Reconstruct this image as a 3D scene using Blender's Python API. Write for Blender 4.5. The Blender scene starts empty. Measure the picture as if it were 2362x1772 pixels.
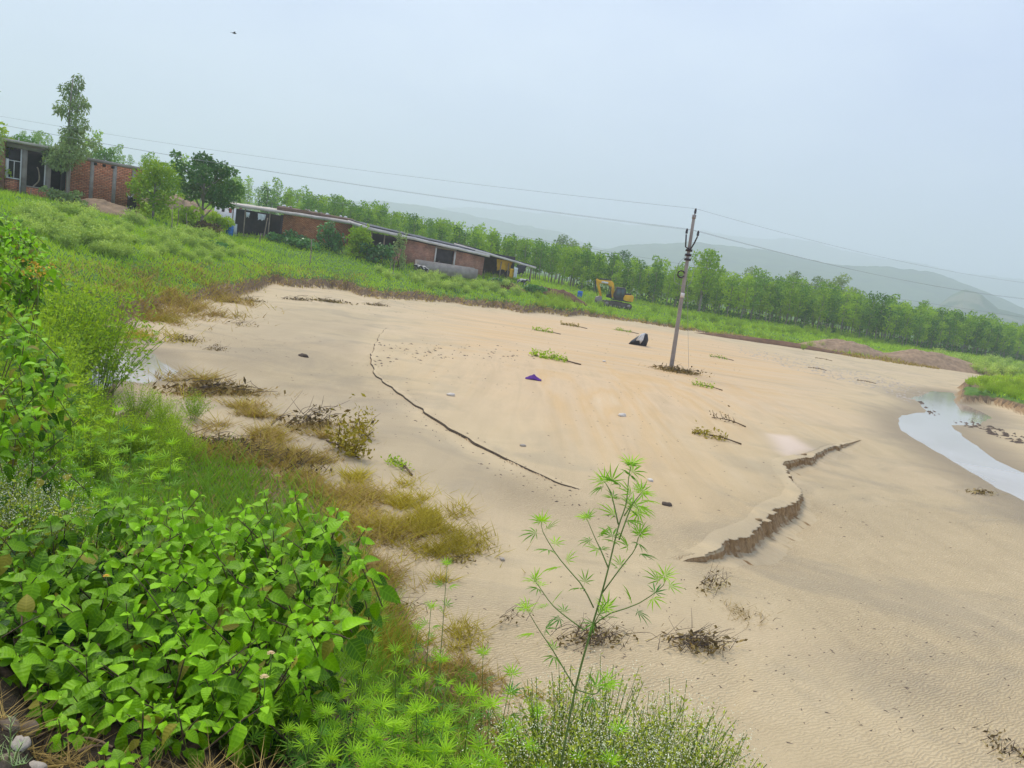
import bpy, math, random
import numpy as np
from mathutils import Vector, Matrix

rng = np.random.default_rng(7)
random.seed(7)
SC = bpy.context.scene
COL = SC.collection
PI = math.pi

# ---------------------------------------------------------------- camera
CZ = 3.7                                   # eye height above the sand
PITCH, ROLL, FPX = math.radians(8.5), math.radians(8.5), 1700.0
cF = np.array([0, math.cos(PITCH), -math.sin(PITCH)])
cR0 = np.array([1.0, 0, 0]); cU0 = np.array([0, math.sin(PITCH), math.cos(PITCH)])
cR = math.cos(ROLL)*cR0 + math.sin(ROLL)*cU0
cU = -math.sin(ROLL)*cR0 + math.cos(ROLL)*cU0
cam = bpy.data.cameras.new('camera')
cam.sensor_width = 36.0; cam.lens = 36.0*FPX/2362.0
cam.clip_start = 0.05; cam.clip_end = 20000
cam_ob = bpy.data.objects.new('camera', cam); COL.objects.link(cam_ob)
cam_ob.matrix_world = Matrix(((cR[0], cU[0], -cF[0], 0), (cR[1], cU[1], -cF[1], 0), (cR[2], cU[2], -cF[2], CZ), (0, 0, 0, 1)))
SC.camera = cam_ob

# ---------------------------------------------------------------- sky, sun, exposure
SUN_EL, SUN_AZ = math.radians(58), math.radians(-35)     # high, behind left of the view
W = bpy.data.worlds.new('World'); SC.world = W; W.use_nodes = True
wn, wl = W.node_tree.nodes, W.node_tree.links
wn.clear()
wo = wn.new('ShaderNodeOutputWorld'); wb = wn.new('ShaderNodeBackground')
sky = wn.new('ShaderNodeTexSky'); sky.sky_type = 'NISHITA'; sky.sun_disc = False
sky.sun_elevation = SUN_EL; sky.sun_rotation = SUN_AZ
sky.air_density = 1.6; sky.dust_density = 6.0; sky.ozone_density = 1.5
wsc = wn.new('ShaderNodeVectorMath'); wsc.operation = 'SCALE'; wsc.inputs[3].default_value = 0.085
wl.new(sky.outputs[0], wsc.inputs[0])
tc = wn.new('ShaderNodeTexCoord'); wm = wn.new('ShaderNodeMapping')
wm.inputs['Scale'].default_value = (1.0, 1.0, 2.6)
wno = wn.new('ShaderNodeTexNoise'); wno.inputs['Scale'].default_value = 2.3; wno.inputs['Detail'].default_value = 6; wno.inputs['Roughness'].default_value = 0.52
wr = wn.new('ShaderNodeValToRGB')
wr.color_ramp.elements[0].position = 0.36; wr.color_ramp.elements[0].color = (0.345, 0.425, 0.66, 1)
wr.color_ramp.elements[1].position = 0.66; wr.color_ramp.elements[1].color = (0.52, 0.60, 0.76, 1)
wl.new(tc.outputs['Generated'], wm.inputs[0]); wl.new(wm.outputs[0], wno.inputs['Vector']); wl.new(wno.outputs[0], wr.inputs[0])
wmx = wn.new('ShaderNodeMixRGB'); wmx.inputs[0].default_value = 0.88
wl.new(wsc.outputs[0], wmx.inputs[1]); wl.new(wr.outputs[0], wmx.inputs[2])
wl.new(wmx.outputs[0], wb.inputs['Color']); wb.inputs['Strength'].default_value = 0.66
wl.new(wb.outputs[0], wo.inputs['Surface'])
sun = bpy.data.lights.new('sun', 'SUN'); sun.energy = 1.5; sun.angle = math.radians(16); sun.color = (1.0, 0.92, 0.80)
sun_ob = bpy.data.objects.new('sun', sun); COL.objects.link(sun_ob)
sd = Vector((math.sin(SUN_AZ)*math.cos(SUN_EL), math.cos(SUN_AZ)*math.cos(SUN_EL), math.sin(SUN_EL)))
sun_ob.rotation_euler = sd.to_track_quat('Z', 'Y').to_euler()
vs = SC.view_settings
vs.view_transform = 'Standard'; vs.look = 'None'; vs.gamma = 1.0; vs.use_curve_mapping = False
vs.exposure = 1.17
cy = SC.cycles
cy.max_bounces = 6; cy.diffuse_bounces = 3; cy.glossy_bounces = 2; cy.transmission_bounces = 3; cy.transparent_max_bounces = 6; cy.volume_bounces = 2
cy.use_denoising = True; cy.caustics_reflective = False; cy.caustics_refractive = False

# ---------------------------------------------------------------- helpers
def ray(px, py):
    return cF + (px-1181)/FPX*cR - (py-886)/FPX*cU
def on(px, py, z=0.0):                     # where the line of sight meets a level
    d = ray(px, py); t = (z-CZ)/d[2]; return np.array([d[0]*t, d[1]*t, z])
def at(px, py, Y):                         # the point of a line of sight at distance Y
    d = ray(px, py); t = Y/d[1]; return np.array([d[0]*t, Y, CZ+d[2]*t])

def hash2(ix, iy, s):
    n = (ix.astype(np.int64)*374761393 + iy.astype(np.int64)*668265263 + s*1442695041) & 0x7fffffff
    n = ((n ^ (n >> 13))*1274126177) & 0x7fffffff
    return ((n ^ (n >> 16)) & 0xffff)/65535.0
def vnoise(x, y, s=0):
    x = np.asarray(x, float); y = np.asarray(y, float)
    ix = np.floor(x); iy = np.floor(y); fx = x-ix; fy = y-iy
    fx = fx*fx*(3-2*fx); fy = fy*fy*(3-2*fy)
    a = hash2(ix, iy, s); b = hash2(ix+1, iy, s); c = hash2(ix, iy+1, s); d = hash2(ix+1, iy+1, s)
    return (a*(1-fx)+b*fx)*(1-fy)+(c*(1-fx)+d*fx)*fy
def fbm(x, y, s=0, o=4):
    v = 0; a = 0.5; t = 0
    for i in range(o):
        v = v + a*vnoise(x, y, s+i*17); t += a; a *= 0.5; x = x*2.03+11.3; y = y*2.03+5.7
    return v/t
def sstep(a, b, x):
    t = np.clip((x-a)/(b-a), 0, 1); return t*t*(3-2*t)

def mesh_data(name, V, F, mats, attrs=None, smooth=False, mi=None):
    me = bpy.data.meshes.new(name)
    V = np.asarray(V, np.float32).reshape(-1, 3)
    Fs = F if isinstance(F, list) else [F]
    Fs = [np.asarray(f, np.int32) for f in Fs if len(f)]
    me.vertices.add(len(V)); me.vertices.foreach_set('co', V.ravel())
    nl = sum(f.size for f in Fs); nf = sum(len(f) for f in Fs)
    me.loops.add(nl); me.polygons.add(nf)
    me.loops.foreach_set('vertex_index', np.concatenate([f.ravel() for f in Fs]))
    tot = np.concatenate([np.full(len(f), f.shape[1], np.int32) for f in Fs])
    me.polygons.foreach_set('loop_start', np.concatenate([[0], np.cumsum(tot)[:-1]]).astype(np.int32))
    if smooth: me.polygons.foreach_set('use_smooth', np.ones(nf, bool))
    for m in (mats if isinstance(mats, (list, tuple)) else [mats]): me.materials.append(m)
    if mi is not None: me.polygons.foreach_set('material_index', np.asarray(mi, np.int32))
    me.update(calc_edges=True)
    for k, a in (attrs or {}).items():
        at_ = me.attributes.new(k, 'FLOAT', 'POINT'); at_.data.foreach_set('value', np.asarray(a, np.float32).ravel())
    return me
def link(name, me, parent=None):
    o = bpy.data.objects.new(name, me); COL.objects.link(o)
    if parent is not None: o.parent = parent
    return o
def tag(o, label=None, cat=None, group=None, kind=None):
    if label: o['label'] = label
    if cat: o['category'] = cat
    if group: o['group'] = group
    if kind: o['kind'] = kind
    return o
def thing(name, label, cat, loc=(0, 0, 0), rz=0.0, group=None, scale=1.0):
    o = bpy.data.objects.new(name, None); COL.objects.link(o)
    o.empty_display_size = 0.1
    o.location = tuple(float(v) for v in loc); o.rotation_euler = (0, 0, rz); o.scale = (scale,)*3
    return tag(o, label, cat, group)

class MB:                                   # collects shapes, builds ONE mesh
    def __init__(s): s.V = []; s.F = {}; s.n = 0; s.A = []
    def add(s, V, F, tint=0.5):
        V = np.asarray(V, float).reshape(-1, 3)
        if isinstance(F, list) and len(F) and np.ndim(F[0]) == 1: F = np.array(F)
        for f in (F if isinstance(F, list) else [F]):
            f = np.asarray(f, int)
            if f.size: s.F.setdefault(f.shape[1], []).append(f+s.n)
        s.V.append(V); s.n += len(V)
        s.A.append(np.broadcast_to(np.asarray(tint, float), (len(V),)).copy())
        return s
    def box(s, c, d, rz=0.0, tint=0.5, M=None, taper=1.0):
        x, y, z = np.array(d)/2.0
        V = np.array([[-x, -y, -z], [x, -y, -z], [x, y, -z], [-x, y, -z], [-x*taper, -y*taper, z], [x*taper, -y*taper, z], [x*taper, y*taper, z], [-x*taper, y*taper, z]])
        if M is not None: V = V @ np.array(M).T
        ca, sa = math.cos(rz), math.sin(rz)
        V = V @ np.array([[ca, sa, 0], [-sa, ca, 0], [0, 0, 1]]) + np.array(c)
        return s.add(V, [[0, 3, 2, 1], [4, 5, 6, 7], [0, 1, 5, 4], [1, 2, 6, 5], [2, 3, 7, 6], [3, 0, 4, 7]], tint)
    def tube(s, P, R, n=6, tint=0.5, cap=True):
        P = np.asarray(P, float); R = np.broadcast_to(np.asarray(R, float), (len(P),))
        T = np.gradient(P, axis=0); T /= np.linalg.norm(T, axis=1)[:, None]+1e-9
        ref = np.array([0, 0, 1.0]) if abs(T[:, 2]).mean() < 0.8 else np.array([1.0, 0, 0])
        A = np.cross(T, ref); A /= np.linalg.norm(A, axis=1)[:, None]+1e-9; B = np.cross(T, A)
        th = np.arange(n)*2*PI/n
        V = (P[:, None]+R[:, None, None]*(np.cos(th)[None, :, None]*A[:, None]+np.sin(th)[None, :, None]*B[:, None])).reshape(-1, 3)
        i = np.arange(len(P)-1)[:, None]*n; j = np.arange(n)[None]; k = (j+1) % n
        F = np.stack([i+j, i+k, i+n+k, i+n+j], -1).reshape(-1, 4)
        s.add(V, F, tint)
        if cap:
            s.F.setdefault(n, []).append(np.array([np.arange(n)[::-1], np.arange(n)+(len(P)-1)*n])+s.n-len(V))
        return s
    def prism(s, poly, y0, y1, tint=0.5):   # outline in x,z pushed along y
        p = np.asarray(poly, float); n = len(p)
        V = np.concatenate([np.c_[p[:, 0], np.full(n, y0), p[:, 1]], np.c_[p[:, 0], np.full(n, y1), p[:, 1]]])
        a = np.arange(n); b = (a+1) % n
        return s.add(V, [np.stack([a, b, b+n, a+n], -1), np.array([a[::-1]]), np.array([a+n])], tint)
    def arrays(s):
        return np.concatenate(s.V), [np.concatenate(f) for f in s.F.values()], np.concatenate(s.A)
    def data(s, name, mat, smooth=False):
        V, F, A = s.arrays(); return mesh_data(name, V, F, mat, {'tint': A}, smooth)
    def build(s, name, mat, parent=None, smooth=False):
        return link(name, s.data(name, mat, smooth), parent)

# ---------------------------------------------------------------- materials
def new_mat(name):
    m = bpy.data.materials.new(name); m.use_nodes = True
    nt = m.node_tree; nt.nodes.clear()
    out = nt.nodes.new('ShaderNodeOutputMaterial'); bs = nt.nodes.new('ShaderNodeBsdfPrincipled')
    nt.links.new(bs.outputs[0], out.inputs[0])
    return m, nt, bs, out
def N(nt, t, **k):
    n = nt.nodes.new(t)
    for a, v in k.items():
        if a.startswith('i_'): n.inputs[int(a[2:]) if a[2:].isdigit() else a[2:].replace('_', ' ')].default_value = v
        else: setattr(n, a, v)
    return n
def ramp(nt, src, stops):
    r = nt.nodes.new('ShaderNodeValToRGB'); e = r.color_ramp.elements
    while len(e) < len(stops): e.new(0.5)
    for el, (p, c) in zip(e, stops): el.position = p; el.color = (*c, 1)
    nt.links.new(src, r.inputs[0]); return r.outputs[0]
def mixc(nt, f, a, b, mode='MIX'):
    m = nt.nodes.new('ShaderNodeMixRGB'); m.blend_type = mode
    for i, v in ((0, f), (1, a), (2, b)):
        if hasattr(v, 'default_value') or hasattr(v, 'is_output'): nt.links.new(v, m.inputs[i])
        else: m.inputs[i].default_value = v if i == 0 else (*v, 1)
    return m.outputs[0]
def noise(nt, scale, detail=4, rough=0.55, vec=None, dist=0.0):
    n = N(nt, 'ShaderNodeTexNoise'); n.inputs['Scale'].default_value = scale; n.inputs['Detail'].default_value = detail
    n.inputs['Roughness'].default_value = rough; n.inputs['Distortion'].default_value = dist
    if vec is not None: nt.links.new(vec, n.inputs['Vector'])
    return n.outputs[0]
def objco(nt, scale=(1, 1, 1), rot=(0, 0, 0)):
    t = N(nt, 'ShaderNodeTexCoord'); m = N(nt, 'ShaderNodeMapping')
    m.inputs['Scale'].default_value = scale; m.inputs['Rotation'].default_value = rot
    nt.links.new(t.outputs['Object'], m.inputs[0]); return m.outputs[0]
def attr(nt, name):
    return N(nt, 'ShaderNodeAttribute', attribute_name=name).outputs['Fac']
def math_(nt, op, a, b=None):
    m = N(nt, 'ShaderNodeMath', operation=op)
    for i, v in ((0, a), (1, b)):
        if v is None: continue
        if hasattr(v, 'is_output'): nt.links.new(v, m.inputs[i])
        else: m.inputs[i].default_value = v
    return m.outputs[0]
def bump(nt, bs, h, strength=0.3, dist=0.02):
    b = N(nt, 'ShaderNodeBump'); b.inputs['Strength'].default_value = strength; b.inputs['Distance'].default_value = dist
    nt.links.new(h, b.inputs['Height']); nt.links.new(b.outputs[0], bs.inputs['Normal']); return b
def simple(name, col, rough=0.7, var=0.25, scale=3.0, metal=0.0, bumps=0.15, spec=0.3):
    m, nt, bs, out = new_mat(name)
    v = noise(nt, scale, 5, 0.6, objco(nt))
    c = ramp(nt, v, [(0.25, tuple(x*(1-var) for x in col)), (0.75, tuple(min(1, x*(1+var)) for x in col))])
    nt.links.new(c, bs.inputs['Base Color']); bs.inputs['Roughness'].default_value = rough; bs.inputs['Metallic'].default_value = metal
    bs.inputs['Specular IOR Level'].default_value = spec
    if bumps: bump(nt, bs, noise(nt, scale*8, 4, 0.6, objco(nt)), bumps, 0.02)
    return m
GAIN = 1.5
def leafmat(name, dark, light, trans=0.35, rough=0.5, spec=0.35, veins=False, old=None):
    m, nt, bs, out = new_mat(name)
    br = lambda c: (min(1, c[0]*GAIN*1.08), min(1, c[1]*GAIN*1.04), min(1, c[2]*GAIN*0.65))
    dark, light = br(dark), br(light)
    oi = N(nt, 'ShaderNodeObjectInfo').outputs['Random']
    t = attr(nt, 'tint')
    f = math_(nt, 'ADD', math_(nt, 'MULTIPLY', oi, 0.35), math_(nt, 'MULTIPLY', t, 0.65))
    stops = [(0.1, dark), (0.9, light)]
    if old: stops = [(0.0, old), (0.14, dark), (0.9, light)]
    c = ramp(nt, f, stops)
    if veins:                                # side veins running out from the midrib
        uv = attr(nt, 'lu'); vv = attr(nt, 'lv')
        w = N(nt, 'ShaderNodeMath', operation='SINE')
        a = math_(nt, 'MULTIPLY', math_(nt, 'SUBTRACT', uv, math_(nt, 'MULTIPLY', math_(nt, 'ABSOLUTE', vv), 0.35)), 46.0)
        nt.links.new(a, w.inputs[0])
        vein = math_(nt, 'MAXIMUM', math_(nt, 'SUBTRACT', w.outputs[0], 0.55), math_(nt, 'SUBTRACT', 0.5, math_(nt, 'MULTIPLY', math_(nt, 'ABSOLUTE', vv), 14.0)))
        vein = math_(nt, 'MAXIMUM', vein, 0.0)
        c = mixc(nt, math_(nt, 'MULTIPLY', vein, 0.35), c, tuple(min(1, x*1.6+0.02) for x in light))
        bump(nt, bs, w.outputs[0], 0.25, 0.002)
    nt.links.new(c, bs.inputs['Base Color']); bs.inputs['Roughness'].default_value = rough
    bs.inputs['Specular IOR Level'].default_value = spec
    tr = N(nt, 'ShaderNodeBsdfTranslucent'); mx = N(nt, 'ShaderNodeMixShader'); mx.inputs[0].default_value = trans
    c2 = mixc(nt, 1.0, c, (1.0, 0.95, 0.45), 'MULTIPLY')
    nt.links.new(c2, tr.inputs[0]); nt.links.new(bs.outputs[0], mx.inputs[1]); nt.links.new(tr.outputs[0], mx.inputs[2])
    nt.links.new(mx.outputs[0], out.inputs[0])
    return m

# sand of the riverbed: streaked deposits, damp cut faces, ripple relief
def sand_material():
    m, nt, bs, out = new_mat('river_sand')
    flow = objco(nt, (0.55, 0.055, 1), (0, 0, math.radians(-36)))
    flow2 = objco(nt, (0.055, 0.55, 1), (0, 0, math.radians(-8)))
    ff = attr(nt, 'farflow')
    def lerp(a, b): return mixc(nt, ff, a, b)
    big = lerp(noise(nt, 0.9, 4, 0.5, flow, 1.6), noise(nt, 0.9, 4, 0.5, flow2, 1.6))
    fine = lerp(noise(nt, 2.6, 6, 0.65, flow, 1.2), noise(nt, 2.6, 6, 0.65, flow2, 1.2))
    patch = noise(nt, 0.11, 3, 0.5, objco(nt), 0.8)
    c = ramp(nt, big, [(0.30, (0.46, 0.33, 0.185)), (0.46, (0.57, 0.415, 0.24)), (0.58, (0.56, 0.375, 0.18)), (0.75, (0.60, 0.46, 0.285))])
    iso = noise(nt, 0.45, 6, 0.6, objco(nt), 1.0)
    low = ramp(nt, mixc(nt, 0.75, fine, iso), [(0.25, (0.43, 0.335, 0.195)), (0.55, (0.51, 0.40, 0.235)), (0.8, (0.57, 0.455, 0.28))])
    tl = attr(nt, 'terrace')
    c = mixc(nt, tl, low, c)
    fs = ramp(nt, fine, [(0.35, (0.90, 0.90, 0.90)), (0.52, (1, 1, 1)), (0.72, (1.07, 1.05, 1.03))])
    c = mixc(nt, math_(nt, 'ADD', 0.3, math_(nt, 'MULTIPLY', tl, 0.55)), c, fs, 'MULTIPLY')
    pk = ramp(nt, patch, [(0.48, (0, 0, 0)), (0.66, (1, 1, 1))])
    c = mixc(nt, math_(nt, 'MULTIPLY', pk, 0.25), c, (0.58, 0.44, 0.29))
    damp = ramp(nt, noise(nt, 0.28, 5, 0.6, objco(nt), 1.2), [(0.50, (0, 0, 0)), (0.62, (1, 1, 1))])
    c = mixc(nt, math_(nt, 'MULTIPLY', damp, math_(nt, 'MULTIPLY', math_(nt, 'SUBTRACT', 1.0, tl), 0.55)), c, (0.34, 0.28, 0.185))
    mud = attr(nt, 'mud')
    c = mixc(nt, math_(nt, 'MULTIPLY', mud, 0.75), c, (0.25, 0.20, 0.13))
    silt = attr(nt, 'silt')
    c = mixc(nt, math_(nt, 'MULTIPLY', silt, 0.8), c, (0.66, 0.53, 0.43))
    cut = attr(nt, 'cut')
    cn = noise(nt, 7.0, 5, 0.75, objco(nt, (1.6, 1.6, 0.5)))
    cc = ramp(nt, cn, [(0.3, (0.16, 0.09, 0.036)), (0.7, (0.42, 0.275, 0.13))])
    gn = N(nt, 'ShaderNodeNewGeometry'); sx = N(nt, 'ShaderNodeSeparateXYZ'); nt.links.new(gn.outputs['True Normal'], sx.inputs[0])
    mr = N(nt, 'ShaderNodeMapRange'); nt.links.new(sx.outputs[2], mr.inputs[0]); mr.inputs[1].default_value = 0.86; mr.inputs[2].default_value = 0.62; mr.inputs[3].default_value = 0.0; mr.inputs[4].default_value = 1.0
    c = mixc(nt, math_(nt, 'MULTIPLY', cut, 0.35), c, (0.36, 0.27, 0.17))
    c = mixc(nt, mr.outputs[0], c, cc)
    grain = noise(nt, 60, 3, 0.7, objco(nt))
    c = mixc(nt, 0.5, c, ramp(nt, grain, [(0.3, (0.86, 0.86, 0.86)), (0.7, (1.1, 1.1, 1.1))]), 'MULTIPLY')
    # ripples
    rv = objco(nt, (1, 1, 1), (0, 0, math.radians(58)))
    wav = N(nt, 'ShaderNodeTexWave', wave_type='BANDS', bands_direction='X', wave_profile='SIN')
    wav.inputs['Scale'].default_value = 8.2; wav.inputs['Distortion'].default_value = 11.0; wav.inputs['Detail'].default_value = 3.0
    wav.inputs['Detail Scale'].default_value = 1.1; wav.inputs['Detail Roughness'].default_value = 0.55
    nt.links.new(rv, wav.inputs['Vector'])
    rip = math_(nt, 'MULTIPLY', wav.outputs['Fac'], attr(nt, 'ripple'))
    c = mixc(nt, attr(nt, 'ripple'), c, mixc(nt, 1.0, c, ramp(nt, wav.outputs['Fac'], [(0.15, (0.82, 0.80, 0.79)), (0.6, (1.03, 1.03, 1.02))]), 'MULTIPLY'))
    nt.links.new(c, bs.inputs['Base Color']); bs.inputs['Roughness'].default_value = 0.72; bs.inputs['Specular IOR Level'].default_value = 0.25
    h = math_(nt, 'ADD', math_(nt, 'MULTIPLY', rip, 0.75), math_(nt, 'MULTIPLY', noise(nt, 14, 5, 0.7, objco(nt)), 0.55))
    h = math_(nt, 'ADD', h, math_(nt, 'MULTIPLY', noise(nt, 1.2, 6, 0.7, flow, 1.0), 0.35))
    bump(nt, bs, h, 0.5, 0.03)
    return m
def bank_material():
    m, nt, bs, out = new_mat('bank_earth')
    a = noise(nt, 0.35, 6, 0.65, objco(nt)); b = noise(nt, 3.0, 5, 0.7, objco(nt))
    g = ramp(nt, b, [(0.3, (0.045, 0.095, 0.02)), (0.5, (0.10, 0.19, 0.035)), (0.72, (0.17, 0.27, 0.06))])
    s = ramp(nt, b, [(0.3, (0.11, 0.075, 0.045)), (0.7, (0.30, 0.21, 0.125))])
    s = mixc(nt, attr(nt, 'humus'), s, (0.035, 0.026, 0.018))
    gr = attr(nt, 'green')
    k = math_(nt, 'ADD', gr, math_(nt, 'MULTIPLY', math_(nt, 'SUBTRACT', a, 0.5), 1.1))
    kk = N(nt, 'ShaderNodeMapRange'); nt.links.new(k, kk.inputs[0]); kk.inputs[1].default_value = 0.4; kk.inputs[2].default_value = 0.6
    c = mixc(nt, kk.outputs[0], s, g)
    nt.links.new(c, bs.inputs['Base Color']); bs.inputs['Roughness'].default_value = 0.9; bs.inputs['Specular IOR Level'].default_value = 0.1
    bump(nt, bs, noise(nt, 5, 6, 0.75, objco(nt)), 0.6, 0.12)
    return m
M_CRACK_SHADE = simple('crack_shade_sand', (0.085, 0.062, 0.042), 0.95, 0.3, 9)  # dark colour paints the thin shadow line along the crack
M_SAND = sand_material(); M_BANK = bank_material()
def water_material():
    m, nt, bs, out = new_mat('shallow_water')
    c = ramp(nt, noise(nt, 0.25, 3, 0.5, objco(nt)), [(0.4, (0.42, 0.345, 0.275)), (0.6, (0.50, 0.43, 0.36))])
    nt.links.new(c, bs.inputs['Base Color']); bs.inputs['Roughness'].default_value = 0.1; bs.inputs['Specular IOR Level'].default_value = 0.8
    bs.inputs['IOR'].default_value = 1.6; bs.inputs['Coat Weight'].default_value = 0.25; bs.inputs['Coat Roughness'].default_value = 0.05; bs.inputs['Coat IOR'].default_value = 1.7
    bump(nt, bs, noise(nt, 3.0, 3, 0.5, objco(nt, (1, 0.4, 1), (0, 0, 0.6))), 0.05, 0.02)
    return m
M_WATER = water_material()

# ---------------------------------------------------------------- terrain
# azimuth: edge r | near foot r,z | far foot r,z | lip r,z | mid r,z | house line r,z | back r,z | z at 600 m
TAB = np.array([
 [-75, 2.55, 12, 1.4, 20, 1.4, 30, 2.0, 45, 3.2, 62, 4.1, 85, 5.0, 34],
 [-36, 2.55, 12, 1.2, 20, 1.1, 29, 1.5, 42, 2.7, 62, 4.0, 85, 5.0, 34],
 [-32, 2.35, 12, 0.6, 20, 0.3, 28, 0.6, 40, 2.0, 64, 3.9, 85, 4.8, 34],
 [-29, 2.25, 17, 0, 27, 0, 31, 0.6, 42, 1.9, 66, 3.85, 85, 4.7, 33],
 [-27, 2.15, 17.5, 0, 31, 0, 35, 0.6, 45, 1.9, 66, 3.8, 86, 4.5, 32],
 [-24.5, 2.15, 16, 0, 36, 0, 40, 0.6, 52, 1.9, 70, 3.3, 90, 4.2, 31],
 [-21.3, 2.05, 14.5, 0, 44, 0, 48, 0.8, 58, 1.7, 82, 3.1, 95, 3.8, 28],
 [-18.5, 2.05, 13.2, 0, 62, 0, 64, 1.0, 71, 1.9, 82, 3.5, 100, 4.0, 23],
 [-14, 1.95, 11.8, 0, 65, 0, 67, 1.1, 74, 2.2, 83, 3.9, 100, 4.2, 17],
 [-10, 1.95, 10, 0, 62.5, 0, 65, 0.9, 72, 1.8, 81, 2.9, 100, 3.3, 13],
 [-7, 1.85, 8.3, 0, 67, 0, 69, 0.9, 76, 1.8, 84, 2.85, 105, 3.2, 11],
 [-3.6, 1.85, 7, 0, 72, 0, 74, 0.8, 82, 1.7, 90, 2.8, 110, 3.1, 9],
 [0, 1.75, 6.5, 0, 73, 0, 75, 0.7, 84, 1.6, 95, 2.8, 115, 3.0, 8],
 [5, 1.75, 6, 0, 84, 0, 86, 0.7, 93, 1.1, 101, 1.3, 118, 2.4, 5],
 [9, 2.00, 5.3, 0, 90, 0, 92, 0.4, 97, 0.8, 103, 1.2, 119, 2.0, 5],
 [14, 1.90, 5, 0, 92, 0, 94, 0.3, 100, 0.6, 108, 1.1, 120, 1.7, 5],
 [18, 1.90, 4.9, 0, 94, 0, 97, 0.25, 104, 0.6, 112, 1.0, 125, 1.6, 5],
 [23, 1.90, 4.9, 0, 90, 0, 95, 0.2, 105, 0.5, 118, 0.9, 132, 1.3, 5],
 [28, 1.90, 5, 0, 97, 0, 105, 0.2, 120, 0.5, 135, 0.8, 150, 1.0, 5],
 [34, 1.90, 5, 0, 108, 0, 118, 0.2, 135, 0.5, 155, 0.7, 180, 0.9, 5],
 [75, 1.90, 5, 0, 108, 0, 118, 0.2, 135, 0.5, 155, 0.7, 180, 0.9, 5]], float)
def nodes_at(az):
    g = lambda k: np.interp(az, TAB[:, 0], TAB[:, k])
    w = 1+0.05*(fbm(az*0.9, az*0+3, 5, 3)-0.5)*2
    wn_ = 1+0.10*(fbm(az*0.35, az*0+9, 8, 3)-0.5)*2
    z0 = np.zeros_like(az)
    Rr = [z0, g(1)*wn_, g(2)*wn_, g(4)*w, g(6)*w, g(8), g(10), g(12), z0+600, z0+5000]
    Zz = [z0+2.1, z0+2.1, g(3), g(3)*0.5+g(3)*0.5, g(7), g(9), g(11), g(13), g(14), g(14)+12]
    return Rr, Zz
def pl(pts, z=0.0): return np.array([on(x, y, z)[:2] for x, y in pts])
def poly_dist(P, x, y, close=False):        # distance, side (+ = right of the way), running parameter
    Q = np.vstack([P, P[:1]]) if close else P
    best = np.full(x.shape, 1e9); side = np.zeros(x.shape); par = np.zeros(x.shape)
    for i in range(len(Q)-1):
        a, b = Q[i], Q[i+1]; d = b-a; L2 = d@d
        t = np.clip(((x-a[0])*d[0]+(y-a[1])*d[1])/L2, 0, 1)
        ex = x-a[0]-t*d[0]; ey = y-a[1]-t*d[1]; dd = np.hypot(ex, ey)
        s = np.sign((x-a[0])*d[1]-(y-a[1])*d[0]); k = dd < best
        best = np.where(k, dd, best); side = np.where(k, s, side); par = np.where(k, i+t, par)
    return best, side, par
def inside(P, x, y):
    c = np.zeros(x.shape, bool); n = len(P)
    for i in range(n):
        x1, y1 = P[i]; x2, y2 = P[(i+1) % n]
        c ^= ((y1 > y) != (y2 > y)) & (x < (x2-x1)*(y-y1)/(y2-y1+1e-12)+x1)
    return c
def sdist(P, x, y):                         # negative inside
    d, _, _ = poly_dist(P, x, y, True); return np.where(inside(P, x, y), -d, d)
SCARP = pl([(1480, 1292), (1540, 1290), (1600, 1282), (1640, 1262), (1665, 1238), (1700, 1224), (1750, 1202), (1758, 1182), (1790, 1162), (1825, 1150), (1835, 1128), (1815, 1105), (1800, 1085), (1795, 1064), (1830, 1056), (1870, 1045), (1905, 1030), (1945, 1022), (1990, 1010)])
SCARP_H = np.array([0, .0, .07, .20, .32, .36, .36, .38, .40, .34, .18, .10, .22, .32, .27, .20, .17, .14, 0])
LINE = pl([(905, 745), (880, 770), (862, 815), (858, 835), (870, 860), (890, 880), (960, 930), (1060, 1000), (1180, 1060), (1290, 1115), (1430, 1160), (1565, 1205), (1650, 1246)])
LINE_H = np.array([0, .025, .045, .055, .05, .045, .045, .05, .03, .02, .0, .0, .0])
LIP = pl([(1185, 1258), (1260, 1278), (1340, 1290), (1480, 1292), (1540, 1290)]); LIP_H = np.array([0, .02, .03, .015, 0])
FAN = pl([(1690, 1430), (1722, 1480), (1745, 1540), (1755, 1600), (1735, 1640), (1680, 1668), (1600, 1690)]); FAN_H = np.array([0, .015, .03, .045, .04, .02, 0])
RILL = pl([(1050, 1640), (1180, 1620), (1320, 1600), (1480, 1560), (1600, 1550)]); RILL_H = np.array([0, .03, .04, .03, 0])
TIP = pl([(2050, 985), (2060, 966), (2085, 954), (2135, 950), (2150, 955)], -0.05); TIP_H = np.array([0, .12, .16, .12, 0])
FARS = pl([(1700, 800), (1800, 820), (1900, 850), (1990, 872), (2100, 900), (2160, 903)]); FARS_H = np.array([0, .18, .25, .25, .2, 0])
STREAM = pl([(2064, 968), (2078, 957), (2130, 952), (2120, 930), (2098, 918), (2150, 902), (2205, 907), (2222, 932), (2290, 962), (2262, 978), (2210, 985), (2240, 1020), (2300, 1062), (2362, 1090), (2520, 1150), (2560, 1270), (2450, 1215), (2362, 1162), (2250, 1098), (2150, 1038), (2092, 1002)], -0.12)
POOL = pl([(120, 742), (215, 735), (268, 752), (292, 785), (288, 806), (372, 815), (408, 858), (402, 876), (330, 884), (262, 876), (190, 915), (90, 905)], -0.08)
ISLE = pl([(2205, 922), (2212, 896), (2240, 882), (2360, 876), (2520, 880), (2700, 1040), (2480, 990), (2362, 953), (2285, 930)], 0.1)
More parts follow.
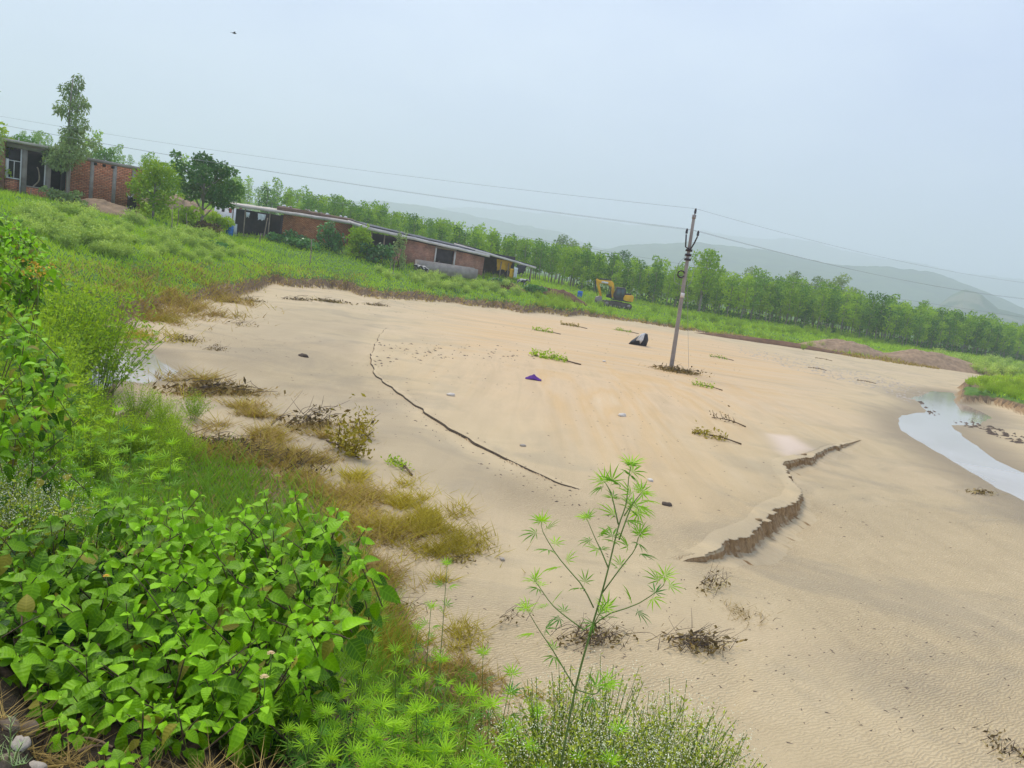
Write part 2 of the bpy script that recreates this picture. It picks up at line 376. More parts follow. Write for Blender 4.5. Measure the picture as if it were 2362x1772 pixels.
def step(P, Hs, x, y, L, jag, fr, s, ramp_=0.0):
    jx = x+jag*(vnoise(x*fr, y*fr, s)-0.5)*2; jy = y+jag*(vnoise(x*fr+7, y*fr+3, s+1)-0.5)*2
    jx = jx+jag*1.3*(vnoise(x*fr*0.35, y*fr*0.35, s+2)-0.5)*2; jy = jy+jag*1.3*(vnoise(x*fr*0.35+9, y*fr*0.35, s+3)-0.5)*2
    d, sd_, t = poly_dist(P, jx, jy)
    tq = np.linspace(0, len(P)-1, 60); Hq = np.interp(tq, np.arange(len(Hs)), Hs); Px = np.interp(tq, np.arange(len(P)), P[:, 0]); Py = np.interp(tq, np.arange(len(P)), P[:, 1])
    num = np.zeros(x.shape); den = np.full(x.shape, 1e-12)
    for a_, b_, h_ in zip(Px, Py, Hq):
        w_ = 1.0/((jx-a_)**2+(jy-b_)**2+0.02)**2; num += w_*h_; den += w_
    hh = num/den
    T0 = (P[1]-P[0])/np.linalg.norm(P[1]-P[0]); T1 = (P[-1]-P[-2])/np.linalg.norm(P[-1]-P[-2])
    e0 = np.where(t <= 0.001, np.maximum(0, -((jx-P[0, 0])*T0[0]+(jy-P[0, 1])*T0[1])), 0); e1 = np.where(t >= len(P)-1.001, np.maximum(0, (jx-P[-1, 0])*T1[0]+(jy-P[-1, 1])*T1[1]), 0)
    hh = hh*np.exp(-((e0+e1)/0.6)**2)
    seg = np.concatenate([[0], np.cumsum(np.hypot(*np.diff(P, axis=0).T))]); al = np.interp(t, np.arange(len(P)), seg)
    cell = np.floor(al*2.6+0.9*np.sin(al*1.7)); blk = hash2(cell, cell*0, s)-0.5
    sn = sd_*d+jag*1.0*blk*np.minimum(1, hh*5)
    w = np.where(sn > 0, np.exp(-(sn/L)**2), 0.0)
    if ramp_: w = w*sstep(0, ramp_, sn)
    return -hh*w, hh*((sn > 0) & (sn < 0.10+hh*0.4))*1.0
def terrain(x, y):
    x = np.asarray(x, float); y = np.asarray(y, float)
    r = np.hypot(x, y)+1e-6; az = np.degrees(np.arctan2(x, y))
    az = np.clip(az, -75, 75)
    Rr, Zz = nodes_at(az)
    z = np.full(x.shape, 2.1)
    for i in range(len(Rr)-1):
        t = (r-Rr[i])/np.maximum(Rr[i+1]-Rr[i], 1e-3)
        k = (t >= 0) & (t < 1) if i < len(Rr)-2 else (t >= 0)
        tt = np.clip(t, 0, 1)
        ts = 1-(1-tt)**3.5 if i == 1 else (tt*tt*(3-2*tt) if i == 3 else tt)
        z = np.where(k, Zz[i]*(1-ts)+Zz[i+1]*ts, z)
    near = 1-sstep(0.75, 1.0, r/Rr[2]); near = np.where(r < Rr[2], np.maximum(near, 0), 0)
    far = sstep(0.0, 1.0, (r-Rr[3])/np.maximum(Rr[4]-Rr[3], 0.5))
    leftland = sstep(-28.0, -30.5, az)
    bank = np.clip(np.maximum(np.maximum(near, far), leftland), 0, 1)
    z = z + near*0.25*(fbm(x*0.9, y*0.9, 21, 4)-0.5) + far*(0.7*(fbm(x*0.12, y*0.12, 31, 4)-0.5)+0.35*(fbm(x*0.6, y*0.6, 33, 3)-0.5))*sstep(300, 100, r)
    sand = 1-bank
    z = z + sand*(0.16*(fbm(x*0.09, y*0.09, 41, 3)-0.5) + 0.025*(fbm(x*0.7, y*0.7, 43, 3)-0.5))
    cut = np.zeros(x.shape)
    for (P, Hs, L, jag, fr, s, c) in ((SCARP, SCARP_H, 5.0, 0.0, 2.6, 51, 0.4), (LINE, LINE_H, 2.2, 0.06, 3.0, 53, 1), (LIP, LIP_H, 1.6, 0.05, 3.0, 57, 0.2), (FAN, FAN_H, 0.8, 0.03, 3.0, 59, 0.0), (RILL, RILL_H, 1.0, 0.05, 3.0, 60, 0.5), (TIP, TIP_H, 2.0, 0.06, 2, 61, 1)):
        b0 = P.min(0)-3*L; b1 = P.max(0)+3*L
        k = (x > b0[0]) & (x < b1[0]) & (y > b0[1]) & (y < b1[1])
        if not k.any(): continue
        dz, cm = step(P, Hs, x[k], y[k], L, jag, fr, s, 0.22 if s in (57, 59, 60) else 0.0)
        z[k] += dz*sand[k]; cut[k] = np.maximum(cut[k], np.clip(cm*c*4.5, 0, 1)*sand[k])
    k = (x > STREAM.min(0)[0]-6) & (y > STREAM.min(0)[1]-6) & (y < STREAM.max(0)[1]+6) & (x < STREAM.max(0)[0]+8)
    wet = np.zeros(x.shape)
    if k.any():
        d = sdist(STREAM, x[k]+0.5*(fbm(x[k]*0.5, y[k]*0.5, 71, 3)-0.5), y[k]+0.8*(fbm(x[k]*0.5, y[k]*0.5, 73, 3)-0.5))
        tgt = -0.12-0.06*d/ (1.0)*-1
        c_ = sstep(3.0, 0.0, d)
        z[k] = z[k]*(1-c_)+np.where(d < 0, np.maximum(-0.12+0.10*d, -0.35), -0.12+0.035*d)*c_
        wet[k] = np.maximum(wet[k], sstep(2.2, 0.0, d))
    k = (x > POOL.min(0)[0]-3) & (x < POOL.max(0)[0]+3) & (y > POOL.min(0)[1]-3) & (y < POOL.max(0)[1]+3)
    if k.any():
        d = sdist(POOL, x[k]+0.6*(fbm(x[k]*0.8, y[k]*0.8, 75, 3)-0.5), y[k]+0.6*(fbm(x[k]*0.8, y[k]*0.8, 77, 3)-0.5))
        c_ = sstep(1.5, 0.0, d)
        z[k] = z[k]*(1-c_)+np.where(d < 0, np.maximum(-0.08+0.10*d, -0.3), -0.08+0.07*d)*c_
        wet[k] = np.maximum(wet[k], sstep(1.2, 0.0, d))
    k = (x > ISLE.min(0)[0]-4) & (y > ISLE.min(0)[1]-4) & (y < ISLE.max(0)[1]+4)
    if k.any():
        d = sdist(ISLE, x[k]+1.0*(fbm(x[k]*0.4, y[k]*0.4, 81, 3)-0.5), y[k]+1.0*(fbm(x[k]*0.4, y[k]*0.4, 83, 3)-0.5))
        up = sstep(0.25, -0.55, d)
        z[k] = z[k]+up*(0.55+0.25*fbm(x[k]*0.3, y[k]*0.3, 85, 3)); bank[k] = np.maximum(bank[k], sstep(-0.1, -0.5, d))
        cut[k] = np.maximum(cut[k], sstep(0.35, 0.0, np.abs(d+0.15)))
    return z, bank, cut, wet, near, far
def H(x, y):
    return float(terrain(np.array([x]), np.array([y]))[0][0])
def ground(px, py, rmin=2.0, rmax=500.0):   # the spot on the terrain under a line of sight
    d = ray(px, py); t = np.concatenate([np.arange(rmin, 30, 0.05), np.geomspace(30, rmax, 1500)])
    h = terrain(d[0]*t, d[1]*t)[0]; g = CZ+d[2]*t-h
    i = np.where(g < 0)[0]
    k = t[i[0]] if len(i) else rmax
    return np.array([d[0]*k, d[1]*k, H(d[0]*k, d[1]*k)])

def rings():
    r = 0.4; out = []
    while r < 4600:
        out.append(r)
        r += max(0.03, min(4.2e-4*r*r, 0.008*r if r < 135 else 0.04*r))
    return np.array(out)
RR = rings()
AZ = np.radians(np.concatenate([np.arange(-75, -43, 1.5), np.arange(-43, 43, 0.115), np.arange(43, 76, 1.5)]))
gx = np.outer(RR, np.sin(AZ)); gy = np.outer(RR, np.cos(AZ))
tz, tb, tcut, twet, tnear, tfar = [a.reshape(gx.shape) for a in terrain(gx.ravel(), gy.ravel())]
TERR = np.vstack([LINE, SCARP[4:], pl([(2010, 990), (2000, 880), (1750, 800), (1400, 740), (1100, 712), (950, 700)])])
dT = sdist(TERR, gx.ravel(), gy.ravel()).reshape(gx.shape)
terr = np.where(RR[:, None] < 100, sstep(2.0, -7.0, dT), 0)
_near = RR[:, None] < 40
ripple = np.clip((1-sstep(0.5, -2.0, dT))*sstep(45, 18, RR)[:, None]*(0.35+1.0*fbm(gx*0.22, gy*0.22, 91, 3)), 0, 1)*(1-0.9*sstep(2.5, 0.3, np.abs(dT)*0+9))
ripple *= sstep(0.42, 0.55, fbm(gx*0.13+4, gy*0.13, 93, 3)+0.25*sstep(-2, 6, gx))
SILT = pl([(1765, 1000), (1830, 1005), (1885, 1040), (1820, 1058), (1790, 1040)])
silt = sstep(0.25, -0.5, sdist(SILT, gx.ravel(), gy.ravel()).reshape(gx.shape))
chan = sstep(0.2, 1.2, dT)*sstep(8.0, 3.5, dT)*sstep(6.0, 2.0, gx)*sstep(10.5, 13.0, gy)*sstep(48, 38, gy)
mud = np.maximum(twet, 0.5*chan*(0.45+0.9*fbm(gx*0.35, gy*0.35, 97, 3)))
V = np.stack([gx, gy, tz], -1).reshape(-1, 3)
nr, na = gx.shape
ii, jj = np.meshgrid(np.arange(nr-1), np.arange(na-1), indexing='ij')
Q = np.stack([ii*na+jj, ii*na+jj+1, (ii+1)*na+jj+1, (ii+1)*na+jj], -1).reshape(-1, 4)[:, ::-1]
qb = tb.ravel()[Q].mean(1) > 0.15
green = np.clip(tb*1.0, 0, 1)
green = np.where(tnear > 0, np.where(RR[:, None] < 5.5, 0.0, green*0.6), green)
green = np.where(tfar > 0, sstep(0.55, 1.0, tfar)*0.9, green)
green = np.where((tfar <= 0) & (tnear <= 0) & (RR[:, None] > 60) , 0.15, green)
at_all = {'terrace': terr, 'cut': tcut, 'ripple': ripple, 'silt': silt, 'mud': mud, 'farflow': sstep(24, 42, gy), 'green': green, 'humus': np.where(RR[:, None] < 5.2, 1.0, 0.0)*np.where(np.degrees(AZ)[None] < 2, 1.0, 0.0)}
def submesh(name, mask, mat, keys):
    f = Q[mask]; u, inv = np.unique(f, return_inverse=True)
    me = mesh_data(name, V[u], inv.reshape(-1, 4), mat, {k: at_all[k].ravel()[u] for k in keys}, True)
    return tag(link(name, me), kind='structure')
submesh('riverbed', ~qb, M_SAND, ['terrace', 'cut', 'ripple', 'silt', 'mud', 'farflow'])
def ledge(P, Hs, seed, parent):
    seg = np.concatenate([[0], np.cumsum(np.hypot(*np.diff(P, axis=0).T))]); n = int(seg[-1]/0.16); s_ = np.linspace(0.02, seg[-1]-0.02, n)
    C = np.c_[np.interp(s_, seg, P[:, 0]), np.interp(s_, seg, P[:, 1])]; hh = np.interp(s_, seg, Hs)
    T = np.gradient(C, axis=0); T /= np.linalg.norm(T, axis=1)[:, None]; Rn = np.c_[T[:, 1], -T[:, 0]]
    for _ in range(3): Rn[1:-1] = (Rn[:-2]+Rn[1:-1]*2+Rn[2:])/4
    rows = []
    j = 0.05*(vnoise(s_*2.5, s_*0, seed)-0.5)*2+0.05*(vnoise(s_*0.7, s_*0+5, seed)-0.5)*2
    hi = terrain(*(C-Rn*0.5).T)[0]; lo = terrain(*(C+Rn*0.55).T)[0]
    hi = np.maximum(hi, lo+0.01)
    zt = hi+0.004; zt = np.where(hh > 0.012, zt, lo-0.05)
    for off, z in ((-0.30, zt-0.03), (-0.12, zt), (0.05, zt), (0.07, zt-0.008), (0.065, lo-0.04)):
        rows.append(np.c_[C+Rn*(off+np.where(off > 0, j, 0))[:, None] if not np.isscalar(off) else C+Rn*(off+(j if off > 0 else 0*j))[:, None], z])
    Vv = np.stack(rows, 1).reshape(-1, 3); m_ = len(rows); a, b = np.meshgrid(np.arange(n-1), np.arange(m_-1), indexing='ij')
    q = np.stack([a*m_+b, a*m_+b+1, (a+1)*m_+b+1, (a+1)*m_+b], -1).reshape(-1, 4)[:, ::-1]
    z0 = np.zeros(len(Vv)); o = link('sand_ledge', mesh_data('sand_ledge', Vv, q, [M_SAND, M_CRACK_SHADE], {'terrace': sstep(2.0, -7.0, sdist(TERR, Vv[:, 0], Vv[:, 1])), 'cut': z0, 'ripple': z0, 'silt': z0, 'mud': np.tile([0, 0, 0, 1.0, 1.0], n), 'farflow': sstep(24, 42, Vv[:, 1])}, False, (b.ravel() >= 2).astype(int)), parent)  # lip and face rows take the dark colour that draws the step's shadow
def scarp_face(P, Hs, seed, parent):
    seg = np.concatenate([[0], np.cumsum(np.hypot(*np.diff(P, axis=0).T))]); n = int(seg[-1]/0.022); s_ = np.linspace(0.01, seg[-1]-0.01, n)
    k_ = np.ones(25)/25
    def sm(a): return np.convolve(np.pad(a, 12, mode='edge'), k_, 'valid')
    C = np.c_[sm(np.interp(s_, seg, P[:, 0])), sm(np.interp(s_, seg, P[:, 1]))]; hh = sm(np.interp(s_, seg, Hs))
    T = np.gradient(C, axis=0); T /= np.linalg.norm(T, axis=1)[:, None]; Rn = np.c_[sm(T[:, 1]), sm(-T[:, 0])]; Rn /= np.linalg.norm(Rn, axis=1)[:, None]
    cell = np.floor(s_*3.0+0.8*np.sin(s_*2.1)+0.5*np.sin(s_*5.3)); blk = hash2(cell, cell*0, seed)
    j = 0.16+0.22*(fbm(s_*1.1, s_*0, seed, 3)-0.5)+0.13*(blk-0.5)+0.05*(vnoise(s_*14, s_*0, seed+4)-0.5)
    am = np.clip(hh/0.2, 0.15, 1); j = 0.06+(j-0.06)*am
    hi = terrain(*(C-Rn*0.45).T)[0]; lo = terrain(*(C+Rn*1.0).T)[0]; hi = np.maximum(hi, lo)
    f = sstep(0.01, 0.05, hh); H_ = (hi-lo)*f
    rows = []; prof = [(-0.45, 1.0), (-0.15, 1.012), (-0.03, 1.012), (0.0, 0.99), (-0.012, 0.90), (0.012, 0.78), (0.02, 0.62), (0.045, 0.46), (0.05, 0.32), (0.09, 0.20), (0.17, 0.10), (0.30, 0.04), (0.48, -0.03)]
    for i, (o_, q) in enumerate(prof):
        if i < 2: off = np.full(n, o_+0.0) if i == 0 else np.minimum(o_, j-0.1)
        else:
            lay = 0.045*(fbm(s_*5.0, s_*0+i*1.7, seed+20, 3)-0.5)*(1 if 4 <= i <= 9 else 0.3)+0.05*(vnoise(s_*2.4, s_*0+i*0.6, seed+31)-0.5)*(1 if 4 <= i <= 10 else 0)
            tal = 1.0+0.9*(vnoise(s_*1.9, s_*0+3, seed+40)-0.5)
            off = j+o_*am*(tal if i >= 8 else 1)+lay*am
        z = lo+H_*q+(0.02*(vnoise(s_*6, s_*0+i, seed+50)-0.5)*am if 8 <= i <= 11 else 0)
        if i == 0: z = z-0.03
        if i == len(prof)-1: z = terrain(*(C+Rn*off[:, None]).T)[0]-0.02
        z = np.where(hh < 0.012, z-0.1, z)
        rows.append(np.c_[C+Rn*off[:, None], z])
    Vv = np.stack(rows, 1).reshape(-1, 3); m_ = len(rows); a, b = np.meshgrid(np.arange(n-1), np.arange(m_-1), indexing='ij')
    q = np.stack([a*m_+b, a*m_+b+1, (a+1)*m_+b+1, (a+1)*m_+b], -1).reshape(-1, 4)[:, ::-1]
    z0 = np.zeros(len(Vv)); dd = sdist(TERR, Vv[:, 0], Vv[:, 1])
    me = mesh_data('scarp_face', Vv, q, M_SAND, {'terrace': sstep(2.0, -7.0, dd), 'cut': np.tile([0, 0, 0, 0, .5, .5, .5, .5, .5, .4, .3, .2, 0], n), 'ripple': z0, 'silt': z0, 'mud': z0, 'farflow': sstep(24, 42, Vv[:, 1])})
    link('scarp_face', me, parent)
RB = [o for o in COL.objects if o.name == 'riverbed'][0]
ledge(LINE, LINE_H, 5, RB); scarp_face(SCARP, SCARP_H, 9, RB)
submesh('bank_ground', qb, M_BANK, ['green', 'humus'])
def water(name, P, z):
    c = P.mean(0); B = c+(P-c)*1.0
    g0, g1 = P.min(0)-0.8, P.max(0)+0.8
    xs = np.linspace(g0[0], g1[0], 60); ys = np.linspace(g0[1], g1[1], 60); X, Y = np.meshgrid(xs, ys, indexing='ij')
    k = (sdist(P, X.ravel(), Y.ravel()) < 1.0).reshape(X.shape)
    a, b = np.meshgrid(np.arange(59), np.arange(59), indexing='ij')
    q = np.stack([a*60+b, (a+1)*60+b, (a+1)*60+b+1, a*60+b+1], -1).reshape(-1, 4)
    q = q[k.ravel()[q].any(1)]
    u, inv = np.unique(q, return_inverse=True)
    Vw = np.stack([X.ravel(), Y.ravel(), np.full(X.size, z)], -1)[u]
    return tag(link(name, mesh_data(name, Vw, inv.reshape(-1, 4), M_WATER, None, True)), kind='structure')
water('stream_water', STREAM, -0.125)
water('flood_pool_water', POOL, -0.085)

# hills beyond the plantation
def hill_material():
    m, nt, bs, out = new_mat('wooded_hill')
    v = noise(nt, 0.02, 8, 0.7, objco(nt)); 
    sc_ = attr(nt, 'scar')
    c = ramp(nt, v, [(0.35, (0.03, 0.06, 0.025)), (0.65, (0.09, 0.14, 0.05))])
    c = mixc(nt, sc_, c, (0.34, 0.27, 0.21))
    nt.links.new(c, bs.inputs['Base Color']); bs.inputs['Roughness'].default_value = 1.0; bs.inputs['Specular IOR Level'].default_value = 0.0
    bump(nt, bs, noise(nt, 0.05, 6, 0.7, objco(nt)), 0.8, 8.0)
    return m
M_HILL = hill_material()
def ridge(name, prof, r0, depth, s, rough=0.10, scar=None):
    px = np.array([p[0] for p in prof], float); py = np.array([p[1] for p in prof], float)
    P = np.array([at(a, b, r0) for a, b in prof])
    az_ = np.arctan2(P[:, 0], P[:, 1]); el = (P[:, 2])/np.hypot(P[:, 0], P[:, 1])
    A = np.linspace(az_[0], az_[-1], 260); e = np.interp(A, az_, el)
    T = np.linspace(-1, 1, 41)
    Rg = r0+depth*T[:, None]+0*A[None]
    X = Rg*np.sin(A)[None]; Y = Rg*np.cos(A)[None]
    top = (e*r0)[None]
    prof_ = np.clip(1-np.abs(T[:, None])**1.3, 0, 1)
    nz = fbm(X/(depth*0.35), Y/(depth*0.35), s, 5)-0.5
    Z = 4+top*prof_*(1+0.5*nz*(1-prof_))+top*rough*nz*2*prof_**0.5+top*0.03*(vnoise(X/14, Y/14, s+5)-0.5)
    a, b = np.meshgrid(np.arange(40), np.arange(259), indexing='ij')
    q = np.stack([a*260+b, a*260+b+1, (a+1)*260+b+1, (a+1)*260+b], -1).reshape(-1, 4)[:, ::-1]
    scv = np.zeros(X.size) if scar is None else sstep(0.45, 0.6, fbm(X/30, Y/30, s+9, 4)).ravel()*scar
    return tag(link(name, mesh_data(name, np.stack([X, Y, Z], -1).reshape(-1, 3), q, M_HILL, {'scar': scv}, True)), kind='structure')
ridge('hills', [(-400, 560), (200, 500), (700, 470), (880, 462), (1000, 478), (1150, 515), (1300, 545), (1450, 590), (1560, 620), (1700, 655), (1900, 700)], 2500, 650, 101)
ridge('hills', [(1000, 640), (1300, 600), (1450, 572), (1600, 565), (1700, 580), (1780, 590), (1950, 615), (2060, 622), (2150, 632), (2250, 668), (2362, 720), (2600, 780)], 1900, 520, 103)
ridge('hills', [(200, 540), (700, 490), (900, 470), (1200, 490), (1500, 520), (1700, 545), (1850, 560), (2000, 590), (2362, 650), (2800, 700)], 3900, 500, 105, 0.06)
ridge('hills', [(2080, 765), (2140, 728), (2190, 692), (2225, 678), (2262, 690), (2300, 722), (2380, 742), (2500, 770)], 1250, 220, 107, 0.08, 0.4)

# the monsoon air
def haze_box():
    mb = MB(); mb.box((0, 0, 245), (9400, 9400, 510))
    o = mb.build('haze', None); me = o.data; me.materials.clear()
    m = bpy.data.materials.new('haze'); m.use_nodes = True; nt = m.node_tree; nt.nodes.clear()
    out = nt.nodes.new('ShaderNodeOutputMaterial'); v = nt.nodes.new('ShaderNodeVolumePrincipled')
    v.inputs['Color'].default_value = (0.86, 0.935, 1.0, 1); v.inputs['Density'].default_value = HAZE; v.inputs['Anisotropy'].default_value = 0.25
    nt.links.new(v.outputs[0], out.inputs['Volume']); me.materials.append(m)
    tag(o, 'pale monsoon haze filling the valley air', None, None, 'stuff')
HAZE = 0.00072
haze_box()
# ---------------------------------------------------------------- plant materials
M_LANT = leafmat('lantana_leaf', (0.005, 0.036, 0.001), (0.21, 0.45, 0.006), 0.30, 0.5, 0.22, True)
M_LANT_OLD = leafmat('tired_leaf', (0.06, 0.075, 0.015), (0.24, 0.22, 0.03), 0.3, 0.6, 0.2, True)
M_HEMP = leafmat('hemp_leaf', (0.045, 0.17, 0.035), (0.30, 0.52, 0.03), 0.42, 0.5, 0.3)
M_STEM = simple('green_stem', (0.17, 0.24, 0.05), 0.6, 0.3, 20)
M_STEMB = simple('woody_stem', (0.13, 0.085, 0.05), 0.8, 0.3, 20)
M_PARTH = leafmat('feathery_leaf', (0.17, 0.27, 0.09), (0.42, 0.54, 0.22), 0.35, 0.7, 0.15)
M_FINE = leafmat('fine_green_leaf', (0.10, 0.21, 0.018), (0.34, 0.48, 0.05), 0.38, 0.7, 0.15)
M_FLWL = leafmat('flowering_weed_leaf', (0.16, 0.22, 0.03), (0.40, 0.46, 0.09), 0.35, 0.7, 0.15)
M_GRASS = leafmat('fresh_grass', (0.07, 0.16, 0.02), (0.25, 0.42, 0.055), 0.35, 0.65, 0.2)
M_FARGR = leafmat('meadow_grass', (0.13, 0.27, 0.025), (0.40, 0.55, 0.07), 0.3, 0.8, 0.1)
M_DRY = leafmat('khaki_grass', (0.13, 0.11, 0.02), (0.42, 0.36, 0.065), 0.25, 0.75, 0.15)
M_STRAW = leafmat('muddy_straw', (0.13, 0.09, 0.045), (0.36, 0.27, 0.14), 0.15, 0.85, 0.1)
M_DEAD = simple('rotten_stalk', (0.105, 0.078, 0.058), 0.9, 0.4, 12)
M_DEADL = leafmat('rotten_leaf', (0.045, 0.034, 0.025), (0.21, 0.155, 0.09), 0.1, 0.8, 0.1)
M_FLOW = simple('tiny_white_flower', (0.86, 0.84, 0.58), 0.8, 0.1, 5, bumps=0)
M_YEL = simple('yellow_bloom', (0.75, 0.42, 0.04), 0.7, 0.3, 8, bumps=0)
M_PINK = simple('pale_bloom', (0.75, 0.55, 0.28), 0.7, 0.25, 30, bumps=0)
M_SAGE = leafmat('grey_green_leaf', (0.17, 0.27, 0.17), (0.36, 0.47, 0.33), 0.3, 0.6, 0.2)

def frames(D, Nn):                          # rotation matrices taking +Y to D and +Z near Nn
    D = D/(np.linalg.norm(D, axis=-1, keepdims=True)+1e-9)
    X = np.cross(D, Nn); X /= np.linalg.norm(X, axis=-1, keepdims=True)+1e-9
    Z = np.cross(X, D)
    return np.stack([X, D, Z], -1)
def inst(V, P, R, S):                       # many copies of a small shape as one array
    S = np.asarray(S, float)
    out = np.einsum('nij,vj->nvi', R, V)*S[:, None, None]+P[:, None]
    return out.reshape(-1, 3)
def inst_f(F, n, nv): return (np.asarray(F)[None]+(np.arange(n)*nv)[:, None, None]).reshape(-1, np.asarray(F).shape[1])
def rdir(n, r=None):
    v = (r or rng).normal(size=(n, 3)); return v/np.linalg.norm(v, axis=1)[:, None]

def ovate(L=1.0, Wd=0.62, fold=0.28, droop=0.28, wave=0.0, rows=7):
    u = np.linspace(0, 1, rows); w = Wd*0.5*np.sin(PI*u**0.72)**0.85*(1-0.12*u); w[0] = 0.015; w[-1] = 0.004
    V = []; lu = []; lv = []
    for i in range(rows):
        for k in (-1, 0, 1):
            x = k*w[i]; z = abs(k)*w[i]*fold-droop*u[i]**2+0.06*math.sin(u[i]*PI)+wave*abs(k)*math.sin(u[i]*17+k)
            V.append((x*L, u[i]*L, z*L)); lu.append(u[i]); lv.append(x)
    F = [[3*i+k, 3*i+k+1, 3*i+3+k+1, 3*i+3+k] for i in range(rows-1) for k in (0, 1)]
    n = len(V); V += [(-0.012, 0, 0), (0.012, 0, 0), (0.0, -0.22, -0.03)]; lu += [0]*3; lv += [0]*3; F2 = [[n, n+1, n+2]]
    return np.array(V), np.array(F), np.array(lu), np.array(lv), np.array(F2)
LV = [ovate(1, 0.66, 0.30, 0.22), ovate(1, 0.60, 0.42, 0.42), ovate(1, 0.70, 0.18, 0.10, 0.012), ovate(1, 0.56, 0.5, 0.6)]
def ovate_mesh(name, k, tint, mat):
    V, F, lu, lv, F2 = LV[k]
    return mesh_data(name, V, [F, F2], mat, {'tint': np.full(len(V), tint), 'lu': lu, 'lv': lv}, True)
TINTS = [0.12, 0.3, 0.45, 0.62, 0.8, 0.98]
LANT = {(k, t): ovate_mesh('lantana_leaf', k, tt, M_LANT) for k in range(4) for t, tt in enumerate(TINTS)}
LANT_OLD = [ovate_mesh('old_leaf', k, 0.3+0.2*k, M_LANT_OLD) for k in range(4)]

def palmate():
    V = []; F = []
    for a, l in ((0, 1.0), (0.50, 0.93), (-0.50, 0.93), (1.02, 0.72), (-1.02, 0.72), (1.65, 0.42), (-1.65, 0.42)):
        n = len(V); d = np.array([math.sin(a), math.cos(a), 0]); s = np.array([math.cos(a), -math.sin(a), 0]); w = 0.042*l+0.008
        pts = [np.zeros(3), d*l*0.35-s*w*0.95, d*l*0.35+[0, 0, -0.03], d*l*0.35+s*w*0.95, d*l*0.68-s*w*0.62+[0, 0, -0.05*l], d*l*0.68+[0, 0, -0.075*l], d*l*0.68+s*w*0.62+[0, 0, -0.05*l], d*l+[0, 0, -0.17*l]]
        V += [p for p in pts]
        F += [[n, n+2, n+1], [n, n+3, n+2], [n+1, n+2, n+5], [n+1, n+5, n+4], [n+2, n+3, n+6], [n+2, n+6, n+5], [n+4, n+5, n+7], [n+5, n+6, n+7]]
    n = len(V); V += [np.array([-0.012, 0, 0]), np.array([0.012, 0, 0]), np.array([0, -0.5, -0.12])]; F += [[n, n+1, n+2]]
    return np.array(V), np.array(F)
PALM = palmate()
HEMP = [mesh_data('hemp_leaf', PALM[0]*np.array([1, 1, s]), PALM[1], M_HEMP, {'tint': np.full(len(PALM[0]), t)}, False) for t, s in ((0.1, 1.0), (0.3, 1.6), (0.5, 0.6), (0.75, 1.3), (1.0, 1.0))]
def put_leaf(name, me, parent, P, D, Nn, size, origin):
    R = frames(np.array([D], float), np.array([Nn], float))[0]
    o = link(name, me, parent)
    M = np.eye(4); M[:3, :3] = R*size; M[:3, 3] = np.asarray(P)-origin
    o.matrix_local = Matrix(M.tolist())
    return o

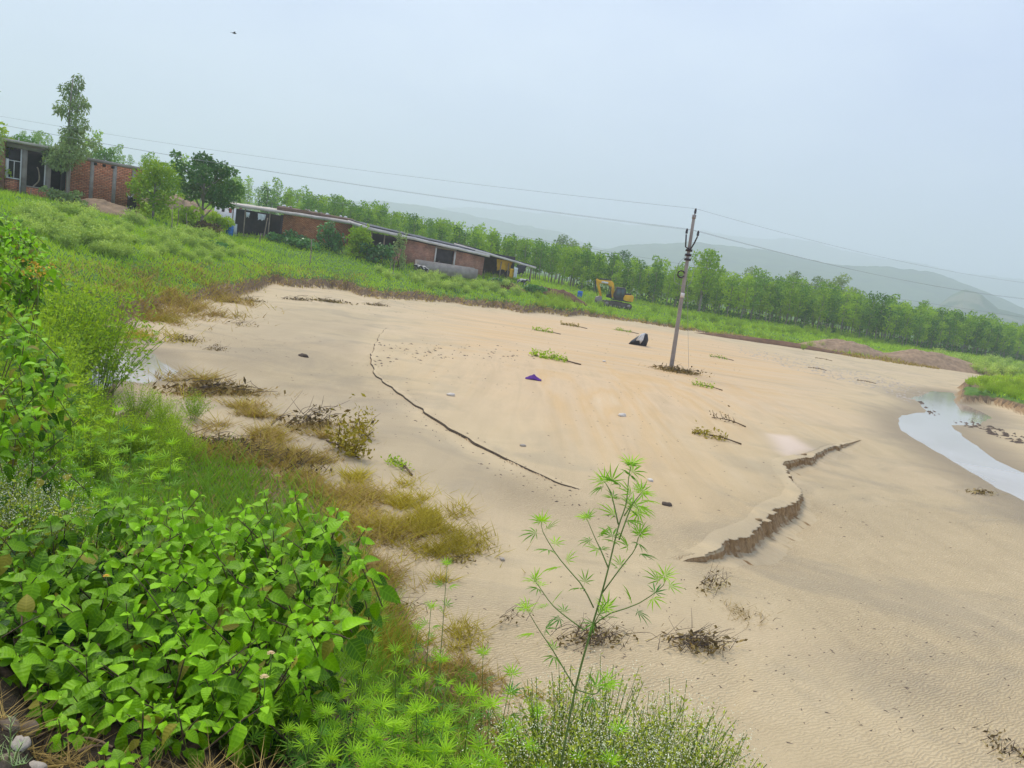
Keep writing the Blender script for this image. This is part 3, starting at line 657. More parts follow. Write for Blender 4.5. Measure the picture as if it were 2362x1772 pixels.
# ---------------------------------------------------------------- lantana bushes
def lantana(name, label, shoots, base, leaf=0.072, nparts=300, group=None, r=None, woody=3):
    """shoots: list of (tip, axis). Leaves stand in crossed pairs along each shoot."""
    r = r or rng
    base = np.asarray(base, float)
    root = thing(name, label, 'bush', base, group=group)
    L = []                                   # pos, dir, normal, size, shape, tint index
    st = MB()
    for si, (tip, ax) in enumerate(shoots):
        deep = si % 3 == 2  # inner shoots: older leaves, tinted darker to deepen the bush's shade
        ax = np.asarray(ax, float); ax /= np.linalg.norm(ax); tip = np.asarray(tip, float)
        e1 = np.cross(ax, [0.3, 0.2, 1.0] if abs(ax[2]) < 0.9 else [1, 0, 0.1]); e1 /= np.linalg.norm(e1); e2 = np.cross(ax, e1)
        ph = r.uniform(0, PI)
        offs = np.array([0.0, 0.028, 0.07, 0.125, 0.19])*leaf/0.072
        sz = np.array([0.40, 0.68, 1.0, 1.1, 1.0])*leaf*r.uniform(0.85, 1.15)
        low = tip-ax*offs[-1]*1.1+np.array([0, 0, -0.02])
        st.tube([tip, tip-ax*offs[2], low], [0.0018, 0.003, 0.004], 4, 0.5, False)
        for k in range(5):
            th = ph+k*PI/2+r.normal(0, 0.15)
            rad = e1*math.cos(th)+e2*math.sin(th)
            up = 0.75-0.33*k+r.normal(0, 0.12)
            for sgn in (-1, 1):
                if r.random() < 0.06: continue
                d = rad*sgn+ax*up+r.normal(0, 0.13, 3); d[2] -= 0.10*k
                p = tip-ax*offs[k]+rad*sgn*0.2*sz[k]
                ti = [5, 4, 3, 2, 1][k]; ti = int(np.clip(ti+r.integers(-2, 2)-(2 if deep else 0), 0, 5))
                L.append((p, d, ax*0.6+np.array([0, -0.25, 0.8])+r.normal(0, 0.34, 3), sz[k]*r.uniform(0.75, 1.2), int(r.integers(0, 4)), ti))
    cp = np.array([0, 0, CZ])
    order = sorted(range(len(L)), key=lambda i: -L[i][3]/np.linalg.norm(L[i][0]-cp))
    for i in order[:nparts]:
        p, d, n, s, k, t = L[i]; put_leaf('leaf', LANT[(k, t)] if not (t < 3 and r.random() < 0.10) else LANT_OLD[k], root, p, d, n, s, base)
    rest = order[nparts:]
    if rest:
        mb = MB(); lu = []; lv = []
        for i in rest:
            p, d, n, s, k, t = L[i]; Vv, F, u, v, F2 = LV[k]
            R = frames(np.array([d]), np.array([n]))[0]
            mb.add((Vv@R.T)*s+p-base, [F, F2], TINTS[t]); lu.append(u); lv.append(v)
        Vv, F, A = mb.arrays()
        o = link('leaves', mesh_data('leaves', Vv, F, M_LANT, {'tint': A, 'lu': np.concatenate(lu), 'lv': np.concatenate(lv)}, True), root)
        o['kind'] = 'stuff'
    # woody canes from the root to the shoots
    tips = [np.asarray(t, float)-0.4*np.asarray(a, float)/np.linalg.norm(a) for t, a in shoots]
    for i in r.choice(len(tips), min(woody, len(tips)), replace=False):
        b = base+np.array([r.normal(0, 0.15), r.normal(0, 0.12), 0.0]); t = tips[i]; m = (b+t)/2+np.array([0, 0, 0.12])+r.normal(0, 0.05, 3)
        q = np.linspace(0, 1, 7)[:, None]; st.tube((1-q)**2*b+2*q*(1-q)*m+q*q*t, np.linspace(0.007, 0.003, 7), 5, 0.5, False)
    V0, F0, A0 = st.arrays()
    link('canes', mesh_data('canes', V0-base, F0, M_STEMB, {'tint': A0}, True), root)['kind'] = 'stuff'
    return root
def yof(py): return float(np.interp(py, [1090, 1130, 1250, 1450, 1720], [4.6, 4.2, 3.55, 2.9, 2.3]))
def bush_shoots(poly, n, yf, r, depth=0.22, lean=0.5):
    poly = np.array(poly, float); out = []; b0, b1 = poly.min(0), poly.max(0)
    P = []
    while len(out) < n:
        best = None
        for _ in range(6):                   # spread evenly
            q = b0+(b1-b0)*r.random(2)
            if not inside(poly, q[:1], q[1:])[0]: continue
            d = min([np.hypot(*(q-p)) for p in P[-200:]], default=1e9)
            if best is None or d > best[0]: best = (d, q)
        if best is None: continue
        q = best[1]; P.append(q)
        Y = yf(q[1])+abs(r.normal(0, depth))*(1 if r.random() < 0.8 else -0.3)
        tip = at(q[0], q[1], Y)
        if len(out) % 3 == 2: tip = tip+np.array([0, 0.14, -0.22])
        out.append((tip, np.array([r.normal(0, lean), -0.45+r.normal(0, lean*0.8), 0.9+r.normal(0, 0.15)])))
    return out
r1 = np.random.default_rng(11)
gz = lambda x, y: H(x, y)
def bush_base(px, py, Y):
    p = at(px, py, Y); return np.array([p[0], p[1], gz(p[0], p[1])-0.02])
SIL = [(0, 1190), (60, 1160), (160, 1165), (250, 1152), (420, 1135), (560, 1125), (640, 1112), (700, 1118), (780, 1160), (862, 1228), (868, 1300), (800, 1330), (755, 1400), (775, 1480), (745, 1540), (690, 1600), (560, 1640), (420, 1660), (250, 1650), (130, 1600), (0, 1520), (-60, 1500), (-60, 1200)]
def clipx(a, b):
    P = np.array(SIL, float); xs = np.clip(P[:, 0], a, b); return np.c_[xs, P[:, 1]]
lantana('lantana_bush', 'broad-leaved green bush filling the bottom left corner by the stones', bush_shoots(clipx(-60, 300), 110, yof, r1), bush_base(140, 1450, 3.0), 0.104, 300, 'lantana bushes in the foreground', r1)
lantana('lantana_bush', 'broad-leaved green bush in the middle of the foreground thicket, with a yellow bloom', bush_shoots(clipx(300, 590), 104, yof, r1), bush_base(440, 1430, 3.05), 0.100, 300, 'lantana bushes in the foreground', r1)
lantana('lantana_bush', 'broad-leaved green bush at the right end of the thicket, shoots hanging over khaki grass', bush_shoots(clipx(590, 870), 70, yof, r1), bush_base(690, 1380, 3.2), 0.096, 300, 'lantana bushes in the foreground', r1)
yl = lambda py: float(np.interp(py, [690, 850, 1040], [5.6, 4.9, 4.3]))
lantana('lantana_bush', 'round-leaved bush at the left edge above the white-flowered weeds', bush_shoots([(-40, 700), (60, 705), (120, 760), (140, 830), (130, 900), (150, 960), (90, 1040), (-40, 1060)], 56, yl, r1, 0.3), bush_base(20, 900, 5.0), 0.085, 300, 'bushes along the left edge', r1)
yu = lambda py: float(np.interp(py, [470, 650], [9.5, 8.5]))
lantana('lantana_bush', 'bright green bush high on the left edge above the yellow bloom', bush_shoots([(-60, 475), (40, 482), (70, 540), (105, 575), (110, 610), (60, 640), (-60, 650)], 80, yu, r1, 0.5), bush_base(10, 600, 9.3), 0.11, 300, 'bushes along the left edge', r1)
# low leafy sprigs at the foot of the thicket, by the stones
for i, (px, py, Y, s) in enumerate([(135, 1660, 2.2, 0.062), (85, 1590, 2.3, 0.06), (240, 1740, 2.08, 0.055), (275, 1760, 2.05, 0.05), (330, 1640, 2.2, 0.06), (410, 1640, 2.2, 0.06)]):
    tip = at(px, py, Y)
    lantana('leafy_sprig', ['leafy sprig over the stones in the bottom left corner', 'small sprig with tired leaves above the stones', 'leafy sprig beside the red brick fragment', 'broad leaf sprig in front of the red brick fragment', 'sprig with large leaf hanging in the dark gap', 'sprig at the bottom of the thicket near dry stalks'][i],
            [(tip, (r1.normal(0, .2), -0.4, 0.9)), (tip+np.array([0.05, 0.06, -0.05]), (0.5, -0.2, 0.8))], np.array([tip[0], tip[1]+0.05, gz(tip[0], tip[1])]), s, 40, None, r1, 2)
# blooms standing on the bushes
def bloom(label, px, py, Y, mat, size=0.02, n=9):
    P = at(px, py, Y); root = thing('bloom', label, 'flower', P)
    mb = MB()
    for i in range(n):
        a = i*2.4; rr = size*0.55*math.sqrt(i/n)
        c = np.array([rr*math.cos(a), rr*math.sin(a), size*0.3*(1-i/n)])
        for k in range(4):
            b = k*PI/2+i; mb.add([c, c+size*0.3*np.array([math.cos(b), math.sin(b), 0.35]), c+size*0.3*np.array([math.cos(b+1.2), math.sin(b+1.2), 0.35])], [[0, 1, 2]])
    mb.build('petals', mat, root)['kind'] = 'stuff'
    s = MB(); s.tube([(0, 0, 0), (0.004, 0.01, -0.05), (0, 0.02, -0.11)], [0.0018, 0.002, 0.0025], 4); s.build('stalk', M_STEM, root)
bloom('small cream and yellow bloom low on the foreground bush', 624, 1508, 2.68, M_PINK, 0.022)
bloom('small cream bloom just below the other low on the bush', 609, 1563, 2.56, M_PINK, 0.024)
bloom('yellowish bloom on top of the foreground bush', 245, 1330, 3.2, M_YEL, 0.022)
bloom('yellow bud head above the bush beside the brown straw', 640, 1100, 4.3, M_FINE, 0.03)
for (px, py) in ((75, 620), (92, 612), (100, 628), (84, 632), (70, 638)): pass
yb = thing('yellow_bloom', 'clump of yellow blossom at the left edge under the bright green bush', 'flower', at(85, 622, 8.4))
mb = MB()
for i in range(90):
    c = r1.normal(0, 1, 3)*[0.075, 0.05, 0.06]; d = rdir(1, r1)[0]*0.03; e = rdir(1, r1)[0]*0.03
    mb.add([c, c+d, c+e], [[0, 1, 2]], r1.random())
mb.build('petals', M_YEL, yb)['kind'] = 'stuff'
s = MB(); s.tube([(0, 0, 0), (0.02, 0.02, -0.3), (0, 0.05, -0.7)], [0.004, 0.005, 0.007], 4); s.build('stalk', M_STEM, yb)

# ---------------------------------------------------------------- hemp plants
def hemp_leaves(root, base, pts, r, size, every=1, tiptint=4):
    """pairs of palmate leaves along a stem, a bright whorl on its tip"""
    pts = np.asarray(pts); n = len(pts)
    T = np.gradient(pts, axis=0)
    for i in range(1, n):
        ax = T[i]/np.linalg.norm(T[i]); e1 = np.cross(ax, [0.2, 1, 0.1]); e1 /= np.linalg.norm(e1); e2 = np.cross(ax, e1)
        last = i == n-1
        cnt = 5 if last else 2
        for k in range(cnt):
            th = (k*2*PI/cnt)+(i*PI/2)+r.normal(0, 0.25); rad = e1*math.cos(th)+e2*math.sin(th)
            d = rad+ax*(0.75 if last else 0.35)+r.normal(0, 0.12, 3); d[2] += 0.10
            s = size*(0.72 if last else r.uniform(0.75, 1.1))
            t = tiptint if last and k < 4 else int(np.clip(r.integers(0, 4)+(1 if i > n*0.6 else 0), 0, 4))
            put_leaf('leaf', HEMP[t], root, pts[i]+rad*s*(0.1 if last else 0.35), d, np.array([0, -0.15, 1.0])+r.normal(0, 0.25, 3), s, base)
def curve3(P, n):
    P = np.asarray(P, float); t = np.linspace(0, len(P)-1, n); i = np.clip(t.astype(int), 0, len(P)-2); f = (t-i)[:, None]
    Pm = np.vstack([2*P[0]-P[1], P, 2*P[-1]-P[-2]])
    a, b, c, d = Pm[i], Pm[i+1], Pm[i+2], Pm[i+3]
    return 0.5*((2*b)+(-a+c)*f+(2*a-5*b+4*c-d)*f**2+(-a+3*b-3*c+d)*f**3)
def hero():
    r = np.random.default_rng(5); Y0 = 2.45
    stem = [(1262, 1900), (1292, 1772), (1327, 1590), (1361, 1462), (1386, 1376), (1403, 1312), (1426, 1217), (1444, 1163), (1450, 1105), (1456, 1072)]
    S = np.array([at(x, y, Y0+0.03*i*0) for i, (x, y) in enumerate(stem)])
    g = np.array([S[0][0]-0.02, S[0][1], 0]); g[2] = gz(g[0], g[1])-0.02
    base = g; S = np.vstack([g, S])
    root = thing('hemp_plant', 'tall slender hemp plant standing alone in front of the sand', 'plant', base)
    C = curve3(S, 34); mb = MB(); mb.tube(C-base, np.linspace(0.0055, 0.0013, 34), 6); mb.build('stem', M_STEM, root, True)
    hemp_leaves(root, base, np.vstack([curve3(S[-5:], 7)]), r, 0.078)
    br = [([(1327, 1588), (1278, 1505), (1244, 1454), (1215, 1405)], -0.05), ([(1369, 1402), (1342, 1350), (1299, 1300), (1272, 1262), (1251, 1224), (1249, 1203)], 0.06),
          ([(1403, 1310), (1385, 1267), (1373, 1242), (1353, 1195)], 0.08), ([(1388, 1370), (1432, 1310), (1464, 1269), (1471, 1244), (1478, 1232)], -0.05),
          ([(1361, 1450), (1403, 1417), (1463, 1397), (1506, 1371), (1532, 1348), (1533, 1330)], -0.08), ([(1345, 1452), (1298, 1417), (1270, 1391), (1244, 1354), (1232, 1338)], 0.05),
          ([(1426, 1210), (1412, 1147), (1399, 1118), (1392, 1110)], 0.05), ([(1428, 1245), (1455, 1172), (1469, 1150), (1480, 1136)], -0.04), ([(1327, 1590), (1369, 1602), (1386, 1588), (1400, 1576)], -0.06),
          ([(1361, 1470), (1375, 1430), (1392, 1404)], -0.10), ([(1440, 1190), (1462, 1160), (1474, 1180)], 0.05)]
    for P, dy in br:
        n = len(P); B = np.array([at(x, y, Y0+dy*i/(n-1)) for i, (x, y) in enumerate(P)])
        c = curve3(B, 10); m = MB(); m.tube(c-base, np.linspace(0.0028, 0.001, 10), 5); m.build('branch', M_STEM, root, True)
        hemp_leaves(root, base, curve3(B, max(3, n)), r, r.uniform(0.064, 0.082))
hero()
def hemp(label, px, py, Y, h, r, group, n=6, size=0.07, lean=0.15):
    tip = at(px, py, Y); base = np.array([tip[0]+r.normal(0, lean)*h*0.5, tip[1]+abs(r.normal(0, lean))*h*0.3, 0.0])
    base[2] = gz(base[0], base[1])-0.02
    if tip[2] < base[2]+0.25: tip[2] = base[2]+0.25
    root = thing('hemp_plant', label, 'plant', base, group=group)
    mid = (base*0.5+tip*0.5)+np.array([r.normal(0, 0.03), r.normal(0, 0.03), 0])
    C = curve3([base, mid, tip], 9); m = MB(); m.tube(C-base, np.linspace(0.005, 0.0015, 9), 5); m.build('stem', M_STEM, root, True)
    up = curve3([base, mid, tip], 40); k = min(0.85, 0.42/max(np.linalg.norm(tip-base), 0.3))
    hemp_leaves(root, base, up[np.linspace(int(40*(1-k)), 39, n).astype(int)], r, size)
    for j in range(int(r.integers(1, 4))):
        i = int(r.integers(16, 32)); d = np.array([r.normal(0, 1), r.normal(0, 1), 1.1]); d /= np.linalg.norm(d); b = up[i]
        B = np.array([b, b+d*0.08, b+d*0.10+np.array([0, 0, 0.08])]); m = MB(); m.tube(curve3(B, 5)-base, np.linspace(0.003, 0.0012, 5), 4); m.build('branch', M_STEM, root, True)
        hemp_leaves(root, base, B, r, size*0.85)
r2 = np.random.default_rng(23)
GL = 'hemp plants crowding the foot of the picture'
def yh(py): return float(np.interp(py, [1380, 1550, 1772], [4.0, 3.2, 2.5]))
spots = [(870, 1350), (1040, 1310), (960, 1440), (1000, 1395), (1120, 1500), (1190, 1545), (900, 1500), (840, 1560), (960, 1560), (1060, 1590), (1130, 1640), (800, 1640), (880, 1650), (960, 1640), (1030, 1680), (1100, 1720), (1170, 1690), (1220, 1730), (760, 1700), (840, 1730), (920, 1740), (1000, 1760), (1080, 1770), (700, 1640), (640, 1690), (690, 1740), (600, 1740), (540, 1720), (560, 1640), (730, 1560), (770, 1600), (1240, 1640), (1180, 1600), (1400, 1760), (1330, 1745), (650, 1600), (1020, 1530), (930, 1600), (1150, 1755), (870, 1590), (720, 1510), (620, 1550), (1430, 1690)]+[(int(a), int(b)) for a, b in zip(np.random.default_rng(3).uniform(700, 1260, 26), np.random.default_rng(4).uniform(1570, 1780, 26))]
for i, (px, py) in enumerate(spots):
    lab = 'leafy hemp plant in the crowd between the broad-leaved bush and the lone tall one'
    g = GL
    if i == 0: lab, g = 'thin hemp plant reaching over the sand right of the bush', None
    if i == 1: lab, g = 'thin hemp plant tip over rippled sand beside the khaki grass', None
    if i in (33, 42): lab, g = ('hemp tip among the white-flowered weeds at the bottom edge' if i == 33 else 'bright hemp tip rising out of the white-flowered weeds'), None
    hemp(lab, px+r2.normal(0, 8), py+r2.normal(0, 8), yh(py)*r2.uniform(0.95, 1.08), 0.7, r2, g, int(r2.integers(4, 7)), r2.uniform(0.066, 0.098))
for (px, py) in [(170, 860), (200, 915), (120, 930), (250, 975), (190, 1000), (290, 1010), (150, 1040), (240, 1050), (330, 985), (340, 1060), (200, 1100), (290, 1110), (380, 1030), (160, 955), (270, 930), (240, 1130), (180, 1135)]:
    hemp('bright hemp plant on the left slope between the round-leaved bush and the grass', px+r2.normal(0, 10), py+r2.normal(0, 10), float(np.interp(py, [850, 1130], [6.0, 4.6])), 0.8, r2, 'hemp plants on the left slope', 6, 0.10)

# ---------------------------------------------------------------- feathery and flowering weeds
def weed(nst, h, rad, r, leaf=0.02, nleaf=18, upright=0.6):
    """fine branching stems with small leaves: (stem arrays, leaf arrays, tip points)"""
    st = MB(); LP = []; tips = []
    for i in range(nst):
        a = r.uniform(0, 2*PI); q = math.sqrt(r.random())
        top = np.array([math.cos(a)*rad*q, math.sin(a)*rad*q, h*(1-0.45*q*q)*r.uniform(0.75, 1.05)])
        b = np.array([top[0]*0.18, top[1]*0.18, 0]); m = (b+top)/2*np.array([0.85, 0.85, 1.05])
        t = np.linspace(0, 1, 5)[:, None]; C = (1-t)**2*b+2*t*(1-t)*m+t*t*top
        s = np.cross(C[-1]-C[0], r.normal(size=3)); s /= np.linalg.norm(s)+1e-9; w = 0.0018+0.004*h*(1-t)*0.25
        st.add(np.vstack([C-s*w, C+s*w]), np.array([[k, k+1, k+6, k+5] for k in range(4)]), 0.3)
        f = r.uniform(0.25, 1.0, nleaf); LP.append((1-f[:, None])**2*b+2*f[:, None]*(1-f[:, None])*m+f[:, None]**2*top+r.normal(0, leaf*0.9, (nleaf, 3))); tips.append(top)
    P = np.vstack(LP); P[:, 2] = np.abs(P[:, 2]); n = len(P)
    D = rdir(n, r); D[:, 2] = np.abs(D[:, 2])*0.8+0.1; S = np.cross(D, rdir(n, r)); S /= np.linalg.norm(S, axis=1)[:, None]
    l = leaf*r.uniform(0.6, 1.5, n)[:, None]
    Vl = np.stack([P-D*l*0.2, P+D*l*0.45+S*l*0.22, P+D*l, P+D*l*0.45-S*l*0.22], 1).reshape(-1, 3)
    Fl = np.arange(n*4).reshape(-1, 4); tl = np.repeat(r.random(n)*0.7+0.3*np.clip(P[:, 2]/h, 0, 1), 4)
    return st, Vl, Fl, tl, np.array(tips)
def dots(P, size, r):
    n = len(P); D = rdir(n, r)*size; E = rdir(n, r)*size; G = np.cross(D, E)/size
    V = np.stack([P+D, P+E, P-D*0.8, P-E*0.8], 1).reshape(-1, 3)
    return V, np.arange(n*4).reshape(-1, 4)
def weed_proto(seed, flowers, **k):
    r = np.random.default_rng(seed); st, Vl, Fl, tl, tips = weed(r=r, **k)
    out = {'stems': st.data('stems', M_STEM)}
    out['leaves'] = mesh_data('leaves', Vl, Fl, M_FLWL if flowers else M_PARTH, {'tint': tl})
    if flowers:
        P = (tips[:, None]+r.normal(0, 1, (len(tips), 13, 3))*np.array([0.045, 0.045, 0.03])*k['h']/0.6).reshape(-1, 3)
        V, F = dots(P, 0.0036*k['h']/0.6, r); out['flowers'] = mesh_data('flowers', V, F, M_FLOW, {'tint': np.full(len(V), 0.5)})
    return out
FLW = [weed_proto(40+i, True, nst=70, h=0.62, rad=0.34, leaf=0.019, nleaf=17) for i in range(3)]
def place_weed(proto, name, label, cat, P, rz, s, group=None, stuff=('leaves', 'flowers')):
    root = thing(name, label, cat, P, rz, group, s)
    for k, me in proto.items():
        o = link(k, me, root)
        if k in stuff: o['kind'] = 'stuff'
    return root
GF = 'white-flowered weeds at the bottom'
for i, (px, py, Y) in enumerate([(1340, 1560, 3.1), (1430, 1545, 3.25), (1520, 1610, 3.2), (1600, 1660, 3.1), (1300, 1640, 2.85), (1390, 1620, 2.9), (1470, 1650, 2.9), (1560, 1700, 2.85), (1340, 1700, 2.6), (1440, 1720, 2.6), (1260, 1700, 2.65), (1640, 1730, 2.9), (1530, 1760, 2.6), (1600, 1600, 3.3), (1660, 1690, 3.0), (1290, 1590, 3.0)]):
    P = at(px, py, Y); P[2] -= 0.56
    place_weed(FLW[i % 3], 'flowering_weed', 'bushy weed dotted with tiny white flowers at the bottom edge right of the hemp stem', 'weed', P, i*1.7, 0.95, GF)
for i, (px, py, Y) in enumerate([(20, 1060, 4.7), (80, 1080, 4.6), (30, 1120, 4.3), (110, 1130, 4.3), (-20, 1090, 4.5), (70, 1150, 4.1)]):
    P = at(px, py, Y); P[2] -= 0.6
    place_weed(FLW[i % 3], 'flowering_weed', 'white-flowered weed at the left edge between the round-leaved bush and the thicket', 'weed', P, i*1.3, 1.05, 'white-flowered weeds at the left edge')
FEA = [weed_proto(60+i, False, nst=54, h=1.0, rad=0.7, leaf=0.095, nleaf=18) for i in range(4)]
FIN = []
for i in range(3):
    pr = weed_proto(80+i, False, nst=80, h=1.0, rad=0.6, leaf=0.032, nleaf=34); pr['leaves'].materials.clear(); pr['leaves'].materials.append(M_FINE); FIN.append(pr)
r3 = np.random.default_rng(31)
for i, (px, py, s) in enumerate([(170, 640, 1.5), (120, 660, 1.3), (210, 690, 1.5), (150, 720, 1.4), (180, 780, 1.3), (120, 770, 1.2), (190, 815, 1.1), (160, 840, 1.0), (195, 905, 0.8), (80, 690, 1.3), (60, 640, 1.4), (245, 660, 1.2), (30, 680, 1.2), (140, 600, 1.4), (190, 590, 1.4), (20, 720, 1.2), (60, 760, 1.2), (110, 820, 1.1), (150, 880, 1.0)]):
    px = px-75 if px > 140 and py > 670 else px; Y = float(np.interp(py, [590, 700, 800, 910], [17, 14, 10.5, 8])); P = at(px, py, Y)
    g = gz(P[0], P[1]); s = float(np.clip((P[2]-g)/0.75, 0.7, 2.4)); P[2] = g-0.02
    place_weed(FIN[i % 3], 'feathery_weed', 'tall feathery light green weed on the left bank beside the silty pool', 'weed', P, i*2.1, s, 'feathery weeds on the left bank')

for i in range(20):
    px, py = r3.uniform(200, 470), r3.uniform(960, 1110); P = ground(px, py); 
    place_weed(FIN[i % 3], 'low_weed', 'low light green weed on the near slope above the thicket', 'weed', P-[0, 0, 0.02], i*1.9, r3.uniform(0.4, 0.8), 'low weeds on the near slope')
# ---------------------------------------------------------------- grasses (uncountable)
def blades(P, h, w, r, lean=0.5, curl=0.0):
    n = len(P); a = r.uniform(0, 2*PI, n); S = np.c_[np.cos(a), np.sin(a), np.zeros(n)]
    b = r.uniform(0, 2*PI, n); D = np.c_[np.cos(b)*lean, np.sin(b)*lean, np.ones(n)]*r.uniform(0.5, 1.3, n)[:, None]
    h = np.asarray(h).reshape(-1, 1); w = np.asarray(w).reshape(-1, 1)
    V = np.stack([P-S*w, P+S*w, P+D*h+np.c_[np.cos(b), np.sin(b), -np.ones(n)]*h*curl], 1).reshape(-1, 3)
    return V, np.arange(n*3).reshape(-1, 3), np.repeat(r.random(n), 3)
def grass_obj(name, label, mat, P, h, w, r, lean=0.5, curl=0.0, bend=0.35):
    V, F, T = blades(P, h, w, r, lean, curl)
    pt = np.repeat(fbm(P[:, 0]*0.5, P[:, 1]*0.5, 7, 3), 3)
    o = link(name, mesh_data(name, V, F, mat, {'tint': np.clip(T*0.45+pt*0.9-0.18, 0, 1)}))
    return tag(o, label, None, None, 'stuff')
def sample_polar(n, a0, a1, r0, r1, r, power=1.0):
    az_ = np.radians(r.uniform(a0, a1, n)); u = r.random(n)
    rr = (r0**(2-2*power)+u*(r1**(2-2*power)-r0**(2-2*power)))**(1/(2-2*power)) if abs(power-1) > 1e-6 else r0*(r1/r0)**u
    x = rr*np.sin(az_); y = rr*np.cos(az_)
    z, b, c, w_, ne, fa = terrain(x, y)
    return np.c_[x, y, z], b, ne, fa, rr, w_
r4 = np.random.default_rng(41)
SL = []
for q in range(900):
    a_ = r1.uniform(-60, 640); b_ = r1.uniform(1600, 1790); P_ = at(a_, b_, 2.15)
    P_[2] = gz(P_[0], P_[1])+0.004; SL.append(P_)
SL = np.array(SL); V_, F_, T_ = blades(SL, 0.05*r1.uniform(0.4, 1.6, len(SL)), 0.0022, r1, 2.2, 0.15)
tag(link('leaf_litter', mesh_data('leaf_litter', V_, F_, M_STRAW, {'tint': T_})), 'dry stalks and leaf litter on the dark soil under the thicket', kind='stuff')
# near slope, green
P, b, ne, fa, rr, wt = sample_polar(90000, -44, 6, 2.6, 26, r4)
dryn = fbm(P[:, 0]*0.45, P[:, 1]*0.45, 201, 3)
az_ = np.degrees(np.arctan2(P[:, 0], P[:, 1]))
edge = np.clip(ne, 0, 1)
edge2 = np.where(az_ < -28.5, 1.0, edge)
keepg = (wt < 0.3) & (edge2 > 0.25) & (r4.random(len(P)) < np.clip(edge2*1.4-0.35+(0.52-dryn)*1.4, 0, 1))
keepg &= ~((rr < 5.2) & (az_ < -3))
G = P[keepg]; rg = rr[keepg]
grass_obj('slope_grass', 'green grass covering the near bank slope', M_GRASS, G, np.clip(0.10+0.012*rg, 0.1, 0.34)*r4.uniform(0.5, 1.4, len(G)), 0.0022+0.0007*rg, r4, 0.7)
P, b, ne, fa, rr, wt = sample_polar(60000, -30, 6, 4.0, 22, r4)
dryn = fbm(P[:, 0]*0.6, P[:, 1]*0.6, 203, 3)
k = (wt < 0.3) & (ne > 0.05) & (r4.random(len(P)) < np.clip((dryn-0.47)*5, 0, 1)*np.clip(1.3-ne*0.9, 0.1, 1))
D_ = P[k]; rd = rr[k]
grass_obj('flattened_straw', 'flattened muddy straw along the foot of the near bank', M_STRAW, D_, 0.10*r4.uniform(0.4, 1.3, len(D_)), 0.0022+0.0006*rd, r4, 1.6, 0.12)
def patch(px, py, sx, sy, n, r, rot=0.0):
    c = ground(px, py); a = r.normal(0, 1, (n, 2))*[sx, sy]; ca, sa = math.cos(rot), math.sin(rot)
    x = c[0]+a[:, 0]*ca-a[:, 1]*sa; y = c[1]+a[:, 0]*sa+a[:, 1]*ca
    return np.c_[x, y, terrain(x, y)[0]]
KH = [(960, 1215, 0.45, 0.45, 3600, -0.9), (900, 1180, 0.30, 0.5, 2400, -0.9), (1030, 1262, 0.22, 0.28, 1300, -0.8), (850, 1110, 0.35, 0.35, 1600, -0.8), (800, 1365, 0.28, 0.22, 3000, 0), (770, 1440, 0.25, 0.22, 2600, 0), (850, 1460, 0.25, 0.2, 2200, 0), (900, 1520, 0.25, 0.2, 1800, 0), (985, 1158, 0.05, 0.05, 120, 0), (1030, 1348, 0.10, 0.06, 260, 0), (325, 775, 0.7, 0.5, 1500, -0.3), (380, 740, 0.35, 0.4, 600, 0), (1240, 1640, 0.12, 0.1, 700, 0), (1030, 1470, 0.2, 0.2, 900, 0)]
PK = np.vstack([patch(a, b_, c_, d_, n_, r4, e_) for a, b_, c_, d_, n_, e_ in KH])
band = [(440, 880, .5, .35), (520, 930, .5, .35), (600, 960, .4, .3), (560, 1000, .5, .3), (640, 1010, .4, .3), (620, 1060, .4, .3), (700, 1060, .35, .3), (760, 1100, .35, .3), (520, 1060, .5, .3), (820, 1150, .3, .3), (880, 1230, .3, .25), (700, 1130, .3, .25), (780, 1180, .25, .25), (760, 1020, .3, .3), (860, 1330, .25, .2), (900, 1420, .25, .2), (960, 1480, .25, .2), (1060, 1560, .2, .15), (470, 720, .9, .6), (350, 700, 1.5, 1.0), (420, 690, 1.6, 1.0), (300, 690, 1.4, 1.0), (500, 680, 1.6, .8)]
SB = np.vstack([patch(a, b_, c_, d_, 1500, r4, -0.5) for a, b_, c_, d_ in band])
SB = SB[fbm(SB[:, 0]*1.6, SB[:, 1]*1.6, 215, 4)+r4.normal(0, 0.06, len(SB)) > 0.50]
rs_ = np.hypot(SB[:, 0], SB[:, 1]); half = r4.random(len(SB)) < 0.75
grass_obj('mud_straw', 'brown straw and trampled weeds mixed into the mud of the near bank edge', M_STRAW, SB[half], np.clip(0.05+0.008*rs_[half], 0.07, 0.34)*r4.uniform(0.4, 1.5, half.sum()), 0.0022+0.0005*rs_[half], r4, 1.7, 0.1)
grass_obj('mud_grass', 'olive grass blades mixed into the mud of the near bank edge', M_DRY, SB[~half], np.clip(0.06+0.009*rs_[~half], 0.08, 0.36)*r4.uniform(0.4, 1.5, (~half).sum()), 0.0022+0.0005*rs_[~half], r4, 1.2, 0.08)
PK = PK[fbm(PK[:, 0]*2.2, PK[:, 1]*2.2, 205, 3)+r4.normal(0, 0.05, len(PK)) > 0.47]
rk = np.hypot(PK[:, 0], PK[:, 1])
grass_obj('khaki_grass', 'khaki grass mats combed flat at the edge of the sand', M_DRY, PK, np.clip(0.05+0.011*rk, 0.08, 0.26)*r4.uniform(0.5, 1.3, len(PK)), 0.0022+0.0005*rk, r4, 1.3, 0.08)
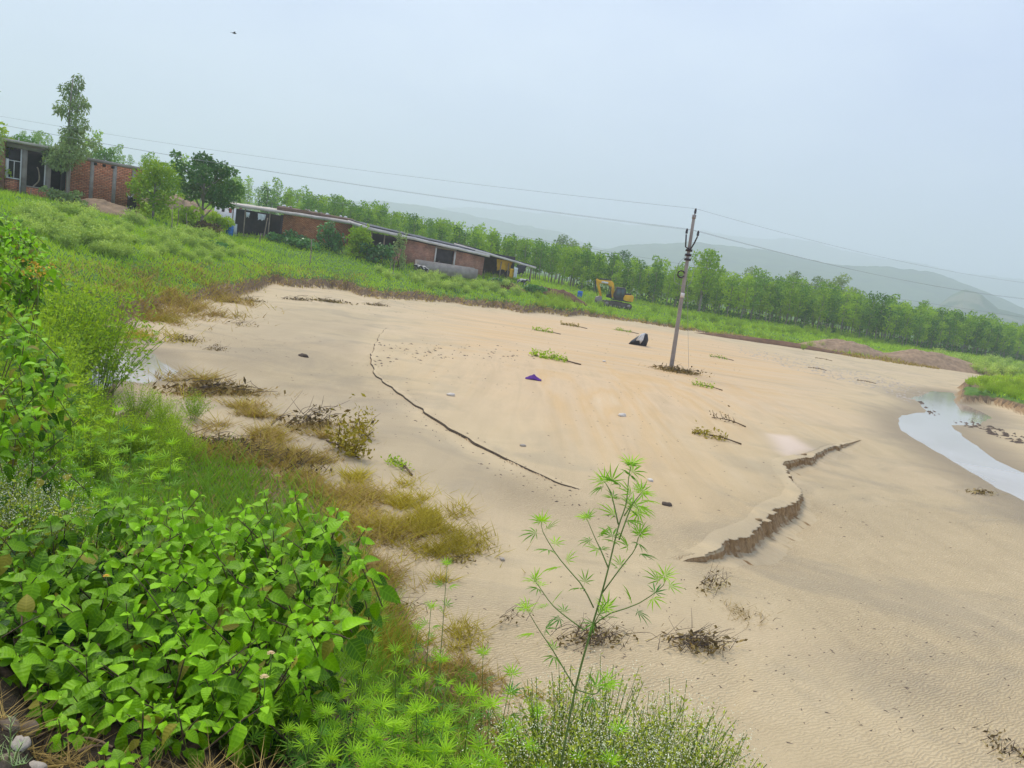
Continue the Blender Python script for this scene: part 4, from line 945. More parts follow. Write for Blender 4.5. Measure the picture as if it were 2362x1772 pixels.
# ---------------------------------------------------------------- trees
M_BARK = simple('grey_bark', (0.24, 0.21, 0.18), 0.9, 0.3, 6)
M_PALEB = simple('pale_bark', (0.25, 0.22, 0.17), 0.85, 0.25, 5)
M_TPLANT = leafmat('plantation_leaf', (0.04, 0.135, 0.014), (0.28, 0.43, 0.035), 0.35, 0.7, 0.15)
M_TPLANT2 = leafmat('dark_plantation_leaf', (0.03, 0.10, 0.018), (0.15, 0.29, 0.05), 0.3, 0.7, 0.15)
M_TEUC = leafmat('eucalyptus_leaf', (0.085, 0.15, 0.085), (0.25, 0.33, 0.20), 0.3, 0.6, 0.2)
M_TDARK = leafmat('mango_leaf', (0.022, 0.085, 0.018), (0.11, 0.24, 0.04), 0.3, 0.55, 0.25)
M_TYEL = leafmat('yellow_green_leaf', (0.10, 0.20, 0.02), (0.32, 0.44, 0.05), 0.38, 0.7, 0.15)
M_TFAR = leafmat('hillside_leaf', (0.05, 0.10, 0.04), (0.14, 0.22, 0.08), 0.3, 0.8, 0.1)
def crown(lobes, n, size, r, hang=0.0, shell=0.55, asp=0.5):
    vol = np.array([a[1][0]*a[1][1]*a[1][2] for a in lobes])**(0.67); cnt = np.maximum((vol/vol.sum()*n).astype(int), 8)
    Vs = []; Ts = []
    for (c, rad), k in zip(lobes, cnt):
        d = rdir(k, r); q = r.uniform(shell**3, 1.0, k)**(1/3)
        q *= 1+0.25*(vnoise(d[:, 0]*3+c[0], d[:, 1]*3+d[:, 2]*3+c[2], 3)-0.5)*2
        P = np.array(c)+d*np.array(rad)*q[:, None]
        D = rdir(k, r)*0.8+d*0.5+np.array([0, 0, -hang]); D /= np.linalg.norm(D, axis=1)[:, None]
        S = np.cross(D, rdir(k, r)); S /= np.linalg.norm(S, axis=1)[:, None]+1e-9
        l = size*r.uniform(0.6, 1.4, k)[:, None]
        Vs.append(np.stack([P-D*l*0.5, P+S*l*asp*0.5, P+D*l*0.5, P-S*l*asp*0.5], 1).reshape(-1, 3))
        Ts.append(np.repeat(np.clip(r.uniform(0.15, 0.85)+r.normal(0, 0.16, k), 0, 1), 4))
    V = np.vstack(Vs); return V, np.arange(len(V)).reshape(-1, 4), np.concatenate(Ts)
def trunk(h, rad, r, limbs, lean=0.02, n=7, seg=9):
    mb = MB(); C = np.c_[np.cumsum(r.normal(0, lean, seg))*h/seg*2, np.cumsum(r.normal(0, lean, seg))*h/seg*2, np.linspace(-0.15, h, seg)]; C[0, :2] = 0
    mb.tube(C, np.linspace(rad, rad*0.22, seg), n)
    for t in limbs:
        i = np.interp(t[0], np.linspace(0, 1, seg), np.arange(seg)); b = C[int(i)]; e = np.asarray(t[1], float); m = b*0.5+e*0.5+np.array([0, 0, -0.1*np.linalg.norm(e-b)])
        q = np.linspace(0, 1, 5)[:, None]; mb.tube((1-q)**2*b+2*q*(1-q)*m+q*q*e, np.linspace(rad*0.5*(1-t[0]*0.5), rad*0.12, 5), 5)
    return mb
class Tree:
    def __init__(s, seed, h, rad, lobes, n, size, mat, bark=M_BARK, hang=0.0, shell=0.55, limbs=True, asp=0.5, lean=0.02):
        r = np.random.default_rng(seed)
        V, F, T = crown(lobes, n, size, r, hang, shell, asp); s.crown = mesh_data('crown', V, F, mat, {'tint': T}); s.arr = (V, F, T)
        lm = [(0.35+0.5*k/len(lobes), np.array(c)*[0.9, 0.9, 1]) for k, (c, _) in enumerate(lobes)] if limbs else []
        tm = trunk(h, rad, r, lm, lean); s.trunk = tm.data('trunk', bark, True); s.tarr = tm.arrays()
    def place(s, name, label, P, rz=0.0, sc=1.0, group=None):
        root = thing(name, label, 'tree', P, rz, group, sc); link('trunk', s.trunk, root); link('crown', s.crown, root); return root
def lobes_round(r, n, h0, h1, rad, lob):
    out = []
    for i in range(n):
        a = i*2.4+r.uniform(0, 1); t = (i+0.5)/n; q = rad*math.sin(PI*min(0.95, 0.18+0.75*t))*r.uniform(0.5, 1.0)
        out.append(((math.cos(a)*q, math.sin(a)*q, h0+(h1-h0)*t), (lob*r.uniform(0.8, 1.25),)*2+(lob*r.uniform(0.65, 1.0),)))
    return out
r5 = np.random.default_rng(51)
PLANT = [Tree(200+i, 7.2, 0.095, lobes_round(r5, 9, 2.3, 7.6, 1.0, 0.95), 680, 0.40, M_TPLANT if i % 3 else M_TPLANT2, M_PALEB, 0.25, 0.4, lean=0.035) for i in range(7)]
PLANTD = [Tree(220+i, 7.4, 0.085, lobes_round(r5, 7, 2.4, 7.8, 0.8, 0.9), 330, 0.46, M_TPLANT, M_PALEB, 0.25, 0.4, limbs=False) for i in range(3)]
def gp(x, y): return np.array([x, y, gz(x, y)])
edge_pts = np.array([(9, 117), (37, 120), (60, 128), (101, 150), (146, 172)], float)
segl = np.hypot(*(np.diff(edge_pts, axis=0).T)); cl = np.concatenate([[0], np.cumsum(segl)])
count = 0
def along(P, C, s): return np.array([np.interp(s, C, P[:, 0]), np.interp(s, C, P[:, 1])])
far_trees = []
GP = 'plantation trees in rows'
for row in range(9):
    for k in range(int(cl[-1]/2.15)):
        s = k*2.15+r5.normal(0, 0.3)+row*0.7; p = along(edge_pts, cl, s)+np.array([-0.25*row*2.6+r5.normal(0, 0.25), row*2.6+r5.normal(0, 0.3)])
        hsc = float(np.interp(s, [0, 18, 40, 60, 70], [0.72, 0.76, 0.92, 0.92, 0.86]))*r5.uniform(0.66, 1.20)
        if row < 3:
            lab = ['slender pale-trunked plantation tree at the front edge of the wood behind the pole', 'slender plantation tree in the second row of the wood behind the pole', 'plantation tree deep in the rows of the wood behind the pole'][row] if s < 62 else ['slender pale-trunked tree at the front edge of the far right wood', 'slender tree in the second row of the far right wood', 'tree deep in the rows of the far right wood'][row]
            PLANT[int(r5.integers(0, 7))].place('plantation_tree', lab, gp(*p), r5.uniform(0, 6.28), hsc, GP+(' behind the pole' if s < 62 else ' on the far right')); count += 1
        else: far_trees.append((p, hsc*r5.uniform(0.95, 1.15)))
left_pts = np.array([(-44, 122), (-20, 116), (8, 114)], float); sl = np.hypot(*(np.diff(left_pts, axis=0).T)); cl2 = np.concatenate([[0], np.cumsum(sl)])
for row in range(8):
    for k in range(int(cl2[-1]/2.6)):
        s = k*2.6+r5.normal(0, 0.4)+row; p = along(left_pts, cl2, s)+np.array([r5.normal(0, 0.4), row*3.0+r5.normal(0, 0.5)])
        if row < 3:
            PLANT[int(r5.integers(0, 7))].place('plantation_tree', ['bushy green plantation tree directly behind the brick sheds', 'plantation tree in the second row behind the brick sheds', 'plantation tree in the third row behind the brick sheds'][row], gp(*p), r5.uniform(0, 6.28), r5.uniform(0.62, 0.88), GP+' behind the sheds'); count += 1
        else: far_trees.append((p, r5.uniform(0.68, 0.92)))
for k in range(150):                         # trees climbing the slope at the back left
    a = math.radians(r5.uniform(-40, -4)); rr_ = r5.uniform(150, 300); far_trees.append((np.array([rr_*math.sin(a), rr_*math.cos(a)]), r5.uniform(0.8, 1.2)))
for k in range(130):
    a = math.radians(r5.uniform(-8, 38)); rr_ = r5.uniform(190, 340); far_trees.append((np.array([rr_*math.sin(a), rr_*math.cos(a)]), r5.uniform(0.7, 1.1)))
mbc = MB(); mbt = MB()
for p, s in far_trees:
    pr = PLANTD[int(r5.integers(0, 3))]; V, F, T = pr.arr; a = r5.uniform(0, 6.28); R = np.array([[math.cos(a), -math.sin(a), 0], [math.sin(a), math.cos(a), 0], [0, 0, 1]])
    g = gp(*p); mbc.add((V@R.T)*s+g, F, T); mbt.tube(np.array([g, g+[0.05, 0.05, 3.2*s], g+[0, 0, 6*s]]), [0.085*s, 0.07*s, 0.03*s], 4, 0.5, False)
tag(mbc.build('distant_wood', M_TPLANT), 'dense green canopy of the wood beyond the first rows of trees', kind='stuff')
tag(mbt.build('distant_trunks', M_PALEB), 'thin pale trunks deep in the wood', kind='stuff')

ul = []
for row in range(4):
    for k in range(70):
        s = k*2.0+r5.uniform(-1, 1); p = along(edge_pts, cl, s)+np.array([0, 1.5+row*3.2+r5.normal(0, 0.5)]); g = gp(*p); ul.append(((g[0], g[1], g[2]+0.4), (1.3, 1.0, r5.uniform(0.5, 1.3))))
V_, F_, T_ = crown(ul, 9000, 0.42, r5, 0.0, 0.4, 0.7)
tag(link('undergrowth', mesh_data('undergrowth', V_, F_, M_TDARK, {'tint': T_})), 'dark undergrowth between the trunks of the wood', kind='stuff')
# trees that stand out
slim = Tree(301, 8.8, 0.13, [((r5.normal(0, 0.35), r5.normal(0, 0.35), z), (w, w, 0.75)) for z, w in ((2.6, 1.15), (3.3, 1.25), (3.9, 1.1), (4.7, 0.85), (5.5, 0.75), (6.3, 0.85), (7.0, 0.7), (7.8, 0.72), (8.5, 0.5))]+[((1.7, 0.2, 4.3), (0.55, 0.5, 0.5)), ((-1.4, 0.1, 3.1), (0.7, 0.6, 0.6)), ((-1.0, 0, 6.3), (0.35, 0.35, 0.3)), ((1.0, 0, 6.9), (0.35, 0.3, 0.3))], 4200, 0.27, M_TEUC, M_PALEB, 0.9, 0.25, asp=0.33)
slim.place('eucalyptus_tree', 'tall slender grey-green eucalyptus in front of the brick house', at(155, 462, 55.3), 0.0, 1.0)
broad = Tree(302, 5.2, 0.17, lobes_round(r5, 13, 2.9, 6.6, 2.5, 1.05)+[((-2.7, 0, 6.6), (0.5, 0.5, 0.35)), ((-2.3, 0, 5.6), (0.8, 0.6, 0.6)), ((2.6, 0, 4.2), (0.9, 0.8, 0.9)), ((2.1, 0, 5.9), (0.7, 0.6, 0.5))], 4200, 0.34, M_TDARK, M_PALEB, 0.3, 0.5, asp=0.55)
P = at(466, 520, 69); broad.place('mango_tree', 'dark green spreading tree between the brick house and the open shed', gp(P[0], P[1]), 0.3, 0.98)
bushy = Tree(303, 3.2, 0.10, lobes_round(r5, 14, 0.6, 3.7, 1.45, 0.95), 3600, 0.24, M_TYEL, M_BARK, 0.0, 0.5)
P = at(352, 512, 58); bushy.place('bushy_tree', 'yellow-green bushy tree at the right end of the brick house', gp(P[0], P[1]), 0.0, 1.02)
P = at(-50, 400, 54); bushy.place('bushy_tree', 'yellow-green tree cut by the left edge beside the porch', gp(P[0], P[1]), 1.0, 1.15)
P = at(-52, 430, 50); slim.place('eucalyptus_tree', 'dark eucalyptus whose branch tips show at the left edge above the porch', gp(P[0], P[1]), 2.0, 1.02)
dark = Tree(304, 4.6, 0.15, lobes_round(r5, 10, 2.6, 5.2, 1.6, 0.95), 1500, 0.32, M_TDARK, M_BARK, 0.1, 0.5)
for px, py, Y, s, lab in ((245, 345, 95, 1.0, 'round dark tree showing over the roof of the brick house'), (60, 318, 80, 1.0, 'dark tree behind the porch roof on the far left'), (20, 320, 92, 1.0, 'hazy tree behind the porch, left of the dark one'), (110, 340, 95, 0.95, 'pale tree behind the house, right of the dark one')):
    P = at(px, py, Y); g = gp(P[0], P[1]); s = max(0.4, (P[2]+0.4-g[2])/5.9); (dark if 'dark' in lab else PLANT[1]).place('garden_tree', lab, g, px*0.1, s if 'dark' in lab else s*0.75)
for i, (px, py, Y) in enumerate([(370, 372, 130), (395, 382, 133), (345, 378, 128), (420, 405, 126), (560, 425, 170), (600, 430, 165), (530, 405, 180), (640, 440, 160), (690, 438, 150), (440, 430, 120)]):
    P = at(px, py, Y); g = gp(P[0], P[1]); s = max(0.5, (P[2]-g[2])/8.0)
    PLANT[i % 7].place('slope_tree', 'hazy green tree on the rising ground behind the houses', g, i*1.1, s, 'hazy trees on the rising ground behind the houses')
big = Tree(305, 8.5, 0.26, lobes_round(r5, 14, 4.2, 10.4, 2.7, 1.45), 2200, 0.50, M_TPLANT, M_PALEB, 0.2, 0.5)
for px, py, Y, s, lab in ((1638, 575, 116, None, 'tall broad tree standing above the plantation right of the pole'), (1735, 612, 150, None, 'small dark crown showing above the plantation'), (1800, 640, 155, None, 'thin dark tree top above the plantation'), (1838, 622, 160, None, 'first dark tall tree of the group above the plantation'), (1885, 636, 165, None, 'second dark tall tree of the group above the plantation'), (1915, 642, 165, None, 'middle dark tree of the tall group above the plantation'), (1945, 630, 160, None, 'tallest dark tree of the group above the plantation'), (1972, 660, 158, None, 'last dark tree of the tall group, falling to the right'), (2055, 706, 150, None, 'round dark tree between the two woods'), (1298, 540, 175, None, 'hazy tall tree left of the excavator above the wood'), (1322, 550, 175, None, 'hazy tall tree with a split crown above the wood'), (1352, 562, 172, None, 'hazy small tree above the wood beside the split crown'), (1440, 575, 165, None, 'lone tree top above the wood right of the excavator')):
    P = at(px, py, Y); g = gp(P[0], P[1]); h = P[2]-g[2]; tr = big if px in (1638,) else (Tree(400+px, 8.5, 0.2, lobes_round(r5, 9, 4.5, 10.2, 1.9, 1.2), 900, 0.5, M_TEUC if px > 1700 and px < 2000 or px < 1400 else M_TDARK, M_BARK, 0.2, 0.35))
    tr.place('tall_tree', lab, g, px*0.3, h/11.0)

# ---------------------------------------------------------------- bank shrubs and far grass
r6 = np.random.default_rng(61)
def scatter_px(poly, n, r, gap=10):
    poly = np.array(poly, float); b0, b1 = poly.min(0), poly.max(0); out = []
    tries = 0
    while len(out) < n and tries < n*60:
        tries += 1; q = b0+(b1-b0)*r.random(2)
        if inside(poly, q[:1], q[1:])[0] and all(np.hypot(*(q-o)) > gap for o in out): out.append(q)
    return out
def shrubs(name, lab, poly, n, r, smin, smax, group, proto=FEA, gap=10, cat='shrub'):
    for q in scatter_px(poly, n, r, gap):
        P = ground(q[0], q[1], 20); place_weed(proto[int(r.integers(0, len(proto)))], name, lab, cat, P, r.uniform(0, 6.28), r.uniform(smin, smax), group)
shrubs('feathery_shrub', 'soft pale green feathery shrub on the grassy slope below the brick house', [(110, 492), (200, 500), (330, 520), (300, 600), (200, 590), (60, 545), (40, 500)], 34, r6, 0.55, 1.15, 'feathery shrubs below the brick house', gap=20)
shrubs('feathery_shrub', 'soft pale green feathery shrub on the slope between the bushy tree and the open shed', [(340, 530), (520, 560), (560, 590), (480, 610), (380, 600), (330, 600)], 26, r6, 0.5, 1.1, 'feathery shrubs below the open shed', gap=19)
shrubs('feathery_shrub', 'pale green shrub on the bank in front of the long shed', [(860, 625), (1000, 640), (1180, 665), (1200, 690), (1000, 670), (880, 650)], 26, r6, 0.7, 1.2, 'shrubs in front of the long shed', gap=11)
shrubs('feathery_shrub', 'green shrub on the bank below the excavator', [(1200, 680), (1320, 690), (1420, 715), (1400, 735), (1250, 715)], 20, r6, 0.8, 1.3, 'shrubs below the excavator', FIN, gap=9)
shrubs('feathery_shrub', 'low green shrub along the bank edge between the pole and the gravel heaps', [(1450, 725), (1650, 755), (1900, 800), (1890, 815), (1650, 772), (1460, 742)], 26, r6, 0.6, 1.1, 'shrubs along the bank right of the pole', FIN, gap=10)
shrubs('feathery_shrub', 'pale green shrub in the weedy flat below the far right wood', [(2130, 830), (2250, 830), (2400, 850), (2400, 870), (2280, 868), (2160, 845)], 40, r6, 1.0, 1.8, 'shrubs below the far right wood', gap=9)
shrubs('feathery_shrub', 'green shrub on the grassy island at the right edge', [(2225, 890), (2300, 884), (2400, 886), (2420, 930), (2340, 920), (2260, 910)], 30, r6, 0.5, 0.8, 'shrubs on the grassy island', FIN, gap=9)
shrubs('feathery_shrub', 'dark low shrub along the foot of the plantation', [(1500, 712), (1700, 750), (1900, 772), (2080, 790), (2080, 800), (1900, 782), (1700, 758), (1500, 722)], 34, r6, 0.9, 1.5, 'shrubs at the foot of the plantation', FIN, gap=9)
P, b, ne, fa, rr, wt = sample_polar(330000, -44, 42, 24, 190, r6, 0.75)
pn = fbm(P[:, 0]*0.25, P[:, 1]*0.25, 301, 3)
isle = (inside(ISLE, P[:, 0], P[:, 1]))
k = ((fa > 0.45) | (b > 0.6)) & (wt < 0.2) & (r6.random(len(P)) < np.clip(fa*1.3+isle-0.1+(0.5-pn)*0.9, 0, 1))
k &= ~((fa < 0.9) & ~isle & (r6.random(len(P)) < 0.55))
Pg = P[k]; rg = rr[k]
grass_obj('meadow_grass', 'bright green grass and weeds on the far bank', M_FARGR, Pg, (0.10+0.0016*rg)*r6.uniform(0.5, 1.5, len(Pg))*(0.7+0.9*pn[k]), 0.010+0.0006*rg, r6, 0.6)
P, b, ne, fa, rr, wt = sample_polar(160000, -34, 30, 24, 100, r6, 0.6)
zl = np.degrees(np.arctan2(P[:, 0], P[:, 1]))
k = ((fa > 0.0) & (fa < 0.95) & (r6.random(len(P)) < 0.8)) & (wt < 0.3)
k |= (zl < -12) & (fa > 0) & (P[:, 2] < 1.5) & (r6.random(len(P)) < 0.35)
Pk = P[k]; rk = rr[k]
o = grass_obj('bank_straw', 'brown flattened plants along the foot of the far bank', M_STRAW, Pk, (0.08+0.0022*rk)*r6.uniform(0.4, 1.5, len(Pk)), 0.008+0.0005*rk, r6, 1.1, 0.1)
kk = r6.random(len(Pk)) < 0.55
grass_obj('bank_khaki_grass', 'khaki grass hanging over the foot of the far bank', M_DRY, Pk[kk]+r6.normal(0, 0.2, (kk.sum(), 3))*[1, 1, 0], (0.10+0.0020*rk[kk])*r6.uniform(0.4, 1.3, kk.sum()), 0.008+0.0005*rk[kk], r6, 0.8, 0.05)
# ---------------------------------------------------------------- building materials
def brick_mat(name, c1, c2, mortar, sx=0.30, sy=0.105, msize=0.018, dirt=0.35):
    m, nt, bs, out = new_mat(name)
    t = N(nt, 'ShaderNodeTexCoord'); sp = N(nt, 'ShaderNodeSeparateXYZ'); cb = N(nt, 'ShaderNodeCombineXYZ')
    nt.links.new(t.outputs['Object'], sp.inputs[0])
    nt.links.new(math_(nt, 'ADD', sp.outputs[0], sp.outputs[1]), cb.inputs[0])
    wob = math_(nt, 'MULTIPLY', noise(nt, 0.9, 3, 0.5, t.outputs['Object']), 0.12)
    nt.links.new(math_(nt, 'ADD', sp.outputs[2], wob), cb.inputs[1])
    b = N(nt, 'ShaderNodeTexBrick'); nt.links.new(cb.outputs[0], b.inputs['Vector'])
    b.inputs['Color1'].default_value = (*c1, 1); b.inputs['Color2'].default_value = (*c2, 1); b.inputs['Mortar'].default_value = (*mortar, 1)
    b.inputs['Scale'].default_value = 1.0; b.inputs['Brick Width'].default_value = sx; b.inputs['Row Height'].default_value = sy; b.inputs['Mortar Size'].default_value = msize; b.inputs['Bias'].default_value = 0.1
    n1 = noise(nt, 1.1, 5, 0.65, objco(nt))
    c = mixc(nt, 1.0, b.outputs['Color'], ramp(nt, n1, [(0.3, (1-dirt,)*3), (0.7, (1.12, 1.1, 1.08))]), 'MULTIPLY')
    n2 = noise(nt, 9, 3, 0.6, objco(nt))
    c = mixc(nt, 0.7, c, ramp(nt, n2, [(0.3, (0.7, 0.7, 0.7)), (0.7, (1.25, 1.25, 1.25))]), 'MULTIPLY')
    nt.links.new(c, bs.inputs['Base Color']); bs.inputs['Roughness'].default_value = 0.92; bs.inputs['Specular IOR Level'].default_value = 0.1
    bump(nt, bs, b.outputs['Fac'], 0.6, -0.03)
    return m
M_BRICK = brick_mat('red_brick', (0.56, 0.17, 0.075), (0.74, 0.34, 0.19), (0.26, 0.14, 0.09), 0.34, 0.125, 0.02)
M_BRICK2 = brick_mat('orange_brick', (0.50, 0.175, 0.055), (0.66, 0.29, 0.11), (0.13, 0.075, 0.045), 0.26, 0.10, 0.02, 0.45)
M_BRICK3 = brick_mat('pinkish_brick', (0.47, 0.18, 0.11), (0.58, 0.29, 0.185), (0.36, 0.25, 0.18), 0.26, 0.10, 0.015, 0.4)
M_CONC = simple('raw_concrete', (0.33, 0.29, 0.25), 0.9, 0.3, 1.5)
M_SLAB = simple('roof_slab', (0.50, 0.45, 0.38), 0.9, 0.28, 1.2)
M_WHITE = simple('white_paint', (0.74, 0.74, 0.72), 0.6, 0.12, 3)
M_SHEET = simple('pale_roof_sheet', (0.66, 0.61, 0.55), 0.8, 0.22, 1.0)
M_THATCH = simple('brown_roof_thatch', (0.15, 0.095, 0.06), 0.95, 0.4, 2.5, bumps=0.5)
M_WOOD = simple('weathered_wood', (0.30, 0.24, 0.17), 0.9, 0.35, 5)
M_INNER = simple('near_black_inner', (0.045, 0.04, 0.04), 0.9, 0.4, 1.5)  # near-black tone shared by inner walls, windows and openings
M_BLUE = simple('blue_plastic', (0.02, 0.16, 0.48), 0.45, 0.15, 3, bumps=0)
M_TARP = simple('black_tarpaulin', (0.02, 0.022, 0.028), 0.5, 0.4, 2)
M_CLOTHW = simple('pale_cloth', (0.62, 0.66, 0.66), 0.9, 0.15, 3)
M_CLOTHY = simple('yellow_cloth', (0.62, 0.36, 0.015), 0.8, 0.25, 2)
M_RED = simple('red_paint', (0.45, 0.05, 0.05), 0.7, 0.2, 3)
M_SOIL = simple('dug_earth', (0.14, 0.075, 0.04), 0.95, 0.4, 1.2, bumps=0.6)
M_GRAVEL = simple('river_gravel', (0.30, 0.205, 0.125), 0.95, 0.4, 2.2, bumps=0.8)
M_STONE = simple('river_stone', (0.42, 0.36, 0.29), 0.85, 0.3, 6, bumps=0.4)
class Facade:
    """building frame: x along the front, y away from the viewer, z up"""
    def __init__(s, name, label, cat, A, B):
        A = np.asarray(A, float); B = np.asarray(B, float); s.L = math.hypot(B[0]-A[0], B[1]-A[1])
        z = min(A[2], B[2]); s.slope = (B[2]-A[2])/s.L; s.A = np.array([A[0], A[1], A[2]])
        s.root = thing(name, label, cat, s.A, math.atan2(B[1]-A[1], B[0]-A[0]))
    def part(s, name, mat, boxes, parent=None, smooth=False):
        mb = MB()
        for (x0, x1, y0, y1, z0, z1) in boxes: mb.box(((x0+x1)/2, (y0+y1)/2, (z0+z1)/2), (x1-x0, y1-y0, z1-z0))
        return mb.build(name, mat, parent or s.root, smooth)
def wob_sheet(name, mat, parent, x0, x1, y0, y1, z00, z10, dz, th, r, nx=14, ny=4, amp=0.03):
    X, Y = np.meshgrid(np.linspace(x0, x1, nx), np.linspace(y0, y1, ny), indexing='ij'); Z = z00+(z10-z00)*(X-x0)/(x1-x0)+dz*(Y-y0)/(y1-y0)+r.normal(0, amp, X.shape)
    top = np.stack([X, Y, Z], -1).reshape(-1, 3); bot = top-[0, 0, th]; n = nx*ny
    a, b = np.meshgrid(np.arange(nx-1), np.arange(ny-1), indexing='ij'); q = np.stack([a*ny+b, (a+1)*ny+b, (a+1)*ny+b+1, a*ny+b+1], -1).reshape(-1, 4)
    rim = [(i*ny) for i in range(nx)]+[(nx-1)*ny+j for j in range(1, ny)]+[i*ny+ny-1 for i in range(nx-2, -1, -1)]+[j for j in range(ny-2, 0, -1)]
    rr_ = np.array(rim); r2_ = np.roll(rr_, -1)
    side = np.stack([rr_, rr_+n, r2_+n, r2_], -1)
    return link(name, mesh_data(name, np.vstack([top, bot]), [q, q[:, ::-1]+n, side], mat, {'tint': np.full(2*n, .5)}), parent)
r7 = np.random.default_rng(71)
# brick house, far left ------------------------------------------------
hA = Facade('brick_house', 'unfinished red brick house with grey columns behind the eucalyptus', 'house', at(150, 458, 56.8), at(322, 491, 60.0))
L = hA.L; Ht = 3.35
hA.part('wall', M_BRICK, [(0, L, 0, 0.3, -0.35, Ht-0.25)])
hA.part('side_wall', M_BRICK, [(L-0.3, L-0.02, 0.31, 6, -0.35, Ht-0.25)])
for x in (0.02, 0.30*L, 0.60*L, 0.86*L): hA.part('column', M_CONC, [(x, x+0.26, -0.03, 0.2, -0.3, Ht-0.25)])
hA.part('beam', M_CONC, [(-0.1, L+0.05, -0.06, 0.34, Ht-0.25, Ht-0.02)])
hA.part('plinth', M_CONC, [(-0.05, L+0.05, -0.08, 0.34, -0.6, -0.3)])
hA.part('roof', M_CONC, [(-0.1, L, 0.36, 6.4, Ht-0.2, Ht-0.04)])
for k in range(3): hA.part('putlog_hole', M_INNER, [(0.34*L+k*0.6, 0.34*L+0.22+k*0.6, -0.045, 0.0, Ht-0.5, Ht-0.3)])
# porch wing on the left
W0 = -4.6
hA.part('porch_roof', M_SLAB, [(W0-0.4, 0.1, -0.9, 5, Ht+0.02, Ht+0.2)])
hA.part('porch_beam', M_CONC, [(W0+0.8, 0.0, -0.32, -0.02, Ht-0.32, Ht)])
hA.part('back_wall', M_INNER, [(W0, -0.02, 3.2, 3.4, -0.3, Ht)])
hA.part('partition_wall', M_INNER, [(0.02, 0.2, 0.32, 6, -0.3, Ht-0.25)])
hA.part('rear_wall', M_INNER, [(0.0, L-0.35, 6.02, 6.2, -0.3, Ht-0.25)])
hA.part('porch_floor', M_CONC, [(W0, 0.0, -0.5, 3.2, -0.35, -0.2)])
hA.part('brick_pier', M_BRICK3, [(W0, W0+0.75, -0.32, 0.1, -0.3, Ht)])
wn_ = hA.part('window', M_INNER, [(W0+0.95, W0+1.65, -0.18, -0.1, 0.95, 2.9)])
hA.part('window_frame', M_WHITE, [(W0+0.78, W0+0.98, -0.26, -0.1, 0.9, 2.2), (W0+1.28, W0+1.33, -0.22, -0.185, 0.92, 2.1), (W0+0.98, W0+1.7, -0.24, -0.185, 2.08, 2.14)], wn_)
hA.part('window_sill', M_WHITE, [(W0+0.74, W0+1.7, -0.30, -0.1, 0.82, 0.9)], wn_)
hA.part('dado_wall', M_BRICK, [(W0+0.78, W0+1.72, -0.2, 0.1, -0.3, 0.80)])
for x in (W0+1.75, W0+3.25): hA.part('porch_column', M_CONC, [(x, x+0.34, -0.3, 0.05, -0.3, Ht-0.32)])
for x in (W0+1.66, W0+3.16): hA.part('downpipe', M_WHITE, [(x, x+0.075, -0.36, -0.29, -0.25, Ht-0.34)])
mb = MB(); mb.tube(curve3([(W0+2.35, -0.4, -0.3), (W0+2.45, -0.38, 0.4), (W0+2.85, -0.35, 1.0), (W0+2.8, -0.3, 1.7), (W0+2.7, -0.3, 1.95)], 14), 0.05, 6); mb.build('crooked_prop', M_WOOD, hA.root, True)
for x in (W0+1.5, W0+2.8): hA.part('roof_pipe', M_WHITE, [(x, x+0.06, 0, 0.06, Ht+0.2, Ht+0.5)])
lw = Facade('garden_wall', 'low red brick wall in front of the porch on the far left', 'wall', at(-30, 440, 54.5), at(150, 470, 55.6))
lw.part('wall', M_BRICK, [(0, lw.L, 0, 0.24, -0.5, 0.72)])
lw.part('coping', M_CONC, [(-0.03, lw.L+0.03, -0.03, 0.28, 0.72, 0.80)])
# open shed with brick side --------------------------------------------
s1 = Facade('open_shed', 'low brick shed with a dark open stall and pale slab roof', 'shed', at(530, 549, 77.2), at(808, 566, 80.5))
L = s1.L; f = 0.415
zs = lambda x: s1.slope*x
def roofz(px, py, Y, fc):                    # height of a picture point above the facade origin
    return at(px, py, Y)[2]-fc.A[2]
zl, zr = roofz(527, 476, 77.2, s1), roofz(808, 516, 80.5, s1)
s1.part('wall', M_BRICK2, [(f*L, L, 0, 0.25, -1.0, zr-0.10)])
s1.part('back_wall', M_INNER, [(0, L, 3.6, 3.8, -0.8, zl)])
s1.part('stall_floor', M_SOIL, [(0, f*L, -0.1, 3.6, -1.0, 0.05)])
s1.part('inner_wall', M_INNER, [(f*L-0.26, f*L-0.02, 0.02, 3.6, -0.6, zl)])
wob_sheet('roof', M_SLAB, s1.root, -0.5, L+0.4, -0.45, 4.2, zl+0.28, zr+0.22, 0.35, 0.24, r7, 16, 4, 0.02)
wob_sheet('roof_thatch', M_THATCH, s1.root, 0.35*L, L+0.2, 1.2, 5.5, zl+0.85, zr+0.45, 0.25, 0.42, r7, 14, 4, 0.06)
for x in (0.05, 0.10*L, 0.30*L): s1.part('post', M_WOOD, [(x, x+0.11, -0.05, 0.06, -0.6, zl+0.02)])
s1.part('side_panel', M_CLOTHW, [(0.02*L, 0.05*L, 0.07, 0.13, 0.25, 1.5)])
s1.part('feed_rail', M_WOOD, [(0.08*L, f*L, -0.12, -0.04, 0.42, 0.5)])
for i in range(14):
    x = r7.uniform(0.40*L, 0.95*L); mb = MB(); q = r7.uniform(0.12, 0.26); mb.box((0, 0, 0), (q*1.3, q, q*0.7), r7.uniform(0, 3), taper=0.6)
    st_ = mb.build('roof_stone', M_WHITE if i % 3 else M_STONE, s1.root); st_.location = (x, r7.uniform(1.3, 3.6), zl+0.95+(zr-zl-0.4)*(x-0.35*L)/(0.65*L)+0.12)
